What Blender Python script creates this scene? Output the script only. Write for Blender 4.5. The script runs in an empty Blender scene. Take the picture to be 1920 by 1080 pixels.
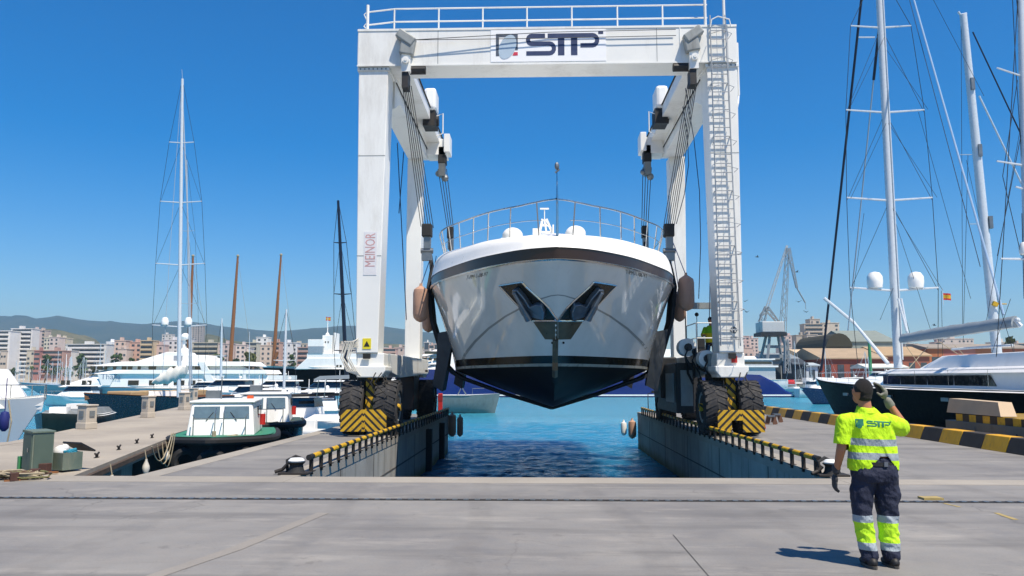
import bpy, bmesh, math, random
from mathutils import Vector, Matrix, Euler
from mathutils.bvhtree import BVHTree
R = math.radians
rnd = random.Random(7)
scene = bpy.context.scene
EXPO, SKYS, SAT, HUE, HCOL, HDEN = .5, .105, 1.52, .505, (.40, .68, .92, 1), .00017
COL = scene.collection
# ---------------------------------------------------------------- camera
F = 1500.0; PIT = math.atan(168/1500.0); YAW = R(1.68); CH = 1.75
CP, SP = math.cos(PIT), math.sin(PIT)
cam_d = bpy.data.cameras.new("camera"); cam = bpy.data.objects.new("camera", cam_d); COL.objects.link(cam)
cam_d.sensor_width = 36; cam_d.lens = F/1920*36; cam_d.clip_start = .1; cam_d.clip_end = 30000
cam.location = (0, 0, CH); cam.rotation_euler = (R(90)+PIT, 0, YAW)
scene.camera = cam
CY, SY = math.cos(YAW), math.sin(YAW)
def slope(py):
    v = 540-py; den = F*CP-v*SP
    return (F*SP+v*CP)/den, den
def at(px, py, d):
    """real-world point at horizontal distance d ahead"""
    s, den = slope(py); lat = (px-960)/den*d
    return Vector((lat*CY-d*SY, lat*SY+d*CY, CH+s*d))
def gp(px, py, z=0.0):
    s, den = slope(py)
    return at(px, py, (z-CH)/s)
def zat(py, d): return CH+slope(py)[0]*d
def pxx(px, y):
    """x of a point seen at column px whose world Y is about y"""
    d = y; return (px-960)/1510*d*CY-d*SY
# ---------------------------------------------------------------- objects
def tag(o, label=None, cat=None, group=None, kind=None):
    if label: o['label'] = label
    if cat: o['category'] = cat
    if group: o['group'] = group
    if kind: o['kind'] = kind
    return o
def thing(name, label, cat, loc=(0, 0, 0), rz=0.0, group=None):
    o = bpy.data.objects.new(name, None); COL.objects.link(o); o.empty_display_size = .3
    o.location = loc; o.rotation_euler = (0, 0, rz)
    return tag(o, label, cat, group)
def kids(o): return [c for c in bpy.data.objects if c.parent == o]
def copy_tree(o, parent=None, ks=None):
    c = o.copy(); COL.objects.link(c)
    if parent: c.parent = parent
    for ch in kids(o): copy_tree(ch, c)
    return c
class MB:
    def __init__(s): s.v = []; s.f = []; s.m = []; s.cur = 0
    def add(s, vs, fs):
        b = len(s.v); s.v += [tuple(x) for x in vs]
        for f in fs: s.f.append([b+i for i in f]); s.m.append(s.cur)
        return s
    def box(s, x0, x1, y0, y1, z0, z1):
        vs = [(x, y, z) for z in (z0, z1) for y in (y0, y1) for x in (x0, x1)]
        return s.add(vs, [(0, 2, 3, 1), (4, 5, 7, 6), (0, 1, 5, 4), (2, 6, 7, 3), (0, 4, 6, 2), (1, 3, 7, 5)])
    def hexa(s, p):
        return s.add(p, [(0, 3, 2, 1), (4, 5, 6, 7), (0, 1, 5, 4), (1, 2, 6, 5), (2, 3, 7, 6), (3, 0, 4, 7)])
    def obox(s, c, size, M):
        vs = []
        for z in (-.5, .5):
            for y in (-.5, .5):
                for x in (-.5, .5): vs.append(Vector(c)+M@Vector((x*size[0], y*size[1], z*size[2])))
        return s.add(vs, [(0, 2, 3, 1), (4, 5, 7, 6), (0, 1, 5, 4), (2, 6, 7, 3), (0, 4, 6, 2), (1, 3, 7, 5)])
    def frame(s, p, q, up=(0, 0, 1)):
        z = (Vector(q)-Vector(p)).normalized(); u = Vector(up)
        if abs(z.dot(u)) > .98: u = Vector((0, 1, 0))
        x = u.cross(z).normalized(); y = z.cross(x); return x, y, z
    def beam(s, p, q, w, h, up=(0, 0, 1)):
        x, y, z = s.frame(p, q, up); r = []
        for c in (Vector(p), Vector(q)):
            r += [c-x*w/2-y*h/2, c+x*w/2-y*h/2, c+x*w/2+y*h/2, c-x*w/2+y*h/2]
        return s.hexa(r)
    def path(s, pts, r, n=8, cap=True, sq=1.0):
        pts = [Vector(p) for p in pts]; k = len(pts)
        rs = r if isinstance(r, (list, tuple)) else [r]*k
        b = len(s.v); up = None
        for i, p in enumerate(pts):
            t = (pts[min(i+1, k-1)]-pts[max(i-1, 0)]).normalized()
            if up is None:
                up = Vector((0, 0, 1)) if abs(t.z) < .9 else Vector((0, 1, 0))
            x = up.cross(t).normalized(); y = t.cross(x).normalized(); up = y
            for j in range(n):
                a = 2*math.pi*(j+.5)/n
                s.v.append(tuple(p+(x*math.cos(a)+y*math.sin(a)*sq)*rs[i]))
        for i in range(k-1):
            for j in range(n):
                s.f.append([b+i*n+j, b+i*n+(j+1) % n, b+(i+1)*n+(j+1) % n, b+(i+1)*n+j]); s.m.append(s.cur)
        if cap:
            s.f.append([b+j for j in range(n)][::-1]); s.m.append(s.cur)
            s.f.append([b+(k-1)*n+j for j in range(n)]); s.m.append(s.cur)
        return s
    def tube(s, p, q, r, r2=None, n=8): return s.path([p, q], [r, r if r2 is None else r2], n)
    def loft(s, rings, closed=True, cap0=True, cap1=True):
        n = len(rings[0]); b = len(s.v)
        for r in rings: s.v += [tuple(p) for p in r]
        for i in range(len(rings)-1):
            for j in range(n if closed else n-1):
                s.f.append([b+i*n+j, b+i*n+(j+1) % n, b+(i+1)*n+(j+1) % n, b+(i+1)*n+j]); s.m.append(s.cur)
        if closed and cap0: s.f.append([b+j for j in range(n)][::-1]); s.m.append(s.cur)
        if closed and cap1: s.f.append([b+(len(rings)-1)*n+j for j in range(n)]); s.m.append(s.cur)
        return s
    def lathe(s, prof, c=(0, 0, 0), axis='z', n=16):
        rings = []
        for r, h in prof:
            ring = []
            for j in range(n):
                a = 2*math.pi*j/n; x, y = r*math.cos(a), r*math.sin(a)
                p = {'z': (x, y, h), 'x': (h, x, y), 'y': (y, h, x)}[axis]
                ring.append((c[0]+p[0], c[1]+p[1], c[2]+p[2]))
            rings.append(ring)
        return s.loft(rings)
    def ball(s, c, r, n=12, k=8, top=1.0, bot=-1.0):
        rr = r if isinstance(r, (tuple, list)) else (r, r, r)
        rings = []
        for i in range(k+1):
            a = math.asin(bot)+(math.asin(top)-math.asin(bot))*i/k
            q = max(math.cos(a), .02)
            rings.append([(c[0]+rr[0]*q*math.cos(2*math.pi*j/n), c[1]+rr[1]*q*math.sin(2*math.pi*j/n), c[2]+rr[2]*math.sin(a)) for j in range(n)])
        return s.loft(rings)
    def prism(s, poly, plane, t0, t1):
        f = {'xz': lambda a, b, t: (a, t, b), 'xy': lambda a, b, t: (a, b, t), 'yz': lambda a, b, t: (t, a, b)}[plane]
        return s.loft([[f(a, b, t0) for a, b in poly], [f(a, b, t1) for a, b in poly]])
    def build(s, name, mat, parent=None, world=False, smooth=False, bevel=0.0, label=None, kind=None, recenter=True):
        off = Vector((0, 0, 0))
        if parent is None and recenter and s.v:
            xs = [p[0] for p in s.v]; ys = [p[1] for p in s.v]; zs = [p[2] for p in s.v]
            off = Vector(((min(xs)+max(xs))/2, (min(ys)+max(ys))/2, min(zs)))
        if world and parent is not None:
            r = parent
            while r.parent: r = r.parent
            inv = Matrix.Rotation(-r.rotation_euler.z, 3, 'Z')
            vs = [inv@(Vector(p)-r.location) for p in s.v]
        else: vs = [Vector(p)-off for p in s.v]
        me = bpy.data.meshes.new(name); me.from_pydata([tuple(p) for p in vs], [], s.f)
        mats = mat if isinstance(mat, (list, tuple)) else [mat]
        for mm in mats: me.materials.append(mm)
        if len(mats) > 1: me.polygons.foreach_set('material_index', s.m)
        bm = bmesh.new(); bm.from_mesh(me)
        bmesh.ops.recalc_face_normals(bm, faces=bm.faces); bm.to_mesh(me); bm.free()
        if smooth:
            me.polygons.foreach_set('use_smooth', [True]*len(me.polygons))
            me.set_sharp_from_angle(angle=R(38))
        o = bpy.data.objects.new(name, me); COL.objects.link(o)
        if parent is not None: o.parent = parent
        else: o.location = off
        if bevel:
            md = o.modifiers.new('bevel', 'BEVEL'); md.width = bevel; md.segments = 2; md.limit_method = 'ANGLE'
        if label: o['label'] = label
        if kind: o['kind'] = kind
        return o
# ---------------------------------------------------------------- materials
def lin(h):
    if isinstance(h, (tuple, list)): return (*h[:3], 1)
    h = h.lstrip('#'); c = [int(h[i:i+2], 16)/255 for i in (0, 2, 4)]
    return tuple([(x/12.92 if x <= .04045 else ((x+.055)/1.055)**2.4) for x in c])+(1,)
MATS = {}
class NT:
    def __init__(s, name):
        s.mat = bpy.data.materials.new(name); s.mat.use_nodes = True; s.t = s.mat.node_tree
        s.bs = s.t.nodes['Principled BSDF']
    def n(s, typ, **k):
        nd = s.t.nodes.new(typ)
        for a, b in k.items(): setattr(nd, a, b)
        return nd
    def l(s, a, b): s.t.links.new(a, b)
    def coords(s, world=False):
        if world: return s.n('ShaderNodeNewGeometry').outputs['Position']
        return s.n('ShaderNodeTexCoord').outputs['Object']
    def noise(s, co, scale=1.0, detail=5, rough=.6, vec=None):
        if vec:
            mp = s.n('ShaderNodeMapping'); mp.inputs['Scale'].default_value = vec; s.l(co, mp.inputs['Vector']); co = mp.outputs[0]
        nd = s.n('ShaderNodeTexNoise'); nd.inputs['Scale'].default_value = scale; nd.inputs['Detail'].default_value = detail
        nd.inputs['Roughness'].default_value = rough; s.l(co, nd.inputs['Vector']); return nd.outputs['Fac']
    def ramp(s, fac, stops, interp='LINEAR'):
        r = s.n('ShaderNodeValToRGB'); e = r.color_ramp; e.interpolation = interp
        while len(e.elements) < len(stops): e.elements.new(.5)
        for i, (p, c) in enumerate(stops):
            e.elements[i].position = p; e.elements[i].color = c if len(c) == 4 else (*c, 1)
        s.l(fac, r.inputs[0]); return r.outputs[0]
    def mix(s, fac, a, b, mode='MIX'):
        m = s.n('ShaderNodeMix', data_type='RGBA', blend_type=mode)
        for sock, val in ((0, fac), (6, a), (7, b)):
            if isinstance(val, (int, float)): m.inputs[sock].default_value = val
            elif isinstance(val, (tuple, list)): m.inputs[sock].default_value = val if len(val) == 4 else (*val, 1)
            else: s.l(val, m.inputs[sock])
        return m.outputs[2]
    def math(s, op, a, b=0.0, c=0.0):
        m = s.n('ShaderNodeMath', operation=op)
        for i, val in enumerate((a, b, c)):
            if isinstance(val, (int, float)): m.inputs[i].default_value = val
            else: s.l(val, m.inputs[i])
        return m.outputs[0]
    def sep(s, co):
        x = s.n('ShaderNodeSeparateXYZ'); s.l(co, x.inputs[0]); return x.outputs
    def bump(s, h, strength=.3, dist=.02):
        b = s.n('ShaderNodeBump'); b.inputs['Strength'].default_value = strength; b.inputs['Distance'].default_value = dist
        s.l(h, b.inputs['Height']); s.l(b.outputs[0], s.bs.inputs['Normal']); return b
    def col(s, c):
        if isinstance(c, (tuple, list)): s.bs.inputs['Base Color'].default_value = c if len(c) == 4 else (*c, 1)
        else: s.l(c, s.bs.inputs['Base Color'])
    def set(s, rough=None, metal=None, spec=None, coat=None):
        if rough is not None: s.bs.inputs['Roughness'].default_value = rough
        if metal is not None: s.bs.inputs['Metallic'].default_value = metal
        if spec is not None: s.bs.inputs['Specular IOR Level'].default_value = spec
        if coat is not None: s.bs.inputs['Coat Weight'].default_value = coat; s.bs.inputs['Coat Roughness'].default_value = .05
def M(name, c, rough=.5, metal=0.0, var=.12, scale=3.0, bump=0.0, dirt=None, dirtamt=.0, coat=0.0, spec=None):
    if name in MATS: return MATS[name]
    t = NT(name); co = t.coords(); c = lin(c)
    f = t.noise(co, scale, 6, .65)
    lo = tuple(max(0, x*(1-var)) for x in c[:3])+(1,); hi = tuple(min(1, x*(1+var*.6)) for x in c[:3])+(1,)
    k = t.ramp(f, [(.3, lo), (.7, hi)])
    if dirtamt:
        g = t.noise(co, scale*.8, 8, .75, vec=(1.6, 1.6, .35))
        g2 = t.ramp(g, [(.5, (0, 0, 0, 1)), (.72, (dirtamt,)*3+(1,))])
        k = t.mix(g2, k, lin(dirt or '#5a5044'))
    t.col(k); t.set(rough, metal, spec, coat)
    rv = t.ramp(t.noise(co, scale*2, 4), [(.3, (max(0, rough-.08),)*3), (.7, (min(1, rough+.08),)*3)])
    t.l(rv, t.bs.inputs['Roughness'])
    if bump: t.bump(t.noise(co, scale*8, 8, .7), bump, .02)
    MATS[name] = t.mat; return t.mat
WHITE = M('white_paint', '#e4e5e2', .38, var=.05, scale=.9, dirt='#8d8270', dirtamt=.35, bump=.04)
LIFTW = M('lift_paint', '#e2e3df', .42, var=.05, scale=.5, dirt='#857a68', dirtamt=.4, bump=.03)
LIFTG = M('lift_grey', '#8f9493', .5, var=.12, dirt='#4b443a', dirtamt=.5)
GEL = M('white_gelcoat', '#ecebe6', .35, var=.03, scale=1.0, spec=.35, dirt='#a39d90', dirtamt=.15)
STEEL = M('stainless_steel', '#b9bcbd', .22, metal=1.0, var=.06)
GALV = M('galvanised_steel', '#7f8486', .45, metal=.8, var=.15)
BLACK = M('black_rubber', '#1b1c1d', .75, var=.3, scale=6, bump=.2)
TYRE = M('tyre_rubber', '#2b2c2f', .9, var=.35, scale=5, bump=.35, dirt='#5f5a52', dirtamt=.6)
DARK = M('dark_machine', '#1d1f22', .6, var=.4, dirt='#3d342a', dirtamt=.6)
OILY = M('oily_brown', '#3a2620', .6, var=.4, dirt='#18110e', dirtamt=.7)
GLASS = M('dark_glass', '#10161c', .06, var=.1, spec=.9)
NAVY = M('navy_paint', '#141c33', .25, var=.1, coat=.3)
BHULL = M('black_hull', '#080605', .6, var=.15, spec=.04)
BLUEH = M('blue_hull', '#16286b', .2, var=.08, scale=.3, coat=.3)
TAN = M('tan_fender', '#a98672', .6, var=.12, dirt='#5e4032', dirtamt=.4)
ROPE = M('rope', '#9b9078', .9, var=.3, scale=20)
WIRE = M('wire_rope', '#3d4043', .5, metal=.5, var=.3, scale=20)
SPAR = M('spar_white', '#c4ccd2', .3, var=.05)
SPARG = M('spar_grey', '#9fabb5', .35, var=.06)
WOOD = M('varnished_wood', '#8a5a34', .4, var=.2, scale=8)
CANV = M('canvas_white', '#d5d2c8', .9, var=.08, bump=.2)
CANVG = M('canvas_grey', '#8f999f', .9, var=.08, bump=.2)
RED = M('red_paint', '#b3231d', .5, var=.12)
YEL = M('yellow_paint', '#c39a12', .55, var=.2, scale=6, dirt='#4a3f22', dirtamt=.6)
ORG = M('orange_paint', '#c9521d', .5)
def concrete(name, c1, c2, stain=True, joints=False, wl=False, cracks=False):
    t = NT(name); co = t.coords(True)
    a = t.noise(co, .35, 8, .62); b = t.noise(co, 3.5, 8, .7); g = t.noise(co, 40, 4, .7)
    st = t.noise(co, .5, 6, .6, vec=(.35, 2.6, 1))
    k = t.ramp(a, [(.36, lin(c1)), (.62, lin(c2))])
    k = t.mix(t.ramp(b, [(.35, (.0,)*3), (.7, (.28,)*3)]), k, lin('#8b8378'))
    k = t.mix(t.ramp(g, [(.35, (.14,)*3), (.6, (0,)*3)]), k, (.05, .05, .05, 1))
    if stain:
        k = t.mix(t.ramp(st, [(.5, (0,)*3), (.64, (.65,)*3)]), k, lin('#5e5d5c'))
        k = t.mix(t.ramp(t.noise(co, .9, 7, .7, vec=(.6, 1.7, 1)), [(.54, (0,)*3), (.70, (.38,)*3)]), k, lin('#a5a097'))
        k = t.mix(t.ramp(t.noise(co, 1.7, 8, .75), [(.6, (0,)*3), (.66, (.4,)*3)]), k, lin('#4f4e4c'))
    if wl:
        z = t.sep(co)[2]
        drip = t.noise(co, 1.2, 7, .7, vec=(2.5, 2.5, .15))
        k = t.mix(t.ramp(drip, [(.52, (0,)*3), (.66, (.55,)*3)]), k, lin('#4c4a42'))
        zz = t.math('ADD', z, t.math('MULTIPLY', t.noise(co, 1.5, 5), .5))
        mr = t.n('ShaderNodeMapRange'); t.l(zz, mr.inputs[0]); mr.inputs[1].default_value = -1.55; mr.inputs[2].default_value = -1.15
        mr.inputs[3].default_value = 1; mr.inputs[4].default_value = 0
        k = t.mix(mr.outputs[0], k, lin('#5f5a2c'))
    if cracks:
        vo = t.n('ShaderNodeTexVoronoi', feature='DISTANCE_TO_EDGE'); vo.inputs['Scale'].default_value = .33
        wob = t.n('ShaderNodeMix', data_type='RGBA', blend_type='ADD'); wob.inputs[0].default_value = .5; t.l(co, wob.inputs[6])
        nz = t.n('ShaderNodeTexNoise'); nz.inputs['Scale'].default_value = 1.6; nz.inputs['Detail'].default_value = 6; t.l(co, nz.inputs['Vector']); t.l(nz.outputs['Color'], wob.inputs[7]); t.l(wob.outputs[2], vo.inputs['Vector'])
        ck = t.ramp(vo.outputs['Distance'], [(.0, (.5,)*3), (.005, (0,)*3)])
        gate = t.ramp(t.noise(co, .22, 4), [(.53, (0,)*3), (.6, (1,)*3)])
        k = t.mix(t.math('MULTIPLY', ck, gate), k, lin('#3a3836'))
        sp = t.ramp(t.noise(co, 7, 3, .8), [(.68, (0,)*3), (.74, (.55,)*3)]); k = t.mix(sp, k, lin('#4a4846'))
        wv = t.n('ShaderNodeTexWave', wave_type='BANDS', bands_direction='X'); wv.inputs['Scale'].default_value = .16; wv.inputs['Distortion'].default_value = 6; wv.inputs['Detail'].default_value = 3; wv.inputs['Detail Scale'].default_value = .35; t.l(co, wv.inputs['Vector'])
        tm = t.math('MULTIPLY', t.ramp(wv.outputs['Fac'], [(.9, (0,)*3), (.97, (.26,)*3)]), t.ramp(t.noise(co, 2.5, 6, .7), [(.4, (.2,)*3), (.65, (1,)*3)]))
        k = t.mix(tm, k, lin('#4f4d4b'))
    t.col(k); t.set(.85)
    h = t.math('ADD', t.math('MULTIPLY', b, .6), t.math('MULTIPLY', g, .25)); t.bump(h, .35, .02)
    return t.mat
YARD = concrete('yard_concrete', '#69696a', '#81807d', cracks=True)
COPE = concrete('coping_concrete', '#858179', '#9c968b', stain=False)
BANDC = concrete('band_concrete', '#77746f', '#88847d', stain=False)
JET = concrete('jetty_concrete', '#8d867b', '#a39b8d', stain=False)
WALLC = concrete('wall_concrete', '#85847f', '#a3a29b', stain=False, wl=True)
def stripes(name, fn):
    t = NT(name); co = t.coords(); s = t.sep(co); fac = fn(t, s)
    w = t.noise(co, 5, 8, .75)
    y = t.ramp(t.noise(co, 4, 6), [(.3, lin('#a8830f')), (.7, lin('#d0a51c'))])
    k = t.mix(fac, y, lin('#1c1b18'))
    k = t.mix(t.ramp(w, [(.55, (0,)*3), (.68, (.75,)*3)]), k, lin('#4a3c26'))
    t.col(k); t.set(.6); t.bump(w, .2, .01); return t.mat
def _chev(t, s):
    a = t.math('ABSOLUTE', s[0]); v = t.math('ADD', a, s[2])
    m = t.math('FRACT', t.math('MULTIPLY', v, 4.6)); m = t.math('LESS_THAN', m, .42)
    c = t.math('GREATER_THAN', a, .045); mid = t.math('LESS_THAN', t.math('FRACT', t.math('MULTIPLY', t.math('SUBTRACT', s[2], t.math('MULTIPLY', a, 1.0)), 5.0)), .35)
    return t.math('ADD', t.math('MULTIPLY', m, c), t.math('MULTIPLY', mid, t.math('SUBTRACT', 1.0, c)))
CHEV = stripes('chevron_paint', _chev)
DIAG = stripes('diagonal_paint', lambda t, s: t.math('LESS_THAN', t.math('FRACT', t.math('MULTIPLY', t.math('ADD', t.math('ADD', s[0], s[1]), s[2]), 3.6)), .45))
RAILM = stripes('rail_paint', lambda t, s: t.math('LESS_THAN', t.math('FRACT', t.math('MULTIPLY', s[1], 1/.7)), .36))
RAMPM = stripes('ramp_edge_paint', lambda t, s: t.math('LESS_THAN', t.math('FRACT', t.math('MULTIPLY', s[1], 1.45)), .5))
# ---------------------------------------------------------------- lettering (2-d shapes)
def arc(cx, cy, r, a0, a1, n=7):
    return [(cx+r*math.cos(R(a0+(a1-a0)*i/n)), cy+r*math.sin(R(a0+(a1-a0)*i/n))) for i in range(n+1)]
def ribbon(pts, w, seg=None):
    P = [Vector((a, b)) for a, b in pts]
    if seg:
        Q = [P[0]]
        for a, b in zip(P, P[1:]):
            k = max(1, int((b-a).length/seg))
            Q += [a+(b-a)*(i+1)/k for i in range(k)]
        P = Q
    n = len(P); L = []; Rr = []
    for i in range(n):
        d0 = (P[i]-P[i-1]).normalized() if i else (P[1]-P[0]).normalized()
        d1 = (P[i+1]-P[i]).normalized() if i < n-1 else d0
        t = (d0+d1).normalized(); nn = Vector((-t.y, t.x)); k = 1/max(.5, nn.dot(Vector((-d0.y, d0.x))))
        L.append(P[i]+nn*w/2*k); Rr.append(P[i]-nn*w/2*k)
    v = [tuple(x) for x in L+Rr]; f = [(i, i+1, n+i+1, n+i) for i in range(n-1)]
    return v, f
def stp_shapes():
    """company mark in a 1160 x 260 box, y up, as (verts, faces, key)"""
    out = []
    S = [(555, 237)]+[(405, 237)]+arc(405, 196, 41, 90, 270)[1:]+[(605, 155)]+arc(605, 105, 50, 90, -90)[1:]+[(345, 55)]
    out.append((*ribbon(S, 46, 30), 'ink'))
    P = [(585, 237), (1085, 237)]+arc(1085, 185, 52, 90, -90)[1:]+[(950, 133)]
    out.append((*ribbon(P, 46, 30), 'ink'))
    out.append((*ribbon([(735, 213), (735, 32)], 72, 30), 'ink'))
    out.append((*ribbon([(880, 213), (880, 32)], 72, 30), 'ink'))
    out.append((*ribbon([(1150, 262), (1205, 262)], 26), 'ink'))
    out.append((*ribbon([(22, 30), (22, 262)], 34, 40), 'frame'))
    out.append((*ribbon([(40, 245), (250, 245)], 34, 40), 'frame'))
    out.append((*ribbon([(235, 227), (235, 90)], 30, 40), 'frame'))
    v = [(130, 120)]; n = 20
    for i in range(n):
        a = 2*math.pi*i/n; x, y = 88*math.cos(a), 135*math.sin(a)
        c, s = math.cos(R(-28)), math.sin(R(-28)); v.append((135+x*c-y*s, 125+x*s+y*c))
    out.append((v, [(0, 1+i, 1+(i+1) % n) for i in range(n)], 'sail'))
    out.append(([(190, 35), (250, 35), (250, 70), (208, 70)], [(0, 1, 2, 3)], 'red'))
    return out
def text2d(s, size=1.0, res=2):
    cu = bpy.data.curves.new('txt', 'FONT'); cu.body = s; cu.size = size; cu.resolution_u = res
    o = bpy.data.objects.new('txt', cu); COL.objects.link(o)
    dg = bpy.context.evaluated_depsgraph_get(); me = bpy.data.meshes.new_from_object(o.evaluated_get(dg))
    v = [(p.co.x, p.co.y) for p in me.vertices]; f = [tuple(p.vertices) for p in me.polygons]
    bpy.data.objects.remove(o); bpy.data.curves.remove(cu); bpy.data.meshes.remove(me)
    return v, f
def bvh_of(o):
    return BVHTree.FromPolygons([o.matrix_basis@p.co if o.parent is None else Matrix.Translation(o.parent.location)@p.co for p in o.data.vertices], [tuple(p.vertices) for p in o.data.polygons])
def hitpx(bvh, px, py, off):
    d = (at(px, py, 10)-Vector((0, 0, CH))).normalized()
    loc, nor, i, dist = bvh.ray_cast(Vector((0, 0, CH)), d)
    if loc is None: return None
    if nor.dot(d) > 0: nor = -nor
    return loc+nor*off
# ================================================================ PEOPLE
def blob(parts, name, mats, parent, voxel=.012, smooth=6, cut=None, keepz=None, folds=None):
    m = MB()
    for p in parts:
        if p[0] == 'c':
            _, a, b, r1, r2 = p; a, b = Vector(a), Vector(b); m.path([a, b], [r1, r2], 14); m.ball(a, r1, 12, 8); m.ball(b, r2, 12, 8)
        elif p[0] == 'e': m.ball(p[1], p[2], 16, 12)
        elif p[0] == 'l': m.loft([[(cx+rx*math.copysign(abs(math.cos(2*math.pi*j/20))**.8, math.cos(2*math.pi*j/20)), cy+ry*math.copysign(abs(math.sin(2*math.pi*j/20))**.8, math.sin(2*math.pi*j/20)), z) for j in range(20)] for (cx, cy, z, rx, ry) in p[1]])
    o = m.build(name, mats, parent)
    md = o.modifiers.new('r', 'REMESH'); md.mode = 'VOXEL'; md.voxel_size = voxel
    ms = o.modifiers.new('s', 'SMOOTH'); ms.iterations = smooth; ms.factor = .5
    dg = bpy.context.evaluated_depsgraph_get(); me = bpy.data.meshes.new_from_object(o.evaluated_get(dg))
    o.modifiers.clear(); o.data = me; me.name = name
    if cut:
        bm = bmesh.new(); bm.from_mesh(me); bmesh.ops.delete(bm, geom=[v for v in bm.verts if cut(v.co)], context='VERTS'); bm.to_mesh(me); bm.free()
    if folds:
        amp, fx, fz = folds; from mathutils import noise as mn
        for v in me.vertices:
            p = v.co; q = Vector((p.x*fx, p.y*fx, p.z*fz+p.x*fx*.6)); n1 = mn.noise(q); n2 = mn.noise(q*2.3+Vector((5, 1, 2)))
            rid = (1-abs(n1)*2.2)*.7+(1-abs(n2)*2)*.35; v.co = p+v.normal*amp*(rid-.45)
    me.polygons.foreach_set('use_smooth', [True]*len(me.polygons))
    return o
SKIN = M('skin', '#a8704f', .55, var=.08, scale=6)
HAIR = M('hair_dark', '#15100e', .75, var=.5, scale=40, bump=.9)
GLOVE = M('glove_grey', '#77776d', .8, var=.2, scale=25, bump=.3)
GLOVED = M('glove_dark', '#35363a', .8, var=.2, scale=25, bump=.3)
def bandmat(name, base, bands, ref='#8d979c', xlim=None, fold=.5):
    t = NT(name); co = t.coords(); s = t.sep(co)
    zz = t.math('ADD', s[2], t.math('MULTIPLY', t.noise(co, 3.0, 3), .02))
    wr = t.noise(co, 5, 6, .6, vec=(1, 1, .5))
    k = t.ramp(wr, [(.3, tuple(x*.86 for x in lin(base)[:3])+(1,)), (.65, lin(base))])
    for (z0, z1, c) in bands:
        f = t.math('MULTIPLY', t.math('GREATER_THAN', zz, z0+.01), t.math('LESS_THAN', zz, z1+.01))
        if xlim: f = t.math('MULTIPLY', f, t.math('MULTIPLY', t.math('GREATER_THAN', s[0], xlim[0]), t.math('LESS_THAN', s[0], xlim[1])))
        k = t.mix(f, k, lin(c))
    t.col(k); t.set(.8); t.bump(t.math('ADD', t.noise(co, 7, 5, .6, vec=(1.3, 1.3, .6)), t.math('MULTIPLY', t.noise(co, 2.6, 3, .5, vec=(1.6, 1, .5)), 1.2)), fold, .05)
    return t.mat
worker = thing('person', 'worker seen from behind in a lime shirt, gloved right hand raised to his head', 'person', gp(1646, 1062), YAW)
worker.rotation_euler = (0, R(1.8), YAW)
def fingers(base, dirv, side, curl, L=.085, spread=.018, r=.0095):
    out = []; d = Vector(dirv).normalized(); s = Vector(side).normalized(); c = Vector(curl).normalized()
    for i, (k, ln) in enumerate(((-1.5, .9), (-.5, 1.05), (.5, 1.0), (1.5, .8))):
        p = Vector(base)+s*spread*k*1.15; 
        a = p+d*L*ln*.45; b = a+(d*.8+c*.6).normalized()*L*ln*.32; e = b+(d*.4+c*.9).normalized()*L*ln*.28
        out += [('c', p, a, r*1.15, r*1.05), ('c', a, b, r*1.05, r), ('c', b, e, r, r*.85)]
    return out
hd = Vector((-.11, .02, 1.615))
L_sh, L_el, L_wr = Vector((-.275, .0, 1.335)), Vector((-.335, -.02, 1.07)), Vector((-.352, .06, .855))
R_sh, R_el, R_wr = Vector((.155, .0, 1.345)), Vector((.335, .12, 1.29)), Vector((.205, .16, 1.52))
LH, RHp = Vector((-.355, .09, .775)), Vector((.155, .15, 1.605))
blob([('e', hd, (.08, .1, .118)), ('e', hd+Vector((-.01, .06, -.06)), (.055, .05, .06)), ('c', hd+Vector((.005, -.02, -.06)), (-.085, -.01, 1.38), .056, .066),
      ('e', hd+Vector((-.086, .0, -.01)), (.012, .02, .032)), ('e', hd+Vector((.082, .0, -.01)), (.012, .02, .032)), ('e', hd+Vector((-.03, .112, -.02)), (.014, .022, .022)),
      ('l', [(-.06, 0, 1.42, .1, .07), (-.06, 0, 1.3, .19, .1), (-.05, 0, 1.1, .16, .1), (-.03, 0, .9, .16, .1)]),
      ('c', (-.06, 0, 1.35), L_sh, .06, .06), ('c', L_sh, L_el, .056, .045), ('c', L_el, L_wr, .045, .03), ('c', (-.06, 0, 1.35), R_sh, .06, .06), ('c', R_sh, R_el, .056, .045), ('c', R_el, R_wr, .046, .03),
      ('c', (-.13, 0, .9), (-.135, .0, .5), .08, .055), ('c', (-.135, 0, .5), (-.085, -.02, .1), .055, .04), ('c', (.07, 0, .9), (.1, 0, .5), .08, .055), ('c', (.1, 0, .5), (.115, .02, .1), .055, .04)],
     'body', SKIN, worker, .011, 3)
# eyes, mouth (on the turned-away face)
for x in (-.05, -.005): m = MB(); m.ball((hd.x+x-.01, hd.y+.092, hd.z+.01), .012, 8, 6); m.build('eye', M('eye_dark', '#1a1412', .3), worker)
m = MB(); m.path([(hd.x-.05, hd.y+.1, hd.z-.065), (hd.x-.02, hd.y+.113, hd.z-.067), (hd.x+.012, hd.y+.1, hd.z-.065)], .005, 6); m.build('mouth', M('lip', '#7d4538', .5), worker)
blob([('e', hd+Vector((.003, -.02, .018)), (.0855, .097, .108)), ('e', hd+Vector((.003, -.047, -.045)), (.067, .056, .056))], 'hair', HAIR, worker, .007, 2,
     cut=lambda c: (c.y > hd.y+.045 and c.z < hd.z+.055) or (c.z < hd.z-.01 and c.x < hd.x-.055) or (c.z < hd.z-.02 and c.y > hd.y-.0))
LIME = bandmat('hi_vis_shirt', '#b9e80c', [(1.115, 1.178, '#8c979e'), (.985, 1.05, '#8c979e')], xlim=(-.262, .25), fold=.9)
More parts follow.
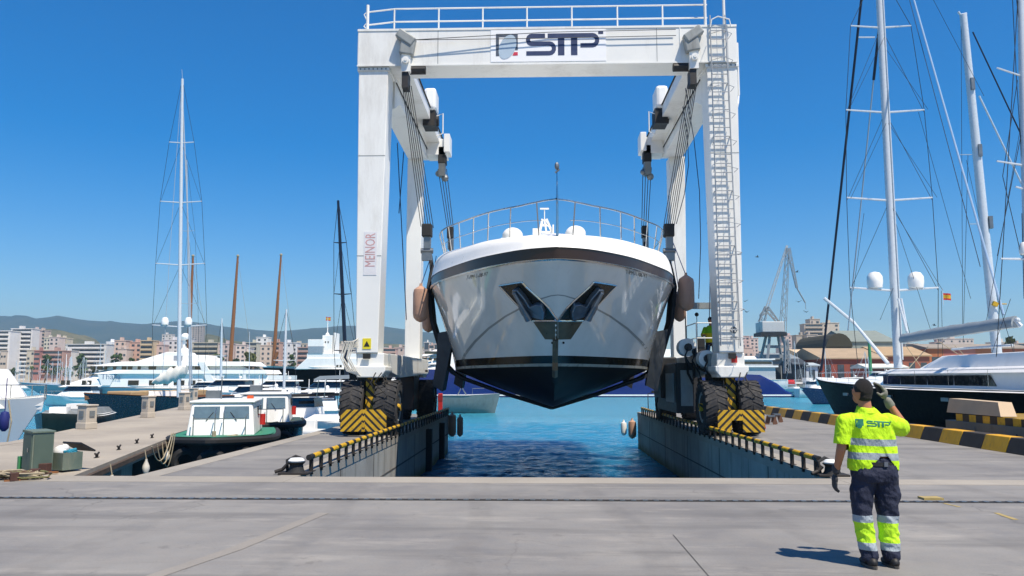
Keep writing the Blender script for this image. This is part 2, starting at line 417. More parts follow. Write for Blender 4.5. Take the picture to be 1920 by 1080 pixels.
def hem(c):
    if c.x < -.285 or c.z > 1.02: return (c.x < -.26 and c.z < 1.115 and c.x < -.285+0) and c.z < 1.115
    if c.y < .0: return c.z < .875+.155*math.exp(-((c.x-.02)/.10)**2)+.0*c.x
    return c.z < .88
SX = -.028
shirt = blob([('l', [(SX, 0, .8, .225, .135), (SX, -.0, .95, .232, .138), (SX-.0, 0, 1.08, .222, .132), (SX-.01, 0, 1.2, .215, .128), (SX-.03, 0, 1.3, .222, .118), (-.06, 0, 1.37, .2, .1), (-.075, 0, 1.415, .11, .085), (-.085, 0, 1.46, .08, .078)]),
      ('c', (-.21, 0, 1.33), (-.28, 0, 1.31), .085, .085), ('c', (-.285, 0, 1.32), (-.318, -.01, 1.13), .083, .08),
      ('c', (.1, 0, 1.33), R_sh+Vector((.01, .0, -.03)), .09, .09), ('c', R_sh+Vector((.01, 0, -.03)), R_sh+(R_el-R_sh)*.72+Vector((0, 0, -.025)), .09, .085)],
     'shirt', LIME, worker, .009, 5, cut=hem, folds=(.011, 7.5, 6))
m = MB(); n = 20
ring = lambda z, k: [(-.087+.079*k*math.cos(2*math.pi*j/n), -.0+.077*k*math.sin(2*math.pi*j/n), z+.012*math.sin(2*math.pi*j/n)) for j in range(n)]
m.loft([ring(1.425, 1.2), ring(1.47, 1.0), ring(1.474, .93), ring(1.43, 1.0)], cap0=False, cap1=False); m.build('collar', LIME, worker, smooth=True)
NAVYC = bandmat('work_trousers', '#1a2138', [(.225, .405, '#b6e820'), (.405, .47, '#97a2aa'), (.155, .225, '#97a2aa')], fold=1.0)
blob([('l', [(-.02, 0, 1.0, .19, .125), (-.02, -.005, .92, .208, .135), (-.02, -.01, .84, .215, .14), (-.02, 0, .78, .2, .13)]),
      ('c', (-.115, 0, .84), (-.145, 0, .5), .112, .088), ('c', (-.145, 0, .5), (-.112, -.0, .3), .088, .085), ('c', (-.112, 0, .3), (-.085, -.03, .09), .085, .078), ('e', (-.222, 0, .66), (.028, .06, .085)),
      ('c', (.08, 0, .84), (.108, .02, .5), .118, .1), ('c', (.108, .02, .5), (.115, .02, .3), .1, .092), ('c', (.115, .02, .3), (.125, .0, .11), .092, .082), ('e', (.192, .0, .66), (.024, .06, .085))],
     'trousers', NAVYC, worker, .009, 4, cut=lambda c: c.z < .055, folds=(.014, 7, 9))
m = MB(); n = 28
def waist(z, k): return [(-.02+.205*k*math.cos(2*math.pi*j/n), -.005+.136*k*math.sin(2*math.pi*j/n), z) for j in range(n)]
m.loft([waist(.93, 1.03), waist(.965, 1.03), waist(.965, .98), waist(.93, .98)], cap0=False, cap1=False); m.build('belt', BLACK, worker)
m = MB(); m.box(.01, .045, -.152, -.135, .93, .97); m.build('belt_pouch', M('pouch_grey', '#59606a', .7), worker)
for s, x, y in ((-1, -.085, -.03), (1, .13, .0)):
    blob([('e', (x, y-.05, .05), (.046, .06, .05)), ('e', (x, y+.08, .035), (.05, .11, .04)), ('e', (x, y+.0, .07), (.05, .06, .055))], 'shoe', M('work_shoe', '#1b1a1a', .6, var=.3, scale=20), worker, .009, 3, cut=lambda c: c.z < .004)
    m = MB(); m.loft([[(x+.05*math.cos(a)*1.0, y+.03+(.14 if math.sin(a) > 0 else .15)*math.sin(a), z) for a in [i*math.pi/8 for i in range(16)]] for z in (.0, .025)]); m.build('sole', M('sole_grey', '#4a4742', .8), worker)
blob([('c', L_wr+Vector((0, 0, .03)), L_wr, .042, .036), ('e', LH, (.026, .048, .052)), ('c', LH+Vector((.01, .035, .01)), LH+Vector((.012, .075, -.03)), .014, .011), ('c', LH+Vector((.012, .075, -.03)), LH+Vector((.012, .082, -.065)), .012, .009)]
     +fingers(LH+Vector((0, -.0, -.035)), (0, .1, -1), (0, 1, 0), (.75, .3, -.1), .095, .021, .0108), 'glove', GLOVED, worker, .0055, 2)
u = (RHp-R_wr).normalized()
blob([('c', R_wr-u*.035, R_wr+u*.01, .045, .04), ('e', RHp, (.036, .05, .056)), ('c', RHp+Vector((-.01, -.03, .0)), RHp+Vector((-.05, -.045, -.02)), .015, .012), ('c', RHp+Vector((-.05, -.045, -.02)), RHp+Vector((-.08, -.04, .0)), .012, .01)]
     +fingers(RHp+u*.035, tuple(u+Vector((-.15, 0, .1))), (0, 1, 0), (-1, 0, .1), .1, .021, .0108), 'glove', GLOVE, worker, .0055, 2)
m = MB(); m.obox(RHp+Vector((-.045, .0, .03)), (.03, .055, .13), Matrix.Rotation(R(-25), 3, 'Y')); m.build('handheld_radio', BLACK, worker, bevel=.005)
# company mark on the back of the shirt, laid onto the cloth
bpy.context.view_layer.update()
wbv = BVHTree.FromPolygons([p.co.copy() for p in shirt.data.vertices], [tuple(p.vertices) for p in shirt.data.polygons])
m = MB(); GRN = M('shirt_print', '#0f6b52', .7, var=.15)
for v, f, k in stp_shapes():
    if k == 'red': continue
    pts = []
    for x, y in v:
        X = -.228+x*.000283*1.0; Z = 1.292+y*.000232-(x*.00001)
        if k in ('frame', 'sail'): Z = 1.272+y*.00033
        loc, nor, i, dd = wbv.ray_cast(Vector((X, -1, Z)), Vector((0, 1, 0)))
        pts.append(loc+Vector((0, -(.005 if k == 'sail' else .0035), 0)) if loc else Vector((X, -.14, Z)))
    m.add(pts, f)
m.build('shirt_print', GRN, shirt)
# operator on the hoist platform
p = at(1328, 655, 27.6)
op = thing('person', 'hoist operator on the platform beside the ladder leg, green and yellow high-visibility jacket', 'person', (6.02, 27.65, 2.58), R(160))
blob([('e', (0, .02, 1.1), (.085, .1, .12)), ('c', (0, 0, 1.02), (0, 0, .9), .055, .06), ('l', [(0, 0, .95, .1, .08), (0, 0, .85, .2, .11), (0, 0, .4, .17, .11), (0, 0, .3, .18, .12)]), ('c', (-.2, 0, .84), (-.27, .1, .62), .05, .045), ('c', (-.27, .1, .62), (-.15, .32, .6), .042, .033), ('c', (.2, 0, .84), (.27, .1, .62), .05, .045), ('c', (.27, .1, .62), (.15, .32, .6), .042, .033),
      ('c', (-.1, 0, .35), (-.12, .1, .0), .085, .06), ('c', (.1, 0, .35), (.12, .1, .0), .085, .06)]+fingers((-.14, .36, .6), (.3, 1, 0), (1, 0, 0), (0, .2, -1), .08)+fingers((.14, .36, .6), (-.3, 1, 0), (1, 0, 0), (0, .2, -1), .08), 'body', SKIN, op, .014, 3)
blob([('l', [(0, 0, .94, .1, .1), (0, 0, .86, .21, .13), (0, 0, .6, .2, .14), (0, 0, .36, .2, .14)]), ('c', (-.2, 0, .84), (-.275, .1, .62), .07, .062), ('c', (.2, 0, .84), (.275, .1, .62), .07, .062)], 'jacket', bandmat('hi_vis_jacket', '#7ec41a', [(.3, .68, '#d8c81c')]), op, .014, 3)
blob([('l', [(0, 0, .4, .19, .13), (0, 0, .3, .19, .13)]), ('c', (-.1, 0, .32), (-.12, .1, .04), .1, .08), ('c', (.1, 0, .32), (.12, .1, .04), .1, .08)], 'trousers', NAVY, op, .016, 3)
m = MB(); m.ball((0, .0, 1.15), (.098, .11, .1), 16, 8, 1, -.2); m.build('hair', HAIR, op, smooth=True)
m = MB(); m.ball((-.03, .112, 1.12), .012, 8, 6); m.build('eye', M('eye_dark', '#1a1412', .3), op)
m = MB(); m.ball((.03, .112, 1.12), .012, 8, 6); m.build('eye', M('eye_dark', '#1a1412', .3), op)
# ================================================================ SETTING
W = -1.9     # water level
SLX0, SLX1, QY, PEY = -4.25, 5.2, 14.35, 39.2
PLX = -7.15; PRX = 11.75; PRE = 41.5
def struct(o, kind='structure'): o['kind'] = kind; return o
m = MB()
poly = [(-90, -40), (90, -40), (90, QY), (PRX, QY), (PRX, PRE), (SLX1, PEY+.9), (SLX1, QY), (SLX0, QY), (SLX0, PEY), (PLX, PEY), (PLX, QY), (-90, QY)]
poly = [(-90, -40), (90, -40), (90, QY), (PRX, QY), (PRX, PRE), (SLX1, PRE), (SLX1, QY), (SLX0, QY), (SLX0, PEY), (PLX, PEY), (PLX, QY), (-90, QY)]
m.cur = 0; n0 = len(m.f)
m.prism(poly, 'xy', -6, 0)
for i in range(len(m.f)): m.m[i] = 1
m.m[len(m.f)-1] = 0
struct(m.build('quay_ground', [YARD, WALLC], recenter=False))
# lighter coping strips laid 4 mm proud
m = MB()
for x0, x1, y0, y1 in ((-90, SLX0, QY-.75, QY), (SLX0, SLX1, QY-.75, QY), (SLX1, 60, QY-.75, QY-.1)):
    m.box(x0+.004, x1-.004, y0, y1+.012, -.28, .005)
m.box(PLX-.012, PLX+.42, QY+.02, PEY, -.25, .005)
m.box(SLX0-.34, SLX0+.012, QY+.02, PEY, -.22, .005)
m.box(SLX1-.012, SLX1+.34, QY+.02, PRE, -.22, .005)
struct(m.build('quay_coping', COPE, recenter=False))
# joints, cracks, paint left on the slab
m = MB()
JDARK = M('joint_filler', '#4c4a48', .9, var=.3)
def strip(m, pts, w, z=.004):
    v, f = ribbon([(p[0], p[1]) for p in pts], w); m.add([(a, b, z) for a, b in v], f)
for a, b, w in (((1262, 1003), (1330, 1082), .012), ):
    strip(m, [gp(*a), gp(*b)], w)
for y in (4.1,): strip(m, [(-60, y), (60, y)], .01)
for y in (20.5, 26.5, 32.5):
    strip(m, [(PLX+.45, y), (SLX0-.36, y)], .03); strip(m, [(SLX1+.36, y), (PRX-.7, y)], .03)
struct(m.build('slab_joints', JDARK, recenter=False))
m = MB(); strip(m, [gp(606, 962), gp(440, 1030), gp(286, 1082)], .16)
struct(m.build('pale_joint_band', BANDC, recenter=False))
m = MB()
strip(m, [gp(1868, 962), gp(1905, 975)], .07); strip(m, [gp(1770, 944), gp(1800, 951)], .05)
m.box(*(lambda p: (p.x-.14, p.x+.14, p.y-.1, p.y+.1))(gp(1745, 936)), .001, .03)
struct(m.build('yellow_floor_paint', M('worn_yellow', '#a08d55', .8, var=.2, scale=8, dirt='#77746e', dirtamt=.9), recenter=False))
m = MB()   # pier wall panel joints
for y in (17.6, 21.2, 24.8, 28.4, 32.0, 35.6): m.box(SLX0+.0, SLX0+.006, y, y+.06, -1.9, -.23)
m.box(SLX0, SLX0+.006, QY, PEY, -.98, -.93)
for y in (18.4, 23.2, 28.0, 32.8, 37.2): m.box(SLX1-.006, SLX1, y, y+.05, -1.9, -.23)
m.box(SLX1-.006, SLX1, QY, PRE, -1.02, -.98)
struct(m.build('wall_joints', JDARK, recenter=False))
# slotted drain channel right across the yard
dr = thing('drain_channel', 'long dark toothed drain channel set across the concrete yard', 'drain', (0, 11.75, 0))
m = MB(); m.box(-40, 40, -.07, .07, -.02, .006); m.build('channel', M('channel_steel', '#2c2a28', .7, metal=.3, dirt='#5b5046', dirtamt=.5), dr)
m = MB()
x = -14.0
while x < 16: m.box(x, x+.07, -.045, .045, .006, .014); x += .16
m.build('grating', GALV, dr)
# rubbing strips of black rubber on the left pier wall
for i, y in enumerate((31.3, 35.6)):
    m = MB(); m.prism([(SLX0, y), (SLX0+.22, y+.05), (SLX0+.22, y+.3), (SLX0, y+.35)], 'xy', -2.3, -.24)
    tag(m.build('rubbing_strip', BLACK), ['nearest', 'middle', 'farthest'][i]+' black vertical rubber strip on the sunlit left pier wall', 'dock fender', 'rubber strips on the left pier wall')
# ---- jetty on the left
JR0, JR1 = gp(135, 891), gp(296, 828); JL0, JL1 = gp(80, 815), gp(330, 768)
dv = (JR1-JR0).normalized(); dv.z = 0
def jp(t, s): # t metres along from the quay, s across (0 right edge, 1 left edge)
    a = JR0+dv*t; nrm = Vector((-dv.y, dv.x, 0)); return a+nrm*s*4.05
m = MB(); m.prism([tuple(jp(t, s).xy) for t, s in ((-.6, 0), (48, 0), (48, 1), (-9, 1.0), (-.6, 1.9))][:3]+[tuple(jp(48, 1).xy), tuple(jp(-.6, 1).xy)], 'xy', -.3, -.02)
struct(m.build('jetty_deck', JET, recenter=False))
m = MB()
for t in range(0, 48, 6):
    a, b, c, d = jp(t, .12), jp(t+1.2, .12), jp(t+1.2, .92), jp(t, .92)
    m.prism([tuple(p.xy) for p in (a, b, c, d)], 'xy', -5, -.3)
struct(m.build('jetty_piers', WALLC, recenter=False))
m = MB(); 
a, b = jp(-.4, -.012), jp(48, -.012); m.beam((a.x, a.y, -.15), (b.x, b.y, -.15), .08, .1)
struct(m.build('jetty_edge_beam', M('edge_timber', '#4a3c30', .8, var=.3, scale=4), recenter=False))
# ---- water
t = NT('harbour_water'); co = t.coords(True); s = t.sep(co)
big = t.noise(co, .02, 4, .5, vec=(1, .35, 1)); mid = t.noise(co, .35, 5, .6, vec=(.6, 1, 1))
deep = t.ramp(big, [(.35, lin('#1a6493')), (.65, lin('#2c7d9f'))])
k = t.mix(t.ramp(mid, [(.35, (.0,)*3), (.7, (.55,)*3)]), deep, lin('#104c7e'))
mr = t.n('ShaderNodeMapRange'); t.l(s[1], mr.inputs[0]); mr.inputs[1].default_value = 30; mr.inputs[2].default_value = 75
k = t.mix(mr.outputs[0], k, t.mix(t.ramp(mid, [(.3, (0,)*3), (.7, (.3,)*3)]), lin('#3b8ea3'), lin('#22708c')))
t.col(k); t.set(.16, spec=.5); t.bs.inputs['IOR'].default_value = 1.33
w1 = t.noise(co, 1.9, 6, .62, vec=(.5, 1.3, 1)); w2 = t.noise(co, .22, 3, .5, vec=(.5, 1.2, 1)); w3 = t.noise(co, 4.5, 5, .65, vec=(.5, 1.3, 1))
h = t.math('ADD', t.math('ADD', t.math('MULTIPLY', w1, .7), t.math('MULTIPLY', w2, 1.0)), t.math('MULTIPLY', w3, .22))
t.bump(h, .7, .35); t.bs.subsurface_method = 'BURLEY'; t.bs.inputs['Subsurface Weight'].default_value = 1.0; t.bs.inputs['Subsurface Radius'].default_value = (1, 1.2, 1.4); t.bs.inputs['Subsurface Scale'].default_value = 3.0
m = MB(); m.add([(-6000, -60, W), (6000, -60, W), (6000, 900, W), (-6000, 900, W)], [(0, 1, 2, 3)])
struct(m.build('water', t.mat, recenter=False))
from mathutils import noise as mn
m = MB(); rows = []; x0, x1, y0, y1, st = -4.24, 5.19, 14.36, 78.0, .13
nx = int((x1-x0)/st); y = y0; ys = []
while y < y1: ys.append(y); y += st*(1+max(0, y-18)*.012)
for y in ys:
    row = []
    wd = max(0, y-38)*.55; xa_, xb_ = x0-wd, x1+wd
    for i in range(nx+1):
        x = xa_+(xb_-xa_)*i/nx; e = min(1, (y-y0)/.5, (y1-y)/20, (1 if y < PEY else min(1, (x-xa_)/(.5+wd*.5), (xb_-x)/(.5+wd*.5))))
        v1 = mn.noise(Vector((x*.55, y*.95, 0))); v2 = mn.noise(Vector((x*1.5+7, y*2.6, 3))); v3 = mn.noise(Vector((x*3.4, y*5.2, 9)))
        h = (.07*v1+.034*(1-abs(v2)*2)+.02*v3)*e
        row.append((x, y, W+.05*max(e, .0)+.006+h*1.0))
    rows.append(row)
m.loft(rows, closed=False)
struct(m.build('slip_water', t.mat, recenter=False, smooth=False)).data.polygons.foreach_set('use_smooth', [True]*((nx)*(len(ys)-1)))
# ---- far shore
m = MB()
LAND = concrete('shore_ground', '#9c927f', '#b5aa94', stain=False)
def lp(px, d): p = at(px, 708, d); return (p.x, p.y)
front = [(-900, 300), (0, 300), (300, 300), (760, 300), (1200, 290), (1385, 250), (1440, 215), (1560, 205), (1700, 205), (2100, 190), (2800, 180)]
poly = [lp(*q) for q in front]+[(9000, 6500), (-9000, 6500)]
m.prism(poly, 'xy', -8, -.25)
struct(m.build('shore_ground', LAND, recenter=False))
# ---- hills
def hill(name, prof, d, depth, c1, c2, seed, rough=10):
    r = random.Random(seed); m = MB(); xs = []
    n = 150; x0, x1 = prof[0][0], prof[-1][0]; rows = []
    ph = [(r.uniform(.02, .12), r.uniform(0, 6), r.uniform(.3, 1)) for _ in range(7)]
    for j in range(9):
        v = j/8; row = []
        for i in range(n+1):
            px = x0+(x1-x0)*i/n
            for (a, ya), (b, yb) in zip(prof, prof[1:]):
                if a <= px <= b: y = ya+(yb-ya)*(px-a)/(b-a); break
            D = d+depth*v; H = zat(y, d+depth*.62)
            prof_v = math.sin(min(1, v/.62)*math.pi/2)**.9 if v <= .62 else math.cos((v-.62)/.38*math.pi/2)
            wob = sum(q*math.sin(px*f+p+v*5*q) for f, p, q in ph)*rough*(.3+.7*prof_v)*(0 if abs(v-.625) < .01 else 1)
            p = at(px, 708, D); row.append((p.x, p.y, max(-2, H*prof_v+wob*.6-(rough*.6 if v < .6 and v > 0 else 0))))
        rows.append(row)
    m.loft(rows, closed=False)
    t = NT(name+'_cover'); co = t.coords(True)
    a = t.noise(co, .006, 8, .65); b = t.noise(co, .05, 6, .7)
    k = t.mix(t.ramp(b, [(.35, (0,)*3), (.65, (.6,)*3)]), t.ramp(a, [(.4, lin(c1)), (.62, lin(c2))]), lin('#1f3018'))
    t.col(k); t.set(.95); t.bump(b, .8, 12)
    return struct(m.build(name, t.mat, recenter=False, smooth=True))
hill('mountain', [(-700, 585), (-300, 598), (0, 592), (60, 597), (105, 592), (150, 600), (200, 603), (270, 608), (310, 603), (345, 601), (400, 610), (470, 618), (520, 621), (590, 615), (670, 610), (720, 612), (780, 621), (900, 632), (1100, 655), (1300, 672), (1500, 680), (2300, 684)], 3600, 1800, '#33422a', '#4d5238', 3, 14)
hill('foothill', [(-600, 640), (0, 625), (60, 618), (100, 617), (130, 624), (160, 632), (200, 655), (300, 650), (380, 628), (420, 636), (520, 652), (640, 640), (760, 646), (900, 662), (1300, 690), (2300, 690)], 1300, 600, '#4d5230', '#7d7450', 5, 4)
# ================================================================ BUILDINGS
FACADES = {}
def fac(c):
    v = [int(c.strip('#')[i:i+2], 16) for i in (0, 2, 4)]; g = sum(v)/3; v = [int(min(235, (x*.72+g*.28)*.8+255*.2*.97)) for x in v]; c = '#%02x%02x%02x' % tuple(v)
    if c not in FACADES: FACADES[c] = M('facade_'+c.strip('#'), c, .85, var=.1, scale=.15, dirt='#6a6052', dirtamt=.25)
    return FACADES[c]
WIN = M('window_dark', '#434b52', .2, var=.4, scale=1)
def wmesh(w, h, cache={}):
    k = (round(w, 1), round(h, 1))
    if k not in cache:
        m = MB(); m.box(-w/2, w/2, -.12, .05, 0, h); me = bpy.data.meshes.new('window')
        me.from_pydata(m.v, [], m.f); me.materials.append(WIN); cache[k] = me
    return cache[k]
def building(px0, px1, ytop, d, c, style, label, roof=None, base=-.25, floors=None, cat='building'):
    d = d*1.45 if label[:11] != 'small plain' else d
    p0, p1 = at(px0, 708, d), at(px1, 708, d); w = (p1-p0).length; H = zat(ytop, d)-base
    c0 = (p0+p1)/2; o = thing('apartment_building' if cat == 'building' else cat, label, cat, (c0.x, c0.y, base), YAW)
    D = max(10, w*.45); wall = fac(c)
    m = MB(); m.box(-w/2, w/2, 0, D, 0, H-.8); m.build('wall', wall, o)
    m = MB(); m.box(-w/2-.3, w/2+.3, -.3, D+.3, H-.8, H-.3)
    q = rnd.random(); m.box(-w*.3+q*w*.4, -w*.15+q*w*.4, D*.3, D*.7, H-.3, H+1.9)
    rf = m.build('roof', fac(roof or c), o)
    fl = floors or max(2, int(H/3.3)); fh = (H-1.2)/fl
    if style in ('band', 'mixed'):
        for k in range(fl):
            z = .6+k*fh
            if k < 1: continue
            m = MB(); m.box(-w/2+w*.04, w/2-w*.04, -1.1, 0, z, z+.25); m.box(-w/2+w*.04, w/2-w*.04, -1.15, -1.05, z+.25, z+1.25)
            m.build('balcony', fac('#d9d7d2' if style == 'band' else c), o)
            m = MB(); m.box(-w/2+w*.06, w/2-w*.06, -.04, .02, z+.3, z+fh-.5); m.build('window', WIN, o)
    else:
        ww = 1.5; n = max(2, min(8, int(w/3.6)))
        for k in range(fl):
            for i in range(n):
                if k == 0 and style != 'full': continue
                if rnd.random() < .06: continue
                x = -w/2+w*(i+.5)/n
                wo = bpy.data.objects.new('window', wmesh(ww if rnd.random() < .7 else 2.1, 1.5)); COL.objects.link(wo)
                wo.parent = o; wo.location = (x, 0, .9+k*fh)
    return o
B = building
B(-60, 14, 619, 430, '#cfcfcd', 'band', 'white apartment tower cut by the left edge, grey balcony bands')
B(15, 55, 615, 440, '#c9c6c2', 'band', 'tall white tower with dark balcony rows, rooftop aerial')
B(53, 60, 617, 446, '#c9aaa0', 'win', 'narrow pinkish slab joined to the right side of the tall white tower')
B(60, 79, 618, 520, '#b59a86', 'mixed', 'brown-topped pink block rising behind the red-brown building')
B(78, 90, 632, 500, '#c6bb9a', 'win', 'pale cream block between two pinkish blocks on the left')
B(88, 106, 631, 480, '#c9b0a0', 'win', 'rosy block with little windows above the red-brown building')
B(105, 121, 633, 490, '#c0b08c', 'win', 'sandy block at the left end of the long banded building')
B(47, 62, 655, 400, '#b9ab8d', 'win', 'beige end wall left of the red gable')
B(61, 71, 656, 395, '#a25142', 'win', 'narrow dark red gable building behind the marina masts')
B(72, 116, 656, 398, '#a9735e', 'mixed', 'red-brown balcony block behind the marina masts')
B(119, 196, 644, 420, '#c4c4bd', 'band', 'long low white block with six grey balcony bands')
B(196, 211, 640, 430, '#d3d3d1', 'win', 'slim white stair tower at the right end of the long banded block', roof='#ececec')
B(211, 232, 637, 400, '#c59f86', 'win', 'salmon block just right of the white stair tower')
B(231, 262, 640, 405, '#c98f74', 'win', 'orange-pink block behind the white superyacht roof')
B(260, 284, 637, 398, '#bfa06a', 'mixed', 'ochre block with curved balconies beside the orange-pink one')
B(284, 303, 645, 402, '#b5938a', 'win', 'mauve block right of the ochre one')
B(303, 331, 636, 410, '#c5c1be', 'win', 'pale grey block behind the tall white mast')
B(300, 318, 626, 700, '#bcb7ae', 'win', 'distant pale block above the mauve one')
B(331, 352, 632, 440, '#bdb9b4', 'win', 'grey-white block between the two thin masts')
B(352, 376, 610, 900, '#8d8279', 'win', 'brown twin-towered block high on the far slope')
B(358, 408, 641, 420, '#a6a084', 'mixed', 'olive and cream block with wide balcony bands')
B(407, 437, 643, 415, '#b39a90', 'full', 'mauve-brown block with a grid of little windows')
B(440, 458, 645, 410, '#cbb4a4', 'win', 'peach block right of the middle wooden mast')
B(456, 480, 641, 430, '#b8b292', 'mixed', 'olive balcony block left of the flat white block')
B(478, 500, 631, 470, '#dcdcd6', 'win', 'blank white block with a flat top behind the wooden masts')
B(486, 507, 646, 405, '#bfa288', 'full', 'tan block with four window rows below the blank white block')
B(506, 522, 640, 408, '#bd8468', 'mixed', 'terracotta block at the rightmost wooden mast')
B(524, 556, 641, 440, '#cfcfcc', 'win', 'jumbled white block between the wooden mast and the white ship')
B(536, 582, 643, 500, '#b8ab8a', 'win', 'wide sandy block partly hidden by the white ship bridge')
B(556, 586, 650, 420, '#a97b6b', 'mixed', 'brick-red balcony block beside the white ship bridge')
B(632, 646, 644, 430, '#c4b59e', 'win', 'thin cream block just right of the white ship bridge')
B(645, 662, 650, 415, '#b9b6a8', 'win', 'grey block at the left leg of the hoist')
B(712, 742, 652, 420, '#b98a76', 'mixed', 'red-banded block seen between the left legs of the hoist')
B(738, 766, 650, 440, '#b99f8e', 'win', 'tan block against the rear left leg of the hoist')
B(792, 840, 655, 480, '#bfb2a2', 'win', 'pale block between the rear left leg and the black sling')
B(1384, 1408, 629, 520, '#bf8f80', 'win', 'pinkish block just right of the ladder leg')
B(1402, 1424, 633, 530, '#c4a595', 'win', 'rosy block left of the harbour crane cab')
B(1470, 1497, 628, 540, '#c29c8c', 'win', 'pink block right of the harbour crane')
B(1496, 1520, 627, 420, '#9c8a72', 'full', 'tan office block with a grid of windows right of the crane')
B(1516, 1536, 626, 415, '#a5937c', 'win', 'brown block left of the stepped sand building')
B(1512, 1548, 606, 430, '#ab977c', 'mixed', 'stepped sand-coloured building with dark terraces')
B(1523, 1542, 597, 440, '#b7a184', 'win', 'square top storey tower of the stepped sand building')
B(1546, 1578, 604, 445, '#b9a78b', 'win', 'plain sandy block right of the stepped building')
B(1868, 1900, 640, 380, '#c3b9a8', 'win', 'far cream block behind the end of the grey boom')
B(1770, 1830, 634, 520, '#bda894', 'win', 'low distant pinkish block above the orange sheds')
# more roofs filling the town between the named blocks
tn = 0
for i in range(80):
    px = rnd.choice([rnd.uniform(-20, 690), rnd.uniform(-20, 690), rnd.uniform(700, 850), rnd.uniform(1390, 1700), rnd.uniform(1700, 1950)])
    d = rnd.uniform(560, 900); w = rnd.uniform(9, 24)
    c = rnd.choice(['#c9b9a6', '#bfa694', '#cbc6bd', '#c2a184', '#b7a58c', '#d2cfc8', '#b8907c'])
    o = B(px, px+w, rnd.uniform(640, 662), d, c, rnd.choice(['win', 'mixed']), 'small plain town block among the roofs filling the far skyline', floors=4)
    o['group'] = 'far town blocks along the skyline'; o.name = 'town_block'
def shed(px0, px1, ybase_z, yeave, yridge, d, depth, cw, cr, label, name='warehouse', cat='warehouse', doors=3, arch=False):
    p0, p1 = at(px0, 708, d), at(px1, 708, d); w = (p1-p0).length; c0 = (p0+p1)/2
    he, hr = zat(yeave, d)-ybase_z, zat(yridge, d+depth*.5)-ybase_z
    o = thing(name, label, cat, (c0.x, c0.y, ybase_z), YAW)
    m = MB(); m.box(-w/2, w/2, 0, depth, 0, he); m.build('wall', M('shed'+cw, cw, .85, var=.15, scale=.3), o)
    m = MB()
    if arch:
        prof = [(-w/2-.3, he)]+[(-w/2*math.cos(math.pi*i/10), he+(hr-he)*math.sin(math.pi*i/10)) for i in range(1, 10)]+[(w/2+.3, he)]
        m.prism(prof, 'xz', -.4, depth+.4)
    else:
        m.prism([(-.6, he), (depth/2, hr), (depth+.6, he), (depth+.6, he-.35), (-.6, he-.35)], 'yz', -w/2-.5, w/2+.5)
    m.build('roof', M('shed'+cr, cr, .85, var=.15, scale=.3), o)
    for i in range(doors):
        x = -w/2+w*(i+.5)/doors; m = MB(); m.box(x-w/doors*.25, x+w/doors*.25, -.08, .02, 0, he*.75); m.build('door', WIN, o)
    return o
shed(1600, 1684, -.25, 640, 620, 340, 40, '#8a928a', '#7c847c', 'big grey-green hangar behind the red warehouse')
shed(1552, 1600, -.25, 650, 629, 330, 36, '#4a4430', '#37331f', 'dark olive hangar with a curved roof left of the green hangar', arch=True)
shed(1541, 1662, -.25, 671, 653, 225, 26, '#8a4636', '#a08c72', 'red brick warehouse with a tan tiled roof', doors=5)
shed(1655, 1745, -.25, 666, 650, 228, 22, '#985c48', '#a58d6c', 'tan-roofed warehouse right of the mast foot', doors=4)
shed(1625, 1700, -.25, 688, 682, 205, 8, '#9c4a38', '#d8d2c6', 'low shelter with a pale flat roof in front of the brick warehouse', doors=4)
shed(1445, 1497, -.25, 672, 662, 235, 18, '#9a9fa2', '#7d858a', 'grey metal shed under the harbour crane', doors=2)
shed(1489, 1512, -.25, 682, 673, 222, 10, '#2a2f36', '#363c44', 'small near-black hut beside the grey metal shed', doors=1)
shed(1512, 1534, -.25, 684, 680, 224, 8, '#bcc9d2', '#aab6be', 'small pale blue cabin right of the black hut', doors=1)
shed(1497, 1546, -.25, 662, 655, 300, 16, '#c9b896', '#c9b290', 'cream low building under the stepped sand building', doors=3)
shed(1395, 1446, -.25, 678, 668, 240, 16, '#c3c7c9', '#dcdfe0', 'white boatyard shed behind the ladder leg', doors=2)
for i, (a, b, c, lab) in enumerate(((1742, 1772, '#ab6c45', 'bright orange block end wall behind the grey boom'), (1772, 1800, '#a8665c', 'dull rose shed wall right of the orange one'), (1800, 1832, '#b07a6c', 'mauve-pink shed wall with a notch'), (1832, 1870, '#a9714f', 'terracotta shed wall behind the far mast foot'), (1870, 1935, '#a3644b', 'orange-brown shed wall at the right edge'))):
    shed(a, b, -.25, 652, 645, 240+i*3, 16, c, '#8d8478', lab, name='harbour_shed', cat='shed', doors=1)
# ================================================================ BOAT HOIST
LX = .42; LY = 24.4
hoist = thing('boat_hoist', 'huge white four-legged boat hoist on rubber tyres straddling the slip, holding the big motor yacht', 'boat hoist', (LX, 29, 0))
def hb(m, name, mat, par=None, **k): return m.build(name, mat, par or hoist, world=True, **k)
# front cross beam, from measured corners
a, b = at(668, 94, LY), at(1379, 89, LY); bx0, bx1 = a.x, b.x
zt, zb = 12.82, 11.62
m = MB(); m.box(bx0, bx1, LY, LY+1.15, zb, zt)
hb(m, 'front_beam', LIFTW, bevel=.03)
m = MB()
m.box(bx0+.0, bx1, LY-.02, LY, zt-.05, zt+.02); m.box(bx0, bx1, LY-.02, LY, zb-.02, zb+.03)
for x in (at(1273, 90, LY).x,): m.box(x, x+.03, LY-.02, LY, zb+.03, zt-.05)
hb(m, 'flange', LIFTW)
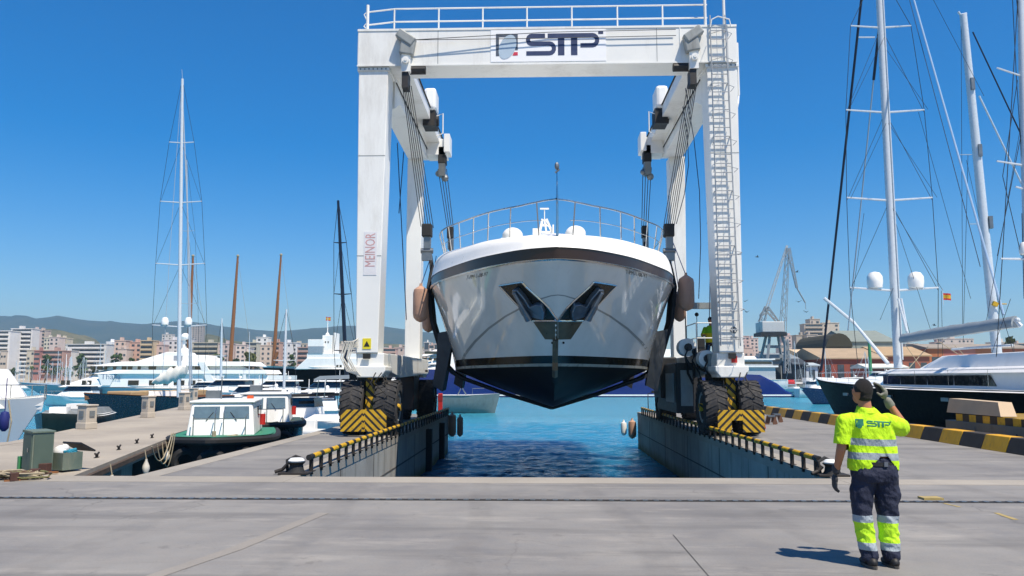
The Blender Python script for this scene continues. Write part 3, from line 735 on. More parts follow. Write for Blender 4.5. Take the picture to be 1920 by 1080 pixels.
# sign panel with company mark
sg0, sg1 = at(920, 92, LY).x, at(1136, 92, LY).x
SIGNW = M('sign_white', '#ecedee', .35, var=.02)
m = MB(); m.box(sg0, sg1, LY-.012, LY, zb+.08, zt-.07); sign = hb(m, 'sign_panel', SIGNW)
INK = M('sign_ink', '#27365c', .5, var=.15); FRM = M('sign_frame', '#4a5463', .5, var=.15); SAIL = M('sign_sail', '#a9bccc', .5, var=.1); SRED = M('sign_red', '#c8304a', .5)
INKS = {'ink': INK, 'frame': FRM, 'sail': SAIL, 'red': SRED}
lx0 = at(929, 92, LY).x; sc = (at(1120, 92, LY).x-lx0)/1140
for key, nm in (('frame', 'emblem_frame'), ('sail', 'emblem_sail'), ('red', 'emblem_mark'), ('ink', 'lettering')):
    m = MB()
    for v, f, k in stp_shapes():
        if k == key: m.add([(lx0+x*sc, LY-.017-(.004 if key in ('sail',) else 0)-(.002 if key == 'red' else 0), zb+.17+y*sc*1.12) for x, y in v], f)
    hb(m, nm, INKS[key], sign)
# thin ropes along the beam face
m = MB()
for z0, z1 in ((12.62, 12.66), (12.42, 12.46)): m.path([at(770, 75, LY-.1).xyz, (LX, LY-.1, z0), (at(1265, 75, LY).x, LY-.1, z1)], .012, 5)
hb(m, 'pull_cable', WIRE)
# legs
def leg(corners_top, corners_bot, y0, y1, ztop, name='leg'):
    (tx0, tx1), (b0, b1) = corners_top, corners_bot
    m = MB(); zbm = 2.5
    m.hexa([(b0, y0, zbm), (b1, y0, zbm), (b1, y1, zbm), (b0, y1, zbm), (tx0, y0, ztop), (tx1, y0, ztop), (tx1, y1, ztop), (tx0, y1, ztop)])
    return hb(m, name, LIFTW, bevel=.025)
l0 = (at(671, 125, LY+.1).x, at(727, 125, LY+.1).x); l1 = (at(665, 660, LY+.1).x, at(707, 660, LY+.1).x)
legFL = leg(l0, l1, LY+.08, LY+1.0, zb)
r0 = (at(1322, 122, LY+.1).x, at(1379, 122, LY+.1).x); r1 = (at(1346, 655, LY+.1).x, at(1391, 655, LY+.1).x)
legFR = leg(r0, r1, LY+.08, LY+1.0, zb)
RY = 33.4
q0 = (at(764, 240, RY).x, at(791, 240, RY).x); q1 = (at(757, 672, RY).x, at(786, 672, RY).x)
leg(q0, q1, RY, RY+.8, 11.1)
s0 = (at(1252, 232, RY).x, at(1281, 232, RY).x); s1 = (at(1262, 665, RY).x, at(1287, 665, RY).x)
leg(s0, s1, RY, RY+.8, 11.1)
for (a_, b_) in ((l0, l1), (r0, r1)):
    m = MB(); m.box(a_[0]-.04, a_[1]+.04, LY+.04, LY+1.04, zb-.14, zb-.03); fp = hb(m, 'flange_plate', LIFTW, bevel=.008)
    for i in range(7):
        x = a_[0]+(a_[1]-a_[0])*(i+.5)/7; m = MB(); m.lathe([(.022, 0), (.022, .03)], (x, LY+.3, zb-.17), 'z', 6) if False else m.box(x-.018, x+.018, LY+.02, LY+.04, zb-.11, zb-.06); hb(m, 'bolt', GALV, fp)
    for q in (.33, .68):
        z_ = 2.5+(zb-2.5)*q; m = MB(); m.box(b_[0]+(a_[0]-b_[0])*q+.0, b_[1]+(a_[1]-b_[1])*q, LY+.074, LY+.08, z_, z_+.02); hb(m, 'weld_seam', LIFTG)
for px in (820, 985, 1230):
    x = at(px, 90, LY).x
    if not sg0 < x < sg1: m = MB(); m.box(x, x+.018, LY-.006, LY, zb+.04, zt-.06); hb(m, 'weld_seam', LIFTG)
# longitudinal side beams with haunch and inner track
for sx in (-1, 1):
    xo, xi = LX+sx*5.85, LX+sx*5.05
    m = MB()
    prof = [(LY+1.15, 12.6), (34.6, 12.6), (34.6, 11.35), (33.2, 11.05), (29.5, 11.15), (26.6, 11.1), (LY+1.15, 10.6)]
    m.prism(prof, 'yz', min(xo, xi), max(xo, xi)); sb = hb(m, 'side_beam', LIFTW, bevel=.02)
    m = MB(); x0, x1 = sorted((LX+sx*5.05, LX+sx*4.5)); m.box(x0, x1, LY+1.15, 34.4, 11.75, 12.05)
    x0, x1 = sorted((LX+sx*4.54, LX+sx*4.5)); m.box(x0, x1, LY+1.15, 34.4, 12.05, 12.3)
    hb(m, 'track', LIFTW, sb)
    m = MB(); m.path([(LX+sx*4.48, LY+1.2, 12.2), (LX+sx*4.48, 34.3, 12.2)], .03, 6); m.path([(LX+sx*5.02, LY+1.2, 11.5), (LX+sx*5.02, 34.3, 11.45)], .02, 6); hb(m, 'cable_run', BLACK, sb)
    # winch housing
    m = MB(); c = LX+sx*4.5; m.box(c-.24, c+.24, 30.0, 31.0, 12.1, 13.0); wh = hb(m, 'winch_housing', LIFTW, bevel=.12)
    m = MB(); m.box(c-.28, c+.22, 30.1, 30.9, 11.5, 12.1); m.lathe([(.2, -.3), (.2, .3)], (c, 30.5, 11.8), 'x', 14); hb(m, 'winch_motor', DARK, wh)
    m = MB(); m.path([(c-sx*.25, 30.2, 11.9), (c-sx*.5, 30.2, 12.0), (c-sx*.5, 30.2, 11.2), (c-sx*.25, 30.2, 11.1)], .025, 6); hb(m, 'guard_rail', LIFTW, wh)
    # rear hanger arm
    m = MB(); m.box(*sorted((LX+sx*5.05, LX+sx*4.2)), 33.2, 34.2, 11.2, 11.9); m.box(*sorted((LX+sx*4.3, LX+sx*4.05)), 33.1, 34.0, 11.3, 12.1); hb(m, 'hanger_arm', LIFTW, bevel=.02)
    # sill beam + fork brackets
    xs0, xs1 = sorted((LX+sx*5.75, LX+sx*5.0))
    m = MB(); m.prism([(25.2, 2.5), (34.3, 2.5), (34.0, 1.9), (27.2, 1.75), (25.6, 1.9)], 'yz', xs0, xs1); hb(m, 'sill_beam', LIFTW if sx < 0 else LIFTG, bevel=.02)
    for y in (LY+.45, RY+.3):
        c = LX+sx*5.5
        m = MB(); m.box(c-.42, c+.42, y-.3, y+.55, 1.75, 2.5); m.prism([(c-.35, 1.75), (c+.35, 1.75), (c+.5*1, 1.95), (c+.5, 2.1), (c-.5, 2.1), (c-.5, 1.95)], 'xz', y-.45, y+.65)
        hb(m, 'bogie_head', LIFTW, bevel=.03)
# small hatch plates, bolts, at leg foot
for cx in ((l1[0]+l1[1])/2, (r1[0]+r1[1])/2):
    m = MB(); m.box(cx-.1, cx+.12, LY+.0, LY+.08, 2.32, 2.48); hb(m, 'foot_opening', BLACK)
m = MB(); cx = (l1[0]+l1[1])/2; m.prism([(cx-.13, 2.62), (cx+.13, 2.62), (cx+.13, 2.95), (cx-.13, 2.95)], 'xz', LY+.064, LY+.08)
wl = hb(m, 'warning_label', M('label_yellow', '#d8c926', .5, var=.05))
m = MB(); m.prism([(cx-.09, 2.7), (cx+.09, 2.7), (cx, 2.87)], 'xz', LY+.056, LY+.064); hb(m, 'warning_triangle', BLACK, wl)
# vertical faded lettering on the left leg
v, f = text2d('MEINOR', 1.0)
p0, p1 = at(683, 500, LY+.1), at(683, 436, LY+.1); sc2 = (p1.z-p0.z)/max(x for x, y in v)*1.0
m = MB(); m.box(p0.x-.05, p0.x+.36, LY+.07, LY+.08, p0.z-.25, p1.z+.05); pl = hb(m, 'faded_panel', M('faded_white', '#d6d6d8', .6, var=.06))
m = MB(); m.add([(p0.x+.3-y*.36/.8, LY+.066, p0.z+x*sc2) for x, y in v], f); hb(m, 'faded_lettering', M('faded_red', '#c79a98', .6, var=.3), pl)
# mark and label on the ladder leg
cx, cz = at(1374, 619, LY).x, at(1374, 619, LY).z
m = MB(); m.path([(cx+.09*math.cos(a), LY+.07, cz+.09*math.sin(a)) for a in [i*.45 for i in range(15)]], .012, 6); m.box(cx-.1, cx+.1, LY+.06, LY+.08, cz-.24, cz-.2); m.box(cx-.02, cx+.02, LY+.06, LY+.08, cz-.09, cz+.09)
hb(m, 'leg_mark', M('mark_grey', '#4d5358', .6))
p = at(1376, 674, LY); m = MB(); m.box(p.x-.09, p.x+.08, LY+.1, LY+.13, p.z-.1, p.z+.1); hb(m, 'warning_plate', RED)
# walkway railing on top
z0 = zt
m = MB(); xa = at(687, 60, LY+.4).x
for px in (738, 822, 905, 988, 1072, 1157, 1241): x = at(px, 40, LY+.4).x; m.tube((x, LY+.4, z0), (x, LY+.4, z0+.88), .028)
xb = at(1324, 40, LY+.4).x
for h in (.44, .88): m.path([(xa, LY+.4, z0+h-.1), (xa+.9, LY+.4, z0+h), (xb, LY+.4, z0+h)], .025)
rl = hb(m, 'walkway_railing', LIFTW)
m = MB(); m.tube((xa, LY+.4, z0), (xa, LY+.4, z0+1.02), .05); m.path([(xa, LY+.4, z0+.8), (xa-.12, LY+.4, z0+.7), (xa-.05, LY+.4, z0+.55), (xa, LY+.4, z0+.5)], .02)
m.path([(xa, LY+.4, z0+.45), (xa-.12, LY+.4, z0+.3), (xa+.1, LY+.4, z0+.1), (xa+.25, LY+.4, z0)], .02)
hb(m, 'end_post', LIFTW, rl)
# ladder on the right leg (tilted with the leg face)
def legpt(px, py, y): p = at(px, py, y); return p
LYL = LY-.08
tops = [legpt(1329, 40, LYL), legpt(1357, 40, LYL)]; bots = [legpt(1349, 640, LYL), legpt(1385, 640, LYL)]
m = MB()
for a, b in zip(tops, bots): m.path([(a.x, LYL, z0+.3), (b.x, LYL, 2.7)], .022, 6)
n = 34
for i in range(n+1):
    t = i/n; z = z0-.2+(2.9-z0+.2)*t; u = (z0+.3-z)/(z0+.3-2.7)
    xa_, xb_ = tops[0].x+(bots[0].x-tops[0].x)*u, tops[1].x+(bots[1].x-tops[1].x)*u
    m.tube((xa_, LYL, z), (xb_, LYL, z), .018, n=6)
    if i % 3 == 1:
        m.path([(xa_-.06, LYL, z), (xa_-.09, LYL-.35, z+.02), ((xa_+xb_)/2, LYL-.62, z+.03), (xb_+.09, LYL-.35, z+.02), (xb_+.06, LYL, z)], .01, 5)
    if i % 6 == 0: m.tube((xb_, LYL, z), (xb_, LY+.1, z), .02, n=6); m.tube((xa_, LYL, z), (xa_, LY+.1, z), .02, n=6)
for k in (.15, .5, .85):
    m.path([(tops[0].x+(bots[0].x-tops[0].x)*u+(tops[1].x-tops[0].x)*k, LYL-.5, z0-.3+(2.9-z0)*u) for u in (0, .5, 1)], .008, 5)
ld = hb(m, 'ladder', M('ladder_grey', '#a4a8aa', .5, metal=.2))
m = MB()
for px, h in ((1322, 1.35), (1357, 1.3)):
    x = at(px, 50, LY-.02).x; m.tube((x, LY+.1, z0-.1), (x, LY+.1, z0+h), .045)
xc = at(1343, 50, LY-.02).x
m.path([(xc-.25, LY-.1, z0-.1), (xc-.2, LY-.1, z0+.15), (xc, LY-.1, z0+.25), (xc+.35, LY-.1, z0+.15), (xc+.4, LY-.1, z0-.1)], .02)
hb(m, 'ladder_handrail', LIFTW, ld)
m = MB(); x = r0[1]+.05; m.tube((x, LY+.2, z0-.5), (x, LY+.2, 10.6), .035); m.path([(x, LY+.2, 10.6), (x-.05, LY+.1, 10.3), (x-.12, LY+.1, 10.0)], .02); hb(m, 'cable_conduit', LIFTW)
# sheave blocks at the beam ends, ropes, hooks
for sx, pxs, pxb in ((-1, 760, 801), (1, 1298, 1254)):
    c = at(pxs, 90, LY-.15); M3 = Matrix.Rotation(R(35*-sx), 3, 'Y')
    m = MB(); m.obox((c.x, LY-.16, 12.45), (.62, .3, .3), M3); m.obox((c.x-.05*sx, LY-.14, 12.15), (.45, .26, .5), Matrix.Rotation(R(-10*sx), 3, 'Y')); hb(m, 'sheave_housing', LIFTG, bevel=.04)
    m = MB(); m.box(c.x-.13, c.x+.15, LY-.2, LY, 11.35, 11.95); m.lathe([(.05, -.22), (.05, -.2), (.11, -.2), (.11, .1)], (c.x+.02, LY-.1, 11.7), 'y', 12); hb(m, 'sheave', LIFTW)
    m = MB(); m.box(c.x-.12, c.x+.08, LY-.15, LY+.3, 10.85, 11.35); m.lathe([(.14, -.25), (.14, .25)], (c.x+.35*-sx, LY+.1, 11.5), 'x', 10); hb(m, 'lower_sheave', DARK)
    # front block
    bk = at(pxb, 432, 25.9)
    m = MB()
    for k in range(6):
        o = (k-2.5)*.05; m.path([(c.x+o*1.1, LY+.0+abs(o), 11.0), (bk.x+o*1.5, bk.y+o, bk.z+.1)], .013, 5)
    hb(m, 'hoist_rope', WIRE)
    m = MB(); m.box(bk.x-.16, bk.x+.16, bk.y-.18, bk.y+.18, bk.z-.22, bk.z+.2); blk = hb(m, 'hook_block', BLACK, bevel=.03)
    m = MB(); m.box(bk.x-.1, bk.x+.12, bk.y-.1, bk.y+.1, bk.z-.62, bk.z-.22); m.box(bk.x-.16, bk.x+.16, bk.y-.12, bk.y+.12, bk.z-1.0, bk.z-.75); m.lathe([(.09, -.2), (.09, .2)], (bk.x, bk.y, bk.z-.68), 'x', 10)
    hb(m, 'shackle', GALV, blk)
    # rear block hanging off the hanger arm
    hp = at(829 if sx < 0 else 1212, 290, 33.4)
    m = MB(); m.box(hp.x-.17, hp.x+.17, 33.2, 33.7, hp.z-.4, hp.z+.35); rb = hb(m, 'rear_sheave', BLACK, bevel=.03)
    m = MB(); m.box(hp.x-.14, hp.x+.14, 33.2, 33.6, hp.z-.95, hp.z-.4); m.ball((hp.x+.12, 33.4, hp.z-1.0), .16, 8, 6); m.ball((hp.x-.16, 33.4, hp.z-.8), .14, 8, 6); hb(m, 'shackle', GALV, rb)
    lo = at(844 if sx < 0 else 1208, 432, 33.4)
    m = MB()
    for k in range(4):
        o = (k-1.5)*.12; m.path([(hp.x+o, 33.4, hp.z-.6), (lo.x+o*.7, 33.4, lo.z+.1)], .016, 5)
    hb(m, 'hoist_rope', WIRE)
    m = MB(); m.box(lo.x-.13, lo.x+.13, 33.2, 33.6, lo.z-.35, lo.z+.15); b2 = hb(m, 'hook_block', BLACK, bevel=.03)
    m = MB(); m.box(lo.x-.1, lo.x+.14, 33.3, 33.5, lo.z-.8, lo.z-.35); hb(m, 'shackle', GALV, b2)
# drooping cables by the right leg
m = MB()
for pa, pb, s in (((1285, 165), (1310, 560), .25), ((1318, 150), (1330, 600), .12), ((1320, 150), (1326, 420), .2), ((1280, 200), (1268, 420), .3)):
    a, b = at(*pa, 26), at(*pb, 26); m.path([a+(b-a)*t+Vector((s*math.sin(t*math.pi), 0, 0)) for t in (0, .25, .5, .75, 1)], .014, 5)
hb(m, 'hanging_cable', M('blue_black_cable', '#1c2a44', .6))
m = MB()
for pa, pb in (((757, 285), (748, 400)), ((745, 268), (762, 600))):
    a, b = at(*pa, 33), at(*pb, 33); m.path([a, (a+b)/2, b], .02, 5)
hb(m, 'hanging_cable', M('blue_black_cable', '#1c2a44', .6))
# wheels
def wheel(x, y, rad=.84, w=.68, steer=0):
    n = 40
    prof = [(rad*.55, -w/2+.06), (rad*.62, -w/2), (rad*.86, -w/2), (rad*.955, -w/2+.07), (rad*.965, 0), (rad*.955, w/2-.07), (rad*.86, w/2), (rad*.62, w/2), (rad*.55, w/2-.06)]
    m = MB(); m.lathe(prof, (x, y, rad), 'x', n)
    L = 24
    for i in range(L):
        for s in (-1, 1):
            a0 = 2*math.pi*(i+(.5 if s > 0 else 0))/L
            pts = []
            for rr in (rad*.94, rad*.985):
                for (u, da) in ((0.02*s, .0), (.5*w*s*.98, .16), (.5*w*s*.98, .30), (.02*s, .14)):
                    a = a0+da; pts.append((x+u, y+rr*math.cos(a), rad+rr*math.sin(a)))
            m.hexa(pts)
    t = hb(m, 'wheel', TYRE)
    m = MB(); m.lathe([(.1, -w/2+.1), (rad*.3, -w/2+.14), (rad*.5, -w/2+.03), (rad*.57, -w/2+.05), (rad*.57, w/2-.05), (rad*.5, w/2-.03), (rad*.3, w/2-.14), (.1, w/2-.1)], (x, y, rad), 'x', 24)
    for i in range(8):
        a = i*math.pi/4; m.box(x-w/2+.06, x+w/2-.06, y+.2*math.cos(a)-.02, y+.2*math.cos(a)+.02, rad+.2*math.sin(a)-.02, rad+.2*math.sin(a)+.02)
    hb(m, 'rim', LIFTG, t)
for sx in (-1, 1):
    c = LX+sx*5.5
    for y in (LY+.6, RY+.3):
        for k in (-1, 1): wheel(c+k*.52, y)
        m = MB(); m.box(c-.14, c+.14, y-.35, y+.35, .6, 1.75); m.lathe([(.12, -.9), (.12, .9)], (c, y, .84), 'x', 12)
        hb(m, 'fork', DIAG if y < 30 else OILY)
    for y in (LY-.45,):
        m = MB(); w = .68
        if sx < 0: pr = [(-w, .16), (w, .16), (w, .68), (w-.12, .8), (-w+.1, .8), (-w, .7)]
        else: pr = [(-w, .16), (-.28, .16), (-.28, .5), (.05, .5), (.05, .16), (w, .16), (w, .8), (-w+.05, .8), (-w, .7)]
        if sx < 0:
            m.prism(pr, 'xz', -.04, .04)
        else:
            m.prism([(-w, .16), (-.28, .16), (-.28, .5), (-.28, .8), (-w+.05, .8), (-w, .7)], 'xz', -.04, .04); m.prism([(-.278, .5), (.048, .5), (.048, .8), (-.278, .8)], 'xz', -.04, .04); m.prism([(.05, .16), (w, .16), (w, .8), (.05, .8)], 'xz', -.04, .04)
        o = m.build('bumper_plate', CHEV, hoist); o.location = (c-LX+(-.04 if sx < 0 else .1), y-29, 0)
        m = MB(); m.box(c-.6, c-.5, y+.0, LY+.3, .3, .42); m.box(c+.5, c+.6, y+.0, LY+.3, .3, .42); hb(m, 'bumper_arm', DARK)
    # travel motors, cylinders and hoses between the bogies
    m = MB(); m.lathe([(.22, -.3), (.22, .3)], (c-sx*.1, LY+1.6, 1.0), 'y', 14); m.box(c-.3, c+.3, 25.6, 26.6, .9, 1.75); hb(m, 'drive_motor', OILY if sx < 0 else DARK, bevel=.02)
    m = MB(); m.tube((c-sx*.35, 26.2, .4), (c-sx*.35, 27.6, 1.7), .07); hb(m, 'steering_cylinder', GALV)
    m = MB(); m.tube((c+.25, 31.6, .5), (c+.25, 32.4, 1.7), .07); hb(m, 'steering_cylinder', GALV)
    m = MB(); m.box(c-.25, c+.35, 31.2, 32.6, .5, 1.8); hb(m, 'hydraulic_tank', OILY if sx < 0 else DARK, bevel=.04)
    m = MB()
    for k in range(7):
        r = random.Random(k+20); x = c+r.uniform(-.45, .45); y = LY+r.uniform(.2, .8)
        m.path([(x, y-.4, 1.9), (x+r.uniform(-.2, .2), y-.55, 1.6), (x+r.uniform(-.2, .2), y-.5, 1.2), (x+r.uniform(-.1, .1), y-.2, .9)], .018, 6)
    for k in range(8):
        r = random.Random(k+70); y = RY-r.uniform(.2, 1.2); x = c+r.uniform(-.4, .4)
        m.path([(x, y, 1.9), (x+r.uniform(-.2, .2), y-.1, 1.4), (x+r.uniform(-.2, .2), y, .9), (x, y+.3, .7)], .02, 6)
    hb(m, 'hydraulic_hose', BLACK)
m = MB()   # pale service hoses on the left leg foot
for k in range(7):
    r = random.Random(k+40); x = l1[0]-.02-.05*k
    m.path([(l1[0]+.1, LY+.0, 2.95-.05*k), (x, LY-.1, 2.85), (x-.12+r.uniform(-.05, .05), LY-.12, 2.35), (x+.1, LY-.1, 1.95), (l1[0]+.2, LY-.05, 1.8)], .018, 6)
hb(m, 'service_hose', M('pale_hose', '#c9c6bb', .6))
# engine housing and tanks inside the right side
m = MB(); m.box(4.75, 5.35, 27.4, 31.6, .55, 2.25); m.box(4.6, 5.2, 29.8, 31.5, 1.0, 2.5); eh = hb(m, 'engine_housing', M('engine_dark', '#24272a', .55, var=.3, dirt='#4a4036', dirtamt=.4), bevel=.04)
m = MB(); m.box(4.72, 4.76, 27.8, 29.4, .9, 1.9); m.box(4.9, 5.3, 27.36, 27.4, .8, 2.0); hb(m, 'access_door', LIFTG, eh)
m = MB()
for (x, y, z, r_, l_) in ((5.05, 27.0, 2.75, .3, .5), (5.45, 25.9, 2.35, .27, .5), (4.65, 31.2, 2.75, .26, .5)):
    m = MB(); m.lathe([(.05, -l_/2-.03), (r_, -l_/2), (r_, l_/2), (.05, l_/2+.03)], (x, y, z), 'y', 18); hb(m, 'winch_drum', WHITE, smooth=True)
m = MB()
for (x, y, z) in ((5.05, 26.7, 2.75), (5.45, 25.6, 2.35), (5.3, 26.8, 2.6), (4.65, 30.9, 2.7)):
    m = MB(); m.lathe([(.13, -.09), (.13, .09)], (x, y, z), 'y', 10); m.path([(x, y-.1, z), (x-.15, y-.2, z-.3), (x+.1, y-.1, z-.7), (x+.2, y, z-1)], .03, 6); hb(m, 'winch_motor', DARK)
m = MB(); m.path([at(1303, 655, 26.4), at(1310, 690, 26), at(1330, 700, 25.6), at(1340, 760, 25.4)], .05, 8); m.path([at(1285, 665, 27), at(1290, 700, 27), at(1300, 720, 26.8)], .04, 8); m.path([at(1325, 690, 26), at(1330, 740, 25.8)], .08, 8); hb(m, 'exhaust_pipe', BLACK)
# operator platform
m = MB(); m.box(5.3, 6.6, 26.6, 28.4, 2.5, 2.58); pf = hb(m, 'operator_platform', GALV)
m = MB()
for x in (5.32, 6.58):
    for y in (26.62, 28.36): m.tube((x, y, 2.58), (x, y, 3.55), .02, n=6)
for h in (3.05, 3.55):
    m.path([(5.32, 28.36, h), (5.32, 26.62, h), (6.58, 26.62, h), (6.58, 28.36, h)], .018, 6)
hb(m, 'platform_railing', LIFTW, pf)
m = MB(); m.box(5.2, 6.5, 26.6, 28.3, 4.15, 4.22); m.box(5.2, 6.5, 26.55, 26.6, 4.02, 4.22); m.box(6.25, 6.4, 27.9, 28.05, 2.58, 4.15); m.box(5.25, 5.29, 28.2, 28.24, 2.58, 4.15); hb(m, 'canopy', LIFTG, pf)
m = MB(); m.box(5.4, 5.62, 26.75, 27.05, 2.58, 3.1); m.ball((5.4, 26.9, 3.85), .07, 8, 6); m.tube((5.4, 26.9, 3.1), (5.4, 26.9, 3.8), .012); hb(m, 'control_console', DARK, pf)
# ================================================================ MOTOR YACHT in the slings
BXC = .52
yt = thing('motor_yacht', 'big white motor yacht hanging bow-on in the hoist slings, black bottom and two anchors', 'motor yacht', (BXC, 31, .8))
sheer = [(0, 19.15, 4.9), (.6, 19.4, 4.9), (1.18, 19.9, 4.9), (2.04, 21, 4.9), (2.94, 22.7, 4.9), (3.5, 24, 4.9), (3.87, 25.6, 4.9), (4.0, 28, 4.9), (4.0, 34, 4.88), (3.85, 43.5, 4.85)]
chine = [(.0, 21.55, 2.05), (.33, 21.8, 2.05), (.8, 22.25, 2.05), (1.6, 23.1, 2.04), (2.35, 24.1, 2.03), (2.8, 25, 2.02), (3.12, 26.3, 2.0), (3.3, 28.6, 1.98), (3.38, 34, 1.95), (3.3, 43.5, 1.95)]
keel = [(0, 21.62, 1.98), (0, 21.95, 1.68), (0, 22.3, 1.42), (0, 22.9, 1.12), (0, 23.7, .93), (0, 24.8, .86), (0, 26.4, .82), (0, 29, .8), (0, 34, .8), (0, 43.5, .85)]
def cr(P, t):  # catmull-rom through stations, t in 0..len-1
    i = min(int(t), len(P)-2); f = t-i
    p = [Vector(P[max(0, min(len(P)-1, i+k))]) for k in (-1, 0, 1, 2)]
    return .5*((2*p[1])+(p[2]-p[0])*f+(2*p[0]-5*p[1]+4*p[2]-p[3])*f*f+(3*p[1]-p[0]-3*p[2]+p[3])*f**3)
TS = [i/5 for i in range(0, 46)]
def hp_(t, v):
    """v -1..0 keel to chine, 0..1 chine to sheer, 1..2 rub band and bulwark"""
    s, c, k = cr(sheer, t), cr(chine, t), cr(keel, t)
    if v <= 0: 
        p = k+(c-k)*(v+1); p.z -= .06*math.sin((v+1)*math.pi)*min(1, t/3); return p
    if v <= 1:
        q = Vector((c.x+(s.x-c.x)*(v**1.25), c.y+(s.y-c.y)*v, c.z+(s.z-.3-c.z)*v)); return q
    if v <= 1.5: u = (v-1)/.5; return Vector((s.x+.0*u, s.y-.02*u, s.z-.3+.3*u))
    u = (v-1.5)/.5; rise = .28+.42*min(1, t/6)
    return Vector((max(0, s.x-.03-.30*u**1.6*min(1, t/1.5+.2)), s.y+.28*u**1.6*(1-min(1, t/6)), s.z+rise*math.sin(u*math.pi/2)))
def hull_part(vs, name, mat, off=0.0, smooth=True, par=None):
    m = MB()
    for sx in (-1, 1):
        rows = []
        for v in vs:
            row = []
            for t in TS:
                p = hp_(t, v); x = max(0, p.x)+off*(1 if p.x > .02 else .0); row.append((BXC+sx*x, p.y-off, p.z))
            rows.append(row)
        m.loft(rows, closed=False)
    bm_o = hb(m, name, mat, par or yt)
    me = bm_o.data; bm = bmesh.new(); bm.from_mesh(me); bmesh.ops.remove_doubles(bm, verts=bm.verts, dist=.002); bmesh.ops.recalc_face_normals(bm, faces=bm.faces); bm.to_mesh(me); bm.free()
    if smooth:
        me.polygons.foreach_set('use_smooth', [True]*len(me.polygons)); me.set_sharp_from_angle(angle=R(50))
    return bm_o
t_ = NT('hull_gelcoat'); co = t_.coords()
nn = t_.noise(co, 1.2, 6, .65, vec=(1, 1, .4)); k = t_.ramp(nn, [(.35, lin('#c9c9c3')), (.65, lin('#d3d2cc'))])
k = t_.mix(t_.ramp(t_.noise(co, 2.2, 8, .75, vec=(1, 1, .25)), [(.58, (0,)*3), (.75, (.22,)*3)]), k, lin('#8b8878'))
t_.col(k); t_.set(.09, coat=.6); t_.bump(t_.noise(co, .6, 3, .5), .06, .3); HULLG = t_.mat
t_ = NT('antifouling'); co = t_.coords(); nn = t_.noise(co, 1.5, 8, .7)
k = t_.ramp(nn, [(.3, lin('#0d0c0a')), (.7, lin('#191713'))]); k = t_.mix(t_.ramp(t_.noise(co, 5, 8, .8, vec=(1, .3, 1)), [(.6, (0,)*3), (.72, (.35,)*3)]), k, lin('#3b4a55')); t_.col(k); t_.set(.4, spec=.25); AFOUL = t_.mat
hull = hull_part([0, .04, .05][1:2]+[.11, .11+.02, .2, .3, .4, .5, .6, .7, .8, .9, 1.0], 'hull', HULLG)
hull_part([-1, -.8, -.6, -.4, -.2, -.05, 0], 'hull_bottom', AFOUL)
hull_part([0, .015, .03], 'waterline_stripe', M('stripe_grey', '#908f84', .3, var=.15), .004)
hull_part([.03, .07, .11], 'boot_stripe', M('boot_black', '#14140f', .2, coat=.3), .004)
t_ = NT('band_brown'); co = t_.coords(); s_ = t_.sep(co)
ax = t_.math('ABSOLUTE', s_[0]); k = t_.ramp(t_.math('DIVIDE', ax, 4.0), [(.0, lin('#2f1f1c')), (1.0, lin('#2f1f1c'))]); t_.col(k); t_.set(.3, coat=.15, spec=.35)
hull_part([1.0, 1.1, 1.25, 1.4, 1.5], 'window_band', t_.mat, .012)
hull_part([.985, .99, 1.0, 1.01], 'rubbing_strake', STEEL, .045)
hull_part([1.48, 1.55, 1.65, 1.75, 1.85, 1.93, 2.0], 'bulwark', GEL, .03)
# deck
m = MB(); rows = [[], [], [], [], []]
for t in TS:
    p = hp_(t, 2.0)
    for i, u in enumerate((-1, -.6, 0, .6, 1)): rows[i].append((BXC+p.x*u, p.y, p.z-.03+(.16 if abs(u) < .1 else .11 if abs(u) < .7 else 0)*min(1, t/3)))
m.loft(rows, closed=False); hb(m, 'deck', GEL, yt)
m = MB(); pr = [hp_(TS[-1], v) for v in (-1, 0, 1, 1.5, 2)]; m.prism([(BXC+p.x, p.z) for p in pr]+[(BXC-p.x, p.z) for p in reversed(pr)][:-1], 'xz', 43.45, 43.5); hb(m, 'transom', GEL, yt)
# deck house and arch
def tier(m, y0, y1, hw, z0, z1, rake_f=1.0, rake_a=.3, nose=2.5, shrink=.93, xc=0, n=8):
    """plan outline pointed towards y0 (the bow)"""
    def plan(ya, yb, h):
        pts = [(h, yb)]
        for i in range(n+1):
            a = math.pi/2*i/n; pts.append((h*math.cos(a)**.7 if i < n else 0, ya+nose*(1-math.sin(a))))
        left = [(-x, y) for x, y in pts[::-1] if x > 0]
        return pts+left
    A = plan(y0, y1, hw); Bq = plan(y0+rake_f, y1-rake_a, hw*shrink)
    m.loft([[(xc+x, y, z0) for x, y in A], [(xc+x, y, z1) for x, y in Bq]]); return m
m = MB(); tier(m, 24.2, 41, 2.7, 5.45, 6.05, 2.2, .3, 3.5, xc=BXC); hb(m, 'coach_roof', GEL, yt)
m = MB(); tier(m, 27.6, 40.5, 2.55, 6.05, 6.75, 1.5, .3, 2.2, xc=BXC); dh = hb(m, 'deck_house', GEL, yt)
m = MB(); tier(m, 27.75, 36, 2.57, 6.15, 6.6, 1.1, .3, 2.2, xc=BXC); hb(m, 'windscreen', GLASS, dh)
m = MB(); m.box(BXC-1.9, BXC+1.9, 31.5, 35.5, 7.15, 7.3)
for sx in (-1, 1): m.beam((BXC+sx*2.2, 35.5, 6.6), (BXC+sx*1.7, 34.0, 7.2), .18, .7)
ar = hb(m, 'radar_arch', GEL, yt, bevel=.03)
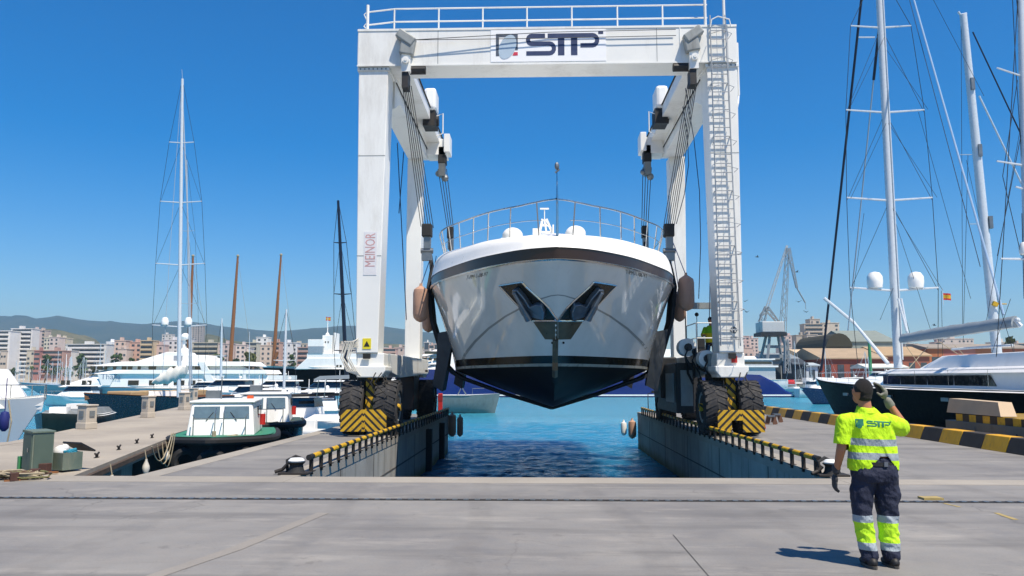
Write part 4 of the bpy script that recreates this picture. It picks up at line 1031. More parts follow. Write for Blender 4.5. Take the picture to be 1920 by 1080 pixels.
for px, y in ((961, 437), (1079, 434)):
    p = at(px, y+4, 33); m = MB(); m.ball((p.x, 33, p.z-.02), (.43, .43, .34), 18, 8, 1, -.2); m.lathe([(.4, p.z-.5), (.42, p.z-.08)], (p.x, 33, 0), 'z', 18); m.box(p.x-.2, p.x+.2, 32.8, 33.2, 7.28, p.z-.45); hb(m, 'satellite_dome', GEL, ar, smooth=True)
p = at(1022, 440, 32); m = MB()
for a, b in (((-.28, 7.3), (-.1, 8.15)), ((.42, 7.3), (.05, 8.15)), ((.1, 7.3), (-.02, 8.1)), ((-.15, 7.6), (.22, 7.6)), ((-.1, 7.9), (.12, 7.9))): m.beam((p.x+a[0], 32, a[1]), (p.x+b[0], 32, b[1]), .07, .1)
m.box(p.x-.5, p.x-.28, 31.9, 32.1, 7.5, 7.75); m.box(p.x+.3, p.x+.36, 31.9, 32.1, 7.3, 7.9)
m.tube((p.x-.02, 32, 8.1), (p.x-.02, 32, 8.55), .02); m.box(p.x-.2, p.x+.16, 31.95, 32.05, 8.55, 8.6); hb(m, 'radar_mast', GEL, ar)
# windlass and bow fittings, bow light pole
m = MB(); m.box(BXC-.5, BXC+.5, 20.2, 20.9, 5.15, 5.26); m.lathe([(.1, 5.25), (.07, 5.32), (.1, 5.4)], (BXC-.25, 20.5, 0)); m.lathe([(.1, 5.25), (.07, 5.32), (.1, 5.4)], (BXC+.25, 20.5, 0)); hb(m, 'windlass', STEEL, yt)
v, f = text2d('DESTINI', .17); wdt = max(x for x, y in v)
m = MB(); m.add([(at(1046, 445, 19.35).x-wdt/2+x, 19.36+abs(x-wdt/2)*.1, 5.07+y*.72) for x, y in v], f); hb(m, 'bow_lettering', M('lettering_dark', '#3a3532', .5), yt)
pb, pt = at(1045, 442, 19.5), at(1043, 306, 19.5)
m = MB(); m.path([pb, Vector((pb.x, 19.5, pb.z+.9)), Vector((pb.x, 19.5, pt.z-.25))], [.035, .03, .016], 8); bp = hb(m, 'bow_light_pole', STEEL, yt)
m = MB(); m.ball((pb.x, 19.5, pt.z-.08), (.06, .06, .1), 10, 6); m.tube((pb.x-.04, 19.5, pt.z-.25), (pb.x+.06, 19.5, pt.z-.16), .025); hb(m, 'bow_light', GALV, bp)
# guard rail
def railpt(t, z_in, inset=.16):
    p = hp_(t, 2.0); x = max(0, p.x-inset*(.2 if t < .6 else 1)); return x, p.y+.05, p.z+z_in
top = []
m = MB()
ts = [i/4 for i in range(0, 31)]
def rz(t): return .86 if t > 1.6 else .86+(1.6-t)*.0
for sx in (-1, 1):
    pts = []
    for t in ts:
        x, y, z = railpt(t, .78, .0); h = z+.14*max(0, 1-t/2.0)
        pts.append((BXC+sx*(x+.08 if t > .3 else max(.0, x)), y-.25*max(0, 1-t/3), h))
    m.path(pts, .022, 8)
    lo = []
    for t in [i/4 for i in range(5, 31)]:
        x, y, z = railpt(t, .4, .05); lo.append((BXC+sx*x, y, z))
    m.path(lo, .011, 6)
gr = hb(m, 'guard_rail', STEEL, yt)
for sx in (-1, 1):
    for t in (1.35, 2.4, 3.1, 3.6, 4.2, 4.9, 5.6, 6.3):
        x, y, z = railpt(t+.15, 0, .12); x2, y2, z2 = railpt(t-.12, .78, 0)
        m = MB(); m.path([(BXC+sx*x, y, z-.02), (BXC+sx*(x2+.08), y2-.25*max(0, 1-t/3), z2+.14*max(0, 1-t/2))], .018, 6); hb(m, 'stanchion', STEEL, gr)
# hull markings by ray onto the hull
bpy.context.view_layer.update()
hbv = bvh_of(hull)
def hull_patch(poly, name, mat, off, par, res=7):
    """triangulated patch following the hull"""
    m = MB(); n = len(poly); P = [Vector(p) for p in poly]
    bm = bmesh.new(); vs = [bm.verts.new((p.x, p.y, 0)) for p in P]; bm.faces.new(vs)
    bmesh.ops.triangulate(bm, faces=bm.faces[:])
    for _ in range(3):
        bmesh.ops.subdivide_edges(bm, edges=[e for e in bm.edges if e.calc_length() > res], cuts=1, use_grid_fill=True); bmesh.ops.triangulate(bm, faces=bm.faces[:])
    bm.verts.index_update(); pts = []
    for v_ in bm.verts:
        h = hitpx(hbv, v_.co.x, v_.co.y, off)
        pts.append(h)
    for i, q in enumerate(pts):
        if q is None: pts[i] = next(z for z in pts if z is not None)
    m.add(pts, [tuple(v_.index for v_ in f.verts) for f in bm.faces]); bm.free()
    return hb(m, name, mat, par, smooth=False)
POCK = M('pocket_dark', '#16170f', .3, var=.4); BRON = M('tarnished_steel', '#6b5f4d', .35, metal=.5, var=.3); ANCH = M('anchor_steel', '#74808c', .35, metal=.8, var=.25)
for side in (0, 1):
    def mx(P): return P if side == 0 else [(2092-x, y) for x, y in P][::-1]
    L = [(937, 535.5), (979, 528.6), (986.7, 537.5), (1018, 566), (1030, 578), (1046, 601), (998.6, 601)]
    pk = hull_patch(mx(L), 'anchor_pocket', POCK, .006, yt)
    rim = [(p[0], p[1]) for p in mx(L)]; 
    m = MB(); q = []
    for a, b in zip(rim, rim[1:]+rim[:1]):
        for i in range(6):
            h = hitpx(hbv, a[0]+(b[0]-a[0])*i/6, a[1]+(b[1]-a[1])*i/6, .012)
            if h is not None: q.append(h)
    m.path(q+[q[0]], .028, 6); hb(m, 'pocket_rim', STEEL, pk)
    hull_patch(mx([(998.6, 601), (1045.6, 601), (1045.6, 636.5), (1022, 636)]), 'stem_guard', BRON, .008, yt)
    A = [(967, 538), (975, 538), (990, 556), (998, 570), (1008, 565), (1018, 567), (1024, 580), (1023, 594), (1012, 592), (999, 587), (985, 586), (978, 572), (976, 556), (966, 545)]
    # anchor: solid shank and flukes standing out of the pocket
    m = MB()
    front = [hitpx(hbv, x, y, .16) for x, y in mx(A)]; back = [hitpx(hbv, x, y, .01) for x, y in mx(A)]
    if all(v is not None for v in front+back): m.loft([back, front])
    a0, a1 = mx([(972, 541), (1000, 590)])[::1 if side == 0 else -1]
    h0, h1 = hitpx(hbv, *a0, .2), hitpx(hbv, *a1, .24); m.path([h0, (h0+h1)/2+Vector((0, -.05, 0)), h1], [.05, .06, .1], 8)
    hb(m, 'anchor', ANCH, pk, bevel=.02)
    p = hitpx(hbv, *(mx([(1036, 642)])[0]), .02); m = MB(); m.ball(p, .03, 8, 6); hb(m, 'through_hull', BLACK, yt)
    # registration lettering
    v, f = text2d('7\u00aa PM-1-132-97' if False else '7-PM-1-08-97', 1.0); wd = max(x for x, y in v)
    if side == 0: ox, oy, ux, uy = 874, 524.5, (40, -7.5), (2.0, -11)
    else: ox, oy, ux, uy = 1174, 513, (40, 8.5), (-2.0, -11)
    m = MB(); pts = []
    for x, y in v:
        h = hitpx(hbv, ox+ux[0]*x/wd+uy[0]*y, oy+ux[1]*x/wd+uy[1]*y, .006); pts.append(h)
    pts = [q or pts[0] for q in pts]
    m.add(pts, f); hb(m, 'registration_lettering', M('lettering_dark', '#3a3532', .5), yt)
m = MB(); strip_ = []
for y in range(636, 690, 6):
    h = hitpx(hbv, 1046, y, .0); 
    if h is not None: strip_.append((BXC, h.y-.03, h.z))
strip_ += [(BXC, 21.5, 1.98), (BXC, 21.75, 1.8)]
m.path(strip_, .085, 6); hb(m, 'stem_band', BRON, yt)
arcp = [(866, 680), (872, 664), (890, 641), (916, 616), (948, 593), (985, 573), (1015, 560), (1033, 554.5), (1046, 553)]  # arc-shaped reflection in the glossy bow, painted as a thin grey ribbon
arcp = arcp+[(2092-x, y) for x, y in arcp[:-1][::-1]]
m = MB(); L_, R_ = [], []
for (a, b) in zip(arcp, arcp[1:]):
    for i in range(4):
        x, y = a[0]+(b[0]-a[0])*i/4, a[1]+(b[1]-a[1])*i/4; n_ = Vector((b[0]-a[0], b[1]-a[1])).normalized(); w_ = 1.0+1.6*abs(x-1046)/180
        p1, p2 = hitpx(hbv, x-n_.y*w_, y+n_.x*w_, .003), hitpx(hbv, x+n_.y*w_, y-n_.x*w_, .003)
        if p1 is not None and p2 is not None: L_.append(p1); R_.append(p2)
m.loft([L_, R_], closed=False); hb(m, 'painted_reflection', M('reflection_grey', '#8d908d', .2, coat=.4), yt)
# fenders hung from the yacht
def fender(px, py0, py1, d, r, lab, mat=TAN, grp=None):
    a, b = at(px, py0, d), at(px, py1, d); x, y = a.x, a.y
    o = thing('fender', lab, 'fender', (x, y, b.z), 0, grp); h = a.z-b.z
    m = MB(); m.lathe([(.03, -.02), (r*.55, .03), (r*.9, r*.5), (r, r), (r, h-r), (r*.9, h-r*.5), (r*.55, h-.06), (.05, h), (.04, h+.08)], (0, 0, 0), 'z', 18)
    m.build('body', mat, o, smooth=True)
    return o
G = 'tan fenders hung along the big motor yacht'
for px, y0, y1, d, r, lab, tp in ((789, 536, 603, 26.0, .25, 'outer tan fender hanging left of the big motor yacht bow', (812, 470)), (804, 564, 622, 27.2, .22, 'inner lower tan fender tucked behind the outer left one', (818, 480)), (1286, 516, 582, 25.8, .26, 'outer tan fender hanging right of the big motor yacht bow', (1262, 455)), (1273, 546, 602, 27.0, .22, 'inner lower tan fender tucked behind the outer right one', (1262, 470))):
    o = fender(px, y0, y1, d, r, lab, TAN, G); a, b = at(px, y0, d), at(*tp, d)
    m = MB(); m.tube(a, b, .014, n=6); m.build('hanging_rope', M('blue_rope', '#27467a', .8), o, world=True)
# slings
def sling(y, lab, z_block, xb0, xb1, w=.55):
    o = thing('boat_sling', lab, 'sling', (BXC, y, .7))
    t = next(t for t in [i/20 for i in range(180)] if hp_(t, 0).y >= y)
    for sx, xb in ((-1, xb0), (1, xb1)):
        prof = [Vector((xb, z_block)), Vector((BXC+sx*3.98, 5.3)), Vector((BXC+sx*4.05, 4.7)), Vector((BXC+sx*3.93, 3.6)), Vector((BXC+sx*3.5, 2.2)), Vector((BXC+sx*3.25, 1.92)), Vector((BXC+sx*2.9, 1.72)), Vector((BXC+sx*1.5, 1.22)), Vector((BXC, .77))]
        m = MB(); rings = []
        for i, p in enumerate(prof):
            ww = .12 if i == 0 else .3 if i == 1 else w
            a = prof[max(0, i-1)]; b = prof[min(len(prof)-1, i+1)]; tt = (b-a).normalized(); nn = Vector((tt.y, -tt.x))*.05
            rings.append([(p.x-nn.x, y-ww, p.y-nn.y), (p.x+nn.x, y-ww, p.y+nn.y), (p.x+nn.x, y+ww, p.y+nn.y), (p.x-nn.x, y+ww, p.y-nn.y)])
        m.loft(rings); m.build('strap', M('sling_black', '#14171c', .8, var=.4, scale=9, bump=.3), o, world=True)
        # loose protective sleeve folds
        m = MB(); c = BXC+sx*3.45
        m.loft([[(c-.25, y-w-.06, 3.2), (c+.3*1, y-w-.1, 3.3), (c+.25, y-w*.2, 3.3), (c-.2, y-w*.2, 3.2)], [(c-.3, y-w-.05, 2.2), (c+.1, y-w-.16, 2.2), (c+.12, y-w*.2, 2.2), (c-.3, y-w*.2, 2.2)], [(c-.42, y-w, 1.5), (c-.08, y-w-.12, 1.3), (c-.02, y-w*.2, 1.35), (c-.4, y-w*.2, 1.5)]])
        m.build('sleeve', M('sleeve_grey', '#2f3439', .6, var=.4, scale=5, bump=.4), o, world=True)
    return o
fb0, fb1 = at(801, 470, 25.9), at(1254, 465, 25.9)
sling(26.6, 'front black sling under the big motor yacht just behind its bow flare', fb0.z, fb0.x, fb1.x)
lo0, lo1 = at(844, 455, 33.4), at(1208, 455, 33.4)
sling(33.4, 'rear black sling under the big motor yacht between the far legs', lo0.z, lo0.x, lo1.x)
# ================================================================ SLIP RAILS, BOLLARDS, KERB
for (x, y0, y1, lab, sx) in ((SLX0+.02, 15.05, PEY-.2, 'low yellow and black pipe rail along the left edge of the slip', -1), (SLX1-.02, 15.05, PRE-1.8, 'low yellow and black pipe rail along the right edge of the slip', 1)):
    o = thing('edge_rail', lab, 'kerb rail', (x, y0, 0))
    m = MB(); m.path([(0, 0, .27), (0, y1-y0, .27)], .055, 10); m.build('rail', RAILM, o, smooth=True)
    n = int((y1-y0)/.7)
    for i in range(n+1):
        m = MB(); m.box(-.032, .032, -.032, .032, -.06, .24); m.box(-.07, .07, -.075, .075, -.0, .012); po = m.build('post', M('rusty_black', '#241f1c', .7, var=.4, scale=12), o); po.location = (0, min(i*.7+.18, y1-y0-.06), 0)
for (x, lab) in ((SLX0-.12, 'black bollard with a white top at the left corner of the slip'), (SLX1+.1, 'black bollard with a white top at the right corner of the slip')):
    o = thing('bollard', lab, 'bollard', (x, 14.75, 0)); o.scale = (.85, .85, .85)
    m = MB(); m.box(-.34, .3, -.2, .2, 0, .05); m.path([(-.45, -.05, .05), (-.3, 0, .1), (-.2, 0, .2)], .04, 8); m.build('base_plate', M('rusty_black', '#241f1c', .7), o, bevel=.01)
    m = MB(); m.lathe([(.2, .04), (.16, .1), (.14, .2), (.2, .26)], (0, 0, 0)); m.path([(-.22, .1, .05), (-.24, .12, .28), (-.08, .2, .36), (.05, .25, .3)], .035, 8); m.build('post', BLACK, o, smooth=True)
    m = MB(); m.lathe([(.16, .262), (.175, .29), (.13, .34), (.02, .35)], (0, 0, 0), 'z', 20); m.build('cap', WHITE, o, smooth=True)
for px, lab, s in ((848, 'tan cylinder fender hung at the end of the left slip pier', 1), (1198, 'tan and white fender hung at the end of the right slip pier', -1)):
    d = 39.4 if s > 0 else 41.0
    for k, (dx, q) in enumerate(((0, .2), (.42 if s > 0 else -.12, .15))):
        o = fender(px+s*(k*10), 775+k*5 if s > 0 else 787+k*3, 818 if s > 0 else 822-k*6, d+.3*k, q, lab if k == 0 else lab.replace('tan', 'smaller tan').replace('cylinder', 'tapered'), TAN if s > 0 or k == 0 else WHITE)
        o.location.x = (SLX0+.18+.36*k) if s > 0 else (SLX1-.32-.4*k)
# striped kerb: one thing per concrete block, pairs of colours alternate
kx = PRX-.45; KY = M('kerb_yellow', '#d09c12', .6, var=.15, scale=4, dirt='#5b4a22', dirtamt=.5, bump=.1); KB = M('kerb_black', '#37332f', .8, var=.3, scale=4, bump=.1)
y = 15.2; i = 0
K0 = {}
while y < 40.8:
    L = 1.05
    mat = KY if i % 2 == 0 else KB
    if mat.name not in K0:
        m = MB(); m.prism([(-.3, 0), (.3, 0), (.3, .3), (.16, .36), (-.16, .36)], 'xz', -L/2+.01, L/2-.01)
        o = m.build('kerb_block', mat, None, bevel=.015); K0[mat.name] = o
    else: o = K0[mat.name].copy(); COL.objects.link(o)
    o.location = (kx, y+L/2, 0.0)
    tag(o, ('yellow' if i % 2 == 0 else 'black')+' painted kerb block on the right quay edge, one of the alternating row', 'kerb block', ('yellow' if i % 2 == 0 else 'black')+' blocks of the striped kerb')
    y += L; i += 1
# gangway box beyond the kerb
p = at(1790, 775, 22.6)
o = thing('loading_ramp', 'grey steel ramp box with striped lip and tan board just beyond the striped kerb', 'ramp', (PRX+.75, 21.6, 0))
m = MB(); m.box(-.45, 1.7, -3.0, 2.6, -.5, .52); m.box(-.47, -.45, 1.0, 1.06, -.2, .4); m.build('box', M('ramp_grey', '#596365', .6, var=.15, dirt='#33312c', dirtamt=.4), o, bevel=.02)
m = MB(); m.box(-.40, 1.65, -2.9, 2.1, .52, .72); m.build('lip', RAMPM, o)
m = MB(); m.hexa([(-.42, -.2, .74), (.0, -.2, .74), (.0, 2.55, .74), (-.42, 2.55, .74), (-.3, .1, 1.1), (.06, .1, 1.1), (.06, 2.6, 1.14), (-.3, 2.6, 1.14)]); m.build('board', M('ramp_tan', '#b5a084', .8, var=.08), o)
m = MB(); m.path([(-.5, -1.0, .1), (-.56, -1.0, .15), (-.56, -1.0, .28), (-.5, -1.0, .33)], .02); m.build('handle', BLACK, o)
q = MB(); q.box(PRX, PRX+3, 18.2, 24.6, -3, -.55); struct(q.build('quay_ledge', WALLC, recenter=False))
# odds beside the right bogie
m = MB(); m.path([(7.2, 27.6, .05), (7.3, 27.5, .35), (7.6, 27.4, .4), (7.7, 27.5, .05)], .04, 8); tag(m.build('hose_end', RED, smooth=True), 'red bent hose on the ground right of the ladder-side wheels', 'hose')
for i, (px, lab) in enumerate(((1446, 'grey concrete-footed trestle beside the striped kerb, nearer one'), (1457, 'brownish trestle at the start of the striped kerb'))):
    g = gp(px, 796-i*4); o = thing('trestle', lab, 'trestle', (g.x, g.y, 0))
    for s in (-1, 1):
        m = MB(); m.beam((s*.16, 0, 0), (s*.08, 0, .3), .05, .16); m.build('leg', M('rust_brown', '#6a4a38', .8, var=.3), o)
    m = MB(); m.box(-.13, .13, -.12, .12, .28, .34); m.build('top', GALV, o)
# ================================================================ BOATS
def hullmat(name, top, bot='#5d2420', zs=None, stripe=None):
    return M(name, top, .22, var=.06, scale=.6, coat=.3, dirt='#6b6458', dirtamt=.25)
def hull(m, L, B, z0, z1, rake=1.5, sheer=.5, stern=.8, p=2.2, n=18, low=.72):
    rings = []
    for i in range(n+1):
        t = i/n; 
        h = B/2*(stern+(1-stern)*math.sin(min(1, t/.45)*math.pi/2)) if t < .45 else B/2*max(.012, 1-((t-.45)/.55)**p)
        zd = z1+sheer*max(0, (t-.3)/.7)**2
        ring = []; prof = [(1, 1), (.96, .7), (low+.1, .35), (low*.75, .12), (0, 0)]
        full = []
        for hh, v in prof:
            hk = hh if t < .45 else hh*(1-(1-v)*((t-.45)/.55)**1.5*.75)
            xx = -L/2+L*t-rake*(1-v)*max(0, (t-.35)/.65)**1.5
            full.append((xx, h*hk, z0+(zd-z0)*v))
        rings.append([(x, y, z) for x, y, z in full]+[(x, -y, z) for x, y, z in full[:-1][::-1]])
    m.loft(rings); return m
def tierx(m, xa, xf, hw, z0, z1, rf=.8, ra=.2, nose=1.5, shrink=.95, n=6):
    def plan(a, f, h):
        pts = [(a, h)]
        for i in range(n+1):
            an = math.pi/2*i/n; pts.append((f-nose*(1-math.sin(an)), h*math.cos(an)**.6 if i < n else 0))
        return pts+[(x, -y) for x, y in pts[::-1] if y > 0]
    m.loft([[(x, y, z0) for x, y in plan(xa, xf, hw)], [(x, y, z1) for x, y in plan(xa+ra, xf-rf, hw*shrink)]]); return m
def rail_loop(m, L, B, z, h, frac=.5, r=.015, posts=6, inset=.93, p=2.2):
    pts = []
    for i in range(13):
        t = 1-frac*(1-i/12)
        hh = B/2*max(.02, 1-(max(0, t-.45)/.55)**p)*inset; pts.append((-L/2+L*t-.05, hh))
    loop = [(x, y, z+h) for x, y in pts]+[(x, -y, z+h) for x, y in pts[::-1]]
    m.path(loop, r, 6)
    for i in range(0, 13, max(1, 12//posts)):
        for s in (1, -1): m.tube((pts[i][0], s*pts[i][1], z), (pts[i][0], s*pts[i][1], z+h), r*.8, n=5)
def mast(parent, a, b, r, mat, spreaders, tr=Vector((1, 0, 0)), n=10, stays=True, world=True, wm=None, taper=.6, sw=None):
    a, b = Vector(a), Vector(b); m = MB(); m.path([a, a+(b-a)*.6, b], [r, r*.9, r*taper], n)
    mm = m.build('mast', mat, parent, world=world, smooth=True)
    prev = None
    for t, hw in spreaders:
        c = a+(b-a)*t; m = MB()
        m.path([c-tr*hw+Vector((0, 0, hw*.07)), c, c+tr*hw+Vector((0, 0, hw*.07))], [(sw or r*.28)*.7, sw or r*.35, (sw or r*.28)*.7], 6); m.build('spreader', mat, mm, world=world)
    if stays:
        m = MB(); ends = [(t, hw) for t, hw in spreaders]
        for s in (-1, 1):
            pts = [b]+[a+(b-a)*t+tr*hw*s+Vector((0, 0, hw*.07)) for t, hw in sorted(ends, reverse=True)]+[a+tr*s*(ends[0][1] if ends else r*8)*.9+Vector((0, 0, .3))]
            m.path(pts, wm or r*.09, 5)
            lst = sorted(ends, reverse=True)
            for (t1, h1), (t0, h0) in zip(lst, lst[1:]):
                m.path([a+(b-a)*t1, a+(b-a)*t0+tr*h0*s], (wm or r*.09)*.8, 4)
        m.build('shroud', WIRE, mm, world=world)
    return mm
RAD = YAW
RIGHT = Vector((CY, SY, 0)); FWD = Vector((-SY, CY, 0))
# ---- ketch on the right
kt = thing('sailing_yacht', 'large black-hulled sailing yacht moored behind the striped kerb, grey boom cover and twin white radomes', 'sailing yacht', (22.6, 44, W), R(90))
m = MB(); hull(m, 43, 7.2, -.8, 3.05, 6, .55, .85, 2.4, 24); hl = m.build('hull', BHULL, kt, smooth=True)
m = MB(); hull(m, 43.06, 7.26, 3.0, 3.14, .1, .55, .85, 2.4, 24, low=1.0); m.build('deck', WHITE, kt)
m = MB(); tierx(m, -17, 5.5, 2.75, 3.1, 3.85, 1.6, .3, 3, .98); ch = m.build('coach_roof', M('roof_white', '#ccd3d8', .35, var=.05), kt)
m = MB(); tierx(m, -17.2, 5.0, 2.95, 3.85, 4.12, 1.2, .2, 3, .9); m.build('roof', GEL, kt, bevel=.04)
m = MB(); tierx(m, -16, 1, 2.1, 4.12, 4.75, 2.2, .3, 2, .9); m.build('pilot_house', GEL, kt, bevel=.04)
m = MB(); tierx(m, -1.5, 0.3, 1.75, 4.2, 4.5, .9, .1, 1.2, .9); m.build('windscreen', GLASS, kt)
for sgn in (1, -1):
    for x0, x1 in ((-8.2, -5.2), (-5.1, -2.6), (-2.5, .4), (.5, 2.6)):
        m = MB(); m.prism([(x0-(.5 if x0 < -8 else 0), 3.28), (x1, 3.28), (x1, 3.76), (x0+(.0), 3.76)], 'xz', sgn*2.76, sgn*2.72); m.build('window', GLASS, ch)
m = MB(); rail_loop(m, 42, 7.0, 3.25, .75, .95, .014, 12); m.build('guard_rail', STEEL, kt)
for x in (-6, 0, 6):
    m = MB(); m.prism([(x-.35, 2.55), (x+.35, 2.55), (x+.35, 2.72), (x-.35, 2.72)], 'xz', 3.52, 3.66); m.build('porthole', GALV, kt)
mb, mt = at(1684, 690, 49.5), at(1646, -60, 49.5)
def yfrac(py): 
    z = zat(py, 49.5); return (z-mb.z)/(mt.z-mb.z)
mm = mast(kt, mb, mt, .25, SPAR, [(yfrac(545), 2.75), (yfrac(376), 2.7), (yfrac(211), 2.5), (yfrac(52), 1.95)], RIGHT, 12, True, True, .02, .85, .075)
m = MB(); m.path([mb+Vector((.2, -.22, .5)), mt+Vector((.14, -.2, 0))], .05, 8); m.build('mast_track', SPAR, mm, world=True)
for px in (1641, 1718):
    c = at(px, 541, 49.5); m = MB(); m.lathe([(.1, -.05), (.42, 0), (.47, .35), (.45, .7), (.3, .93), (.05, 1.0)], (c.x, c.y, c.z+.05), 'z', 18); m.build('radome', GEL, mm, world=True, smooth=True)
m = MB(); m.path([at(1640, 70, 49.5), at(1610, 70, 49.5)], .05, 6); m.build('spreader', SPAR, mm, world=True)
m = MB(); b0, b1 = at(1694, 637, 48.8), at(1905, 606, 37.6); m.path([b0, b1], [.14, .14], 10)
bo = m.build('boom', SPARG, kt, world=True)
m = MB(); rings = []
for i in range(21):
    t = i/20; c = b0+(b1-b0)*t; hgt = .40-.12*abs(t-.45)+.02*math.sin(t*40); wd = .3-.06*t
    rings.append([tuple(c+RIGHT*(wd*x)+Vector((0, 0, z*hgt))) for x, z in ((-.8, -.55), (-1, 0), (-.75, .6), (-.15, 1), (.15, 1), (.75, .6), (1, 0), (.8, -.55))])
m.loft(rings); m.build('sail_cover', CANVG, bo, world=True, smooth=True)
m = MB(); m.path([at(1903, 600, 37.6), at(1915, 612, 37.4)], .1, 6); m.ball(at(1908, 600, 37.5), .12, 8, 6); m.path([at(1785, 655, 42), at(1900, 647, 38)], .06, 6); m.build('boom_end', SPAR, bo, world=True)
def stay(pa, pb, da, db, r, mat=WIRE, par=None, name='stay'):
    m = MB(); m.path([at(*pa, da), at(*pb, db)], r, 6); return m.build(name, mat, par or kt, world=True)
DST = M('dark_sail_cloth', '#10182e', .7)
stay((1540, 695), (1631, -150), 63, 51, .085, DST, None, 'furled_forestay')
stay((1648, 55), (1638, 150), 50, 51.5, .09, DST, None, 'furled_staysail')
stay((1638, 150), (1590, 620), 51.5, 57, .045, SPARG, None, 'furled_staysail')
m = MB(); m.path([at(1545, 559, 58), at(1602, 606, 58)], .12, 8); m.path([at(1602, 606, 58), at(1665, 682, 55)], [.1, .13], 8); m.build('spinnaker_pole', SPAR, kt, world=True)
BST = M('blue_stay', '#8fa9c4', .5, var=.05)
stay((1708, -20), (1882, 590), 49, 38, .05, BST); stay((1700, -20), (1838, 500), 49, 41, .018)
for a, b in (((1745, -10), (1845, 180)), ((1660, 90), (1740, 205)), ((1665, 230), (1757, 370)), ((1670, 385), (1768, 545)), ((1620, 400), (1600, 545)), ((1662, 230), (1595, 372)), ((1658, 70), (1592, 205)), ((1688, 560), (1710, 640)), ((1680, 420), (1752, 640)), ((1675, 540), (1650, 600)), ((1722, 210), (1820, 560)), ((1765, 545), (1768, 690))):
    stay(a, b, 49.3, 49.0, .013)
for a, b in (((1684, 560), (1700, 622)), ((1690, 560), (1702, 626))): stay(a, b, 49, 48.5, .06, SPAR, None, 'gooseneck_strut')
for a, b in (((1700, 650), (1730, 693)), ((1740, 650), (1700, 695)), ((1790, 648), (1830, 688)), ((1760, 640), (1850, 700))): stay(a, b, 46, 45, .02, ROPE, None, 'sheet')
m = MB(); fl = at(1771, 553, 49); m.tube(fl+Vector((-.1, 0, -.6)), fl+Vector((-.1, 0, .4)), .015, n=6); fp = m.build('flag_staff', SPAR, kt, world=True)
def flag(c, w, h, par, ax=RIGHT):
    for k, (a, b, mt_) in enumerate(((0, .25, RED), (.25, .75, YEL), (.75, 1, RED))):
        m = MB(); rows = []
        for j in range(2):
            z = c.z+h*((b, a)[j]); rows.append([tuple(c+ax*(w*i/6)+FWD*(.08*w*math.sin(i*1.3))+Vector((0, 0, z-c.z-.08*w*i/6))) for i in range(7)])
        m.loft(rows, closed=False); o = m.build('flag', mt_, par, world=True)
        s = o.modifiers.new('s', 'SOLIDIFY'); s.thickness = .01
flag(fl+Vector((-.1, 0, -.3)), .5, .42, fp)
# mizzen mast just outside the frame, its spreaders reach in
zb_ = at(1935, 690, 36); zt_ = at(1912, -60, 36)
mz = mast(kt, zb_, zt_, .22, SPAR, [], RIGHT)
for (x0, y0), (x1, y1) in (((1869, 127), (1925, 146)), ((1869, 302), (1925, 311)), ((1876, 485), (1925, 486)), ((1904, 350), (1925, 356))): m = MB(); m.path([at(x0, y0, 36), at(x1, y1, 36)], [.04, .06], 6); m.build('spreader', SPAR, mz, world=True)
m = MB(); c = at(1921, 476, 36); m.lathe([(.1, -.05), (.2, 0), (.22, .3), (.14, .5), (.02, .55)], tuple(c), 'z', 14); m.build('radome', GEL, mz, world=True, smooth=True)
for a, b in (((1898, -10), (1906, 150)), ((1906, 150), (1918, 330)), ((1905, -10), (1920, 130)), ((1908, 150), (1880, 330)), ((1880, 330), (1915, 480)), ((1915, 250), (1870, 480)), ((1916, 400), (1920, 560))): stay(a, b, 36, 36, .016)
for a, b in (((1915, 230), (1850, 600)), ((1870, 560), (1912, 700)), ((1895, 560), (1850, 690)), ((1900, 640), (1904, 690))): stay(a, b, 38, 38, .012)
# ---- second yacht behind, with the raked bright mast
y2 = thing('sailing_yacht', 'white yacht behind the black-hulled one, its bright raked mast carrying a small yellow rag', 'sailing yacht', tuple(at(1873, 742, 57).xy)+(W,), R(85))
m = MB(); hull(m, 26, 6, -.6, 2.6, 3, .4); m.build('hull', WHITE, y2, smooth=True)
m = MB(); tierx(m, -8, 6, 2, 2.6, 3.3); m.build('coach_roof', GEL, y2)
a, b = at(1872, 690, 57), at(1806, 28, 57)
mm2 = mast(y2, a, b, .34, SPAR, [], RIGHT, 12, False, True, None, .75)
m = MB(); m.path([b+Vector((-.35, 0, .25)), b+Vector((-.2, 0, .0)), b+Vector((.25, 0, .1))], .09, 8); m.build('masthead', SPAR, mm2, world=True)
for px, py in ((1824, 155), (1838, 280), (1858, 415)): c = at(px, py, 56.6); m = MB(); m.box(c.x-.1, c.x+.16, c.y, c.y+.3, c.z-.5, c.z+.4); m.build('mast_fitting', GALV, mm2, world=True)
m = MB(); c = at(1866, 570, 56.5); m.obox(c, (.35, .2, .3), Matrix.Rotation(.4, 3, 'Y')); m.path([c, c+Vector((.8, 0, 0))], .04, 6); m.build('yellow_rag', YEL, mm2, world=True)
for a_, b_, r_, mt_ in (((1824, 60), (1930, 285), .05, DST), ((1836, 180), (1918, 350), .06, SPAR), ((1802, 40), (1805, 620), .016, WIRE), ((1815, 290), (1806, 640), .016, WIRE), ((1812, 300), (1870, 560), .014, WIRE), ((1800, 290), (1822, 290), .03, SPARG), ((1818, 420), (1850, 420), .03, SPARG)):
    stay(a_, b_, 57, 57, r_, mt_, y2)
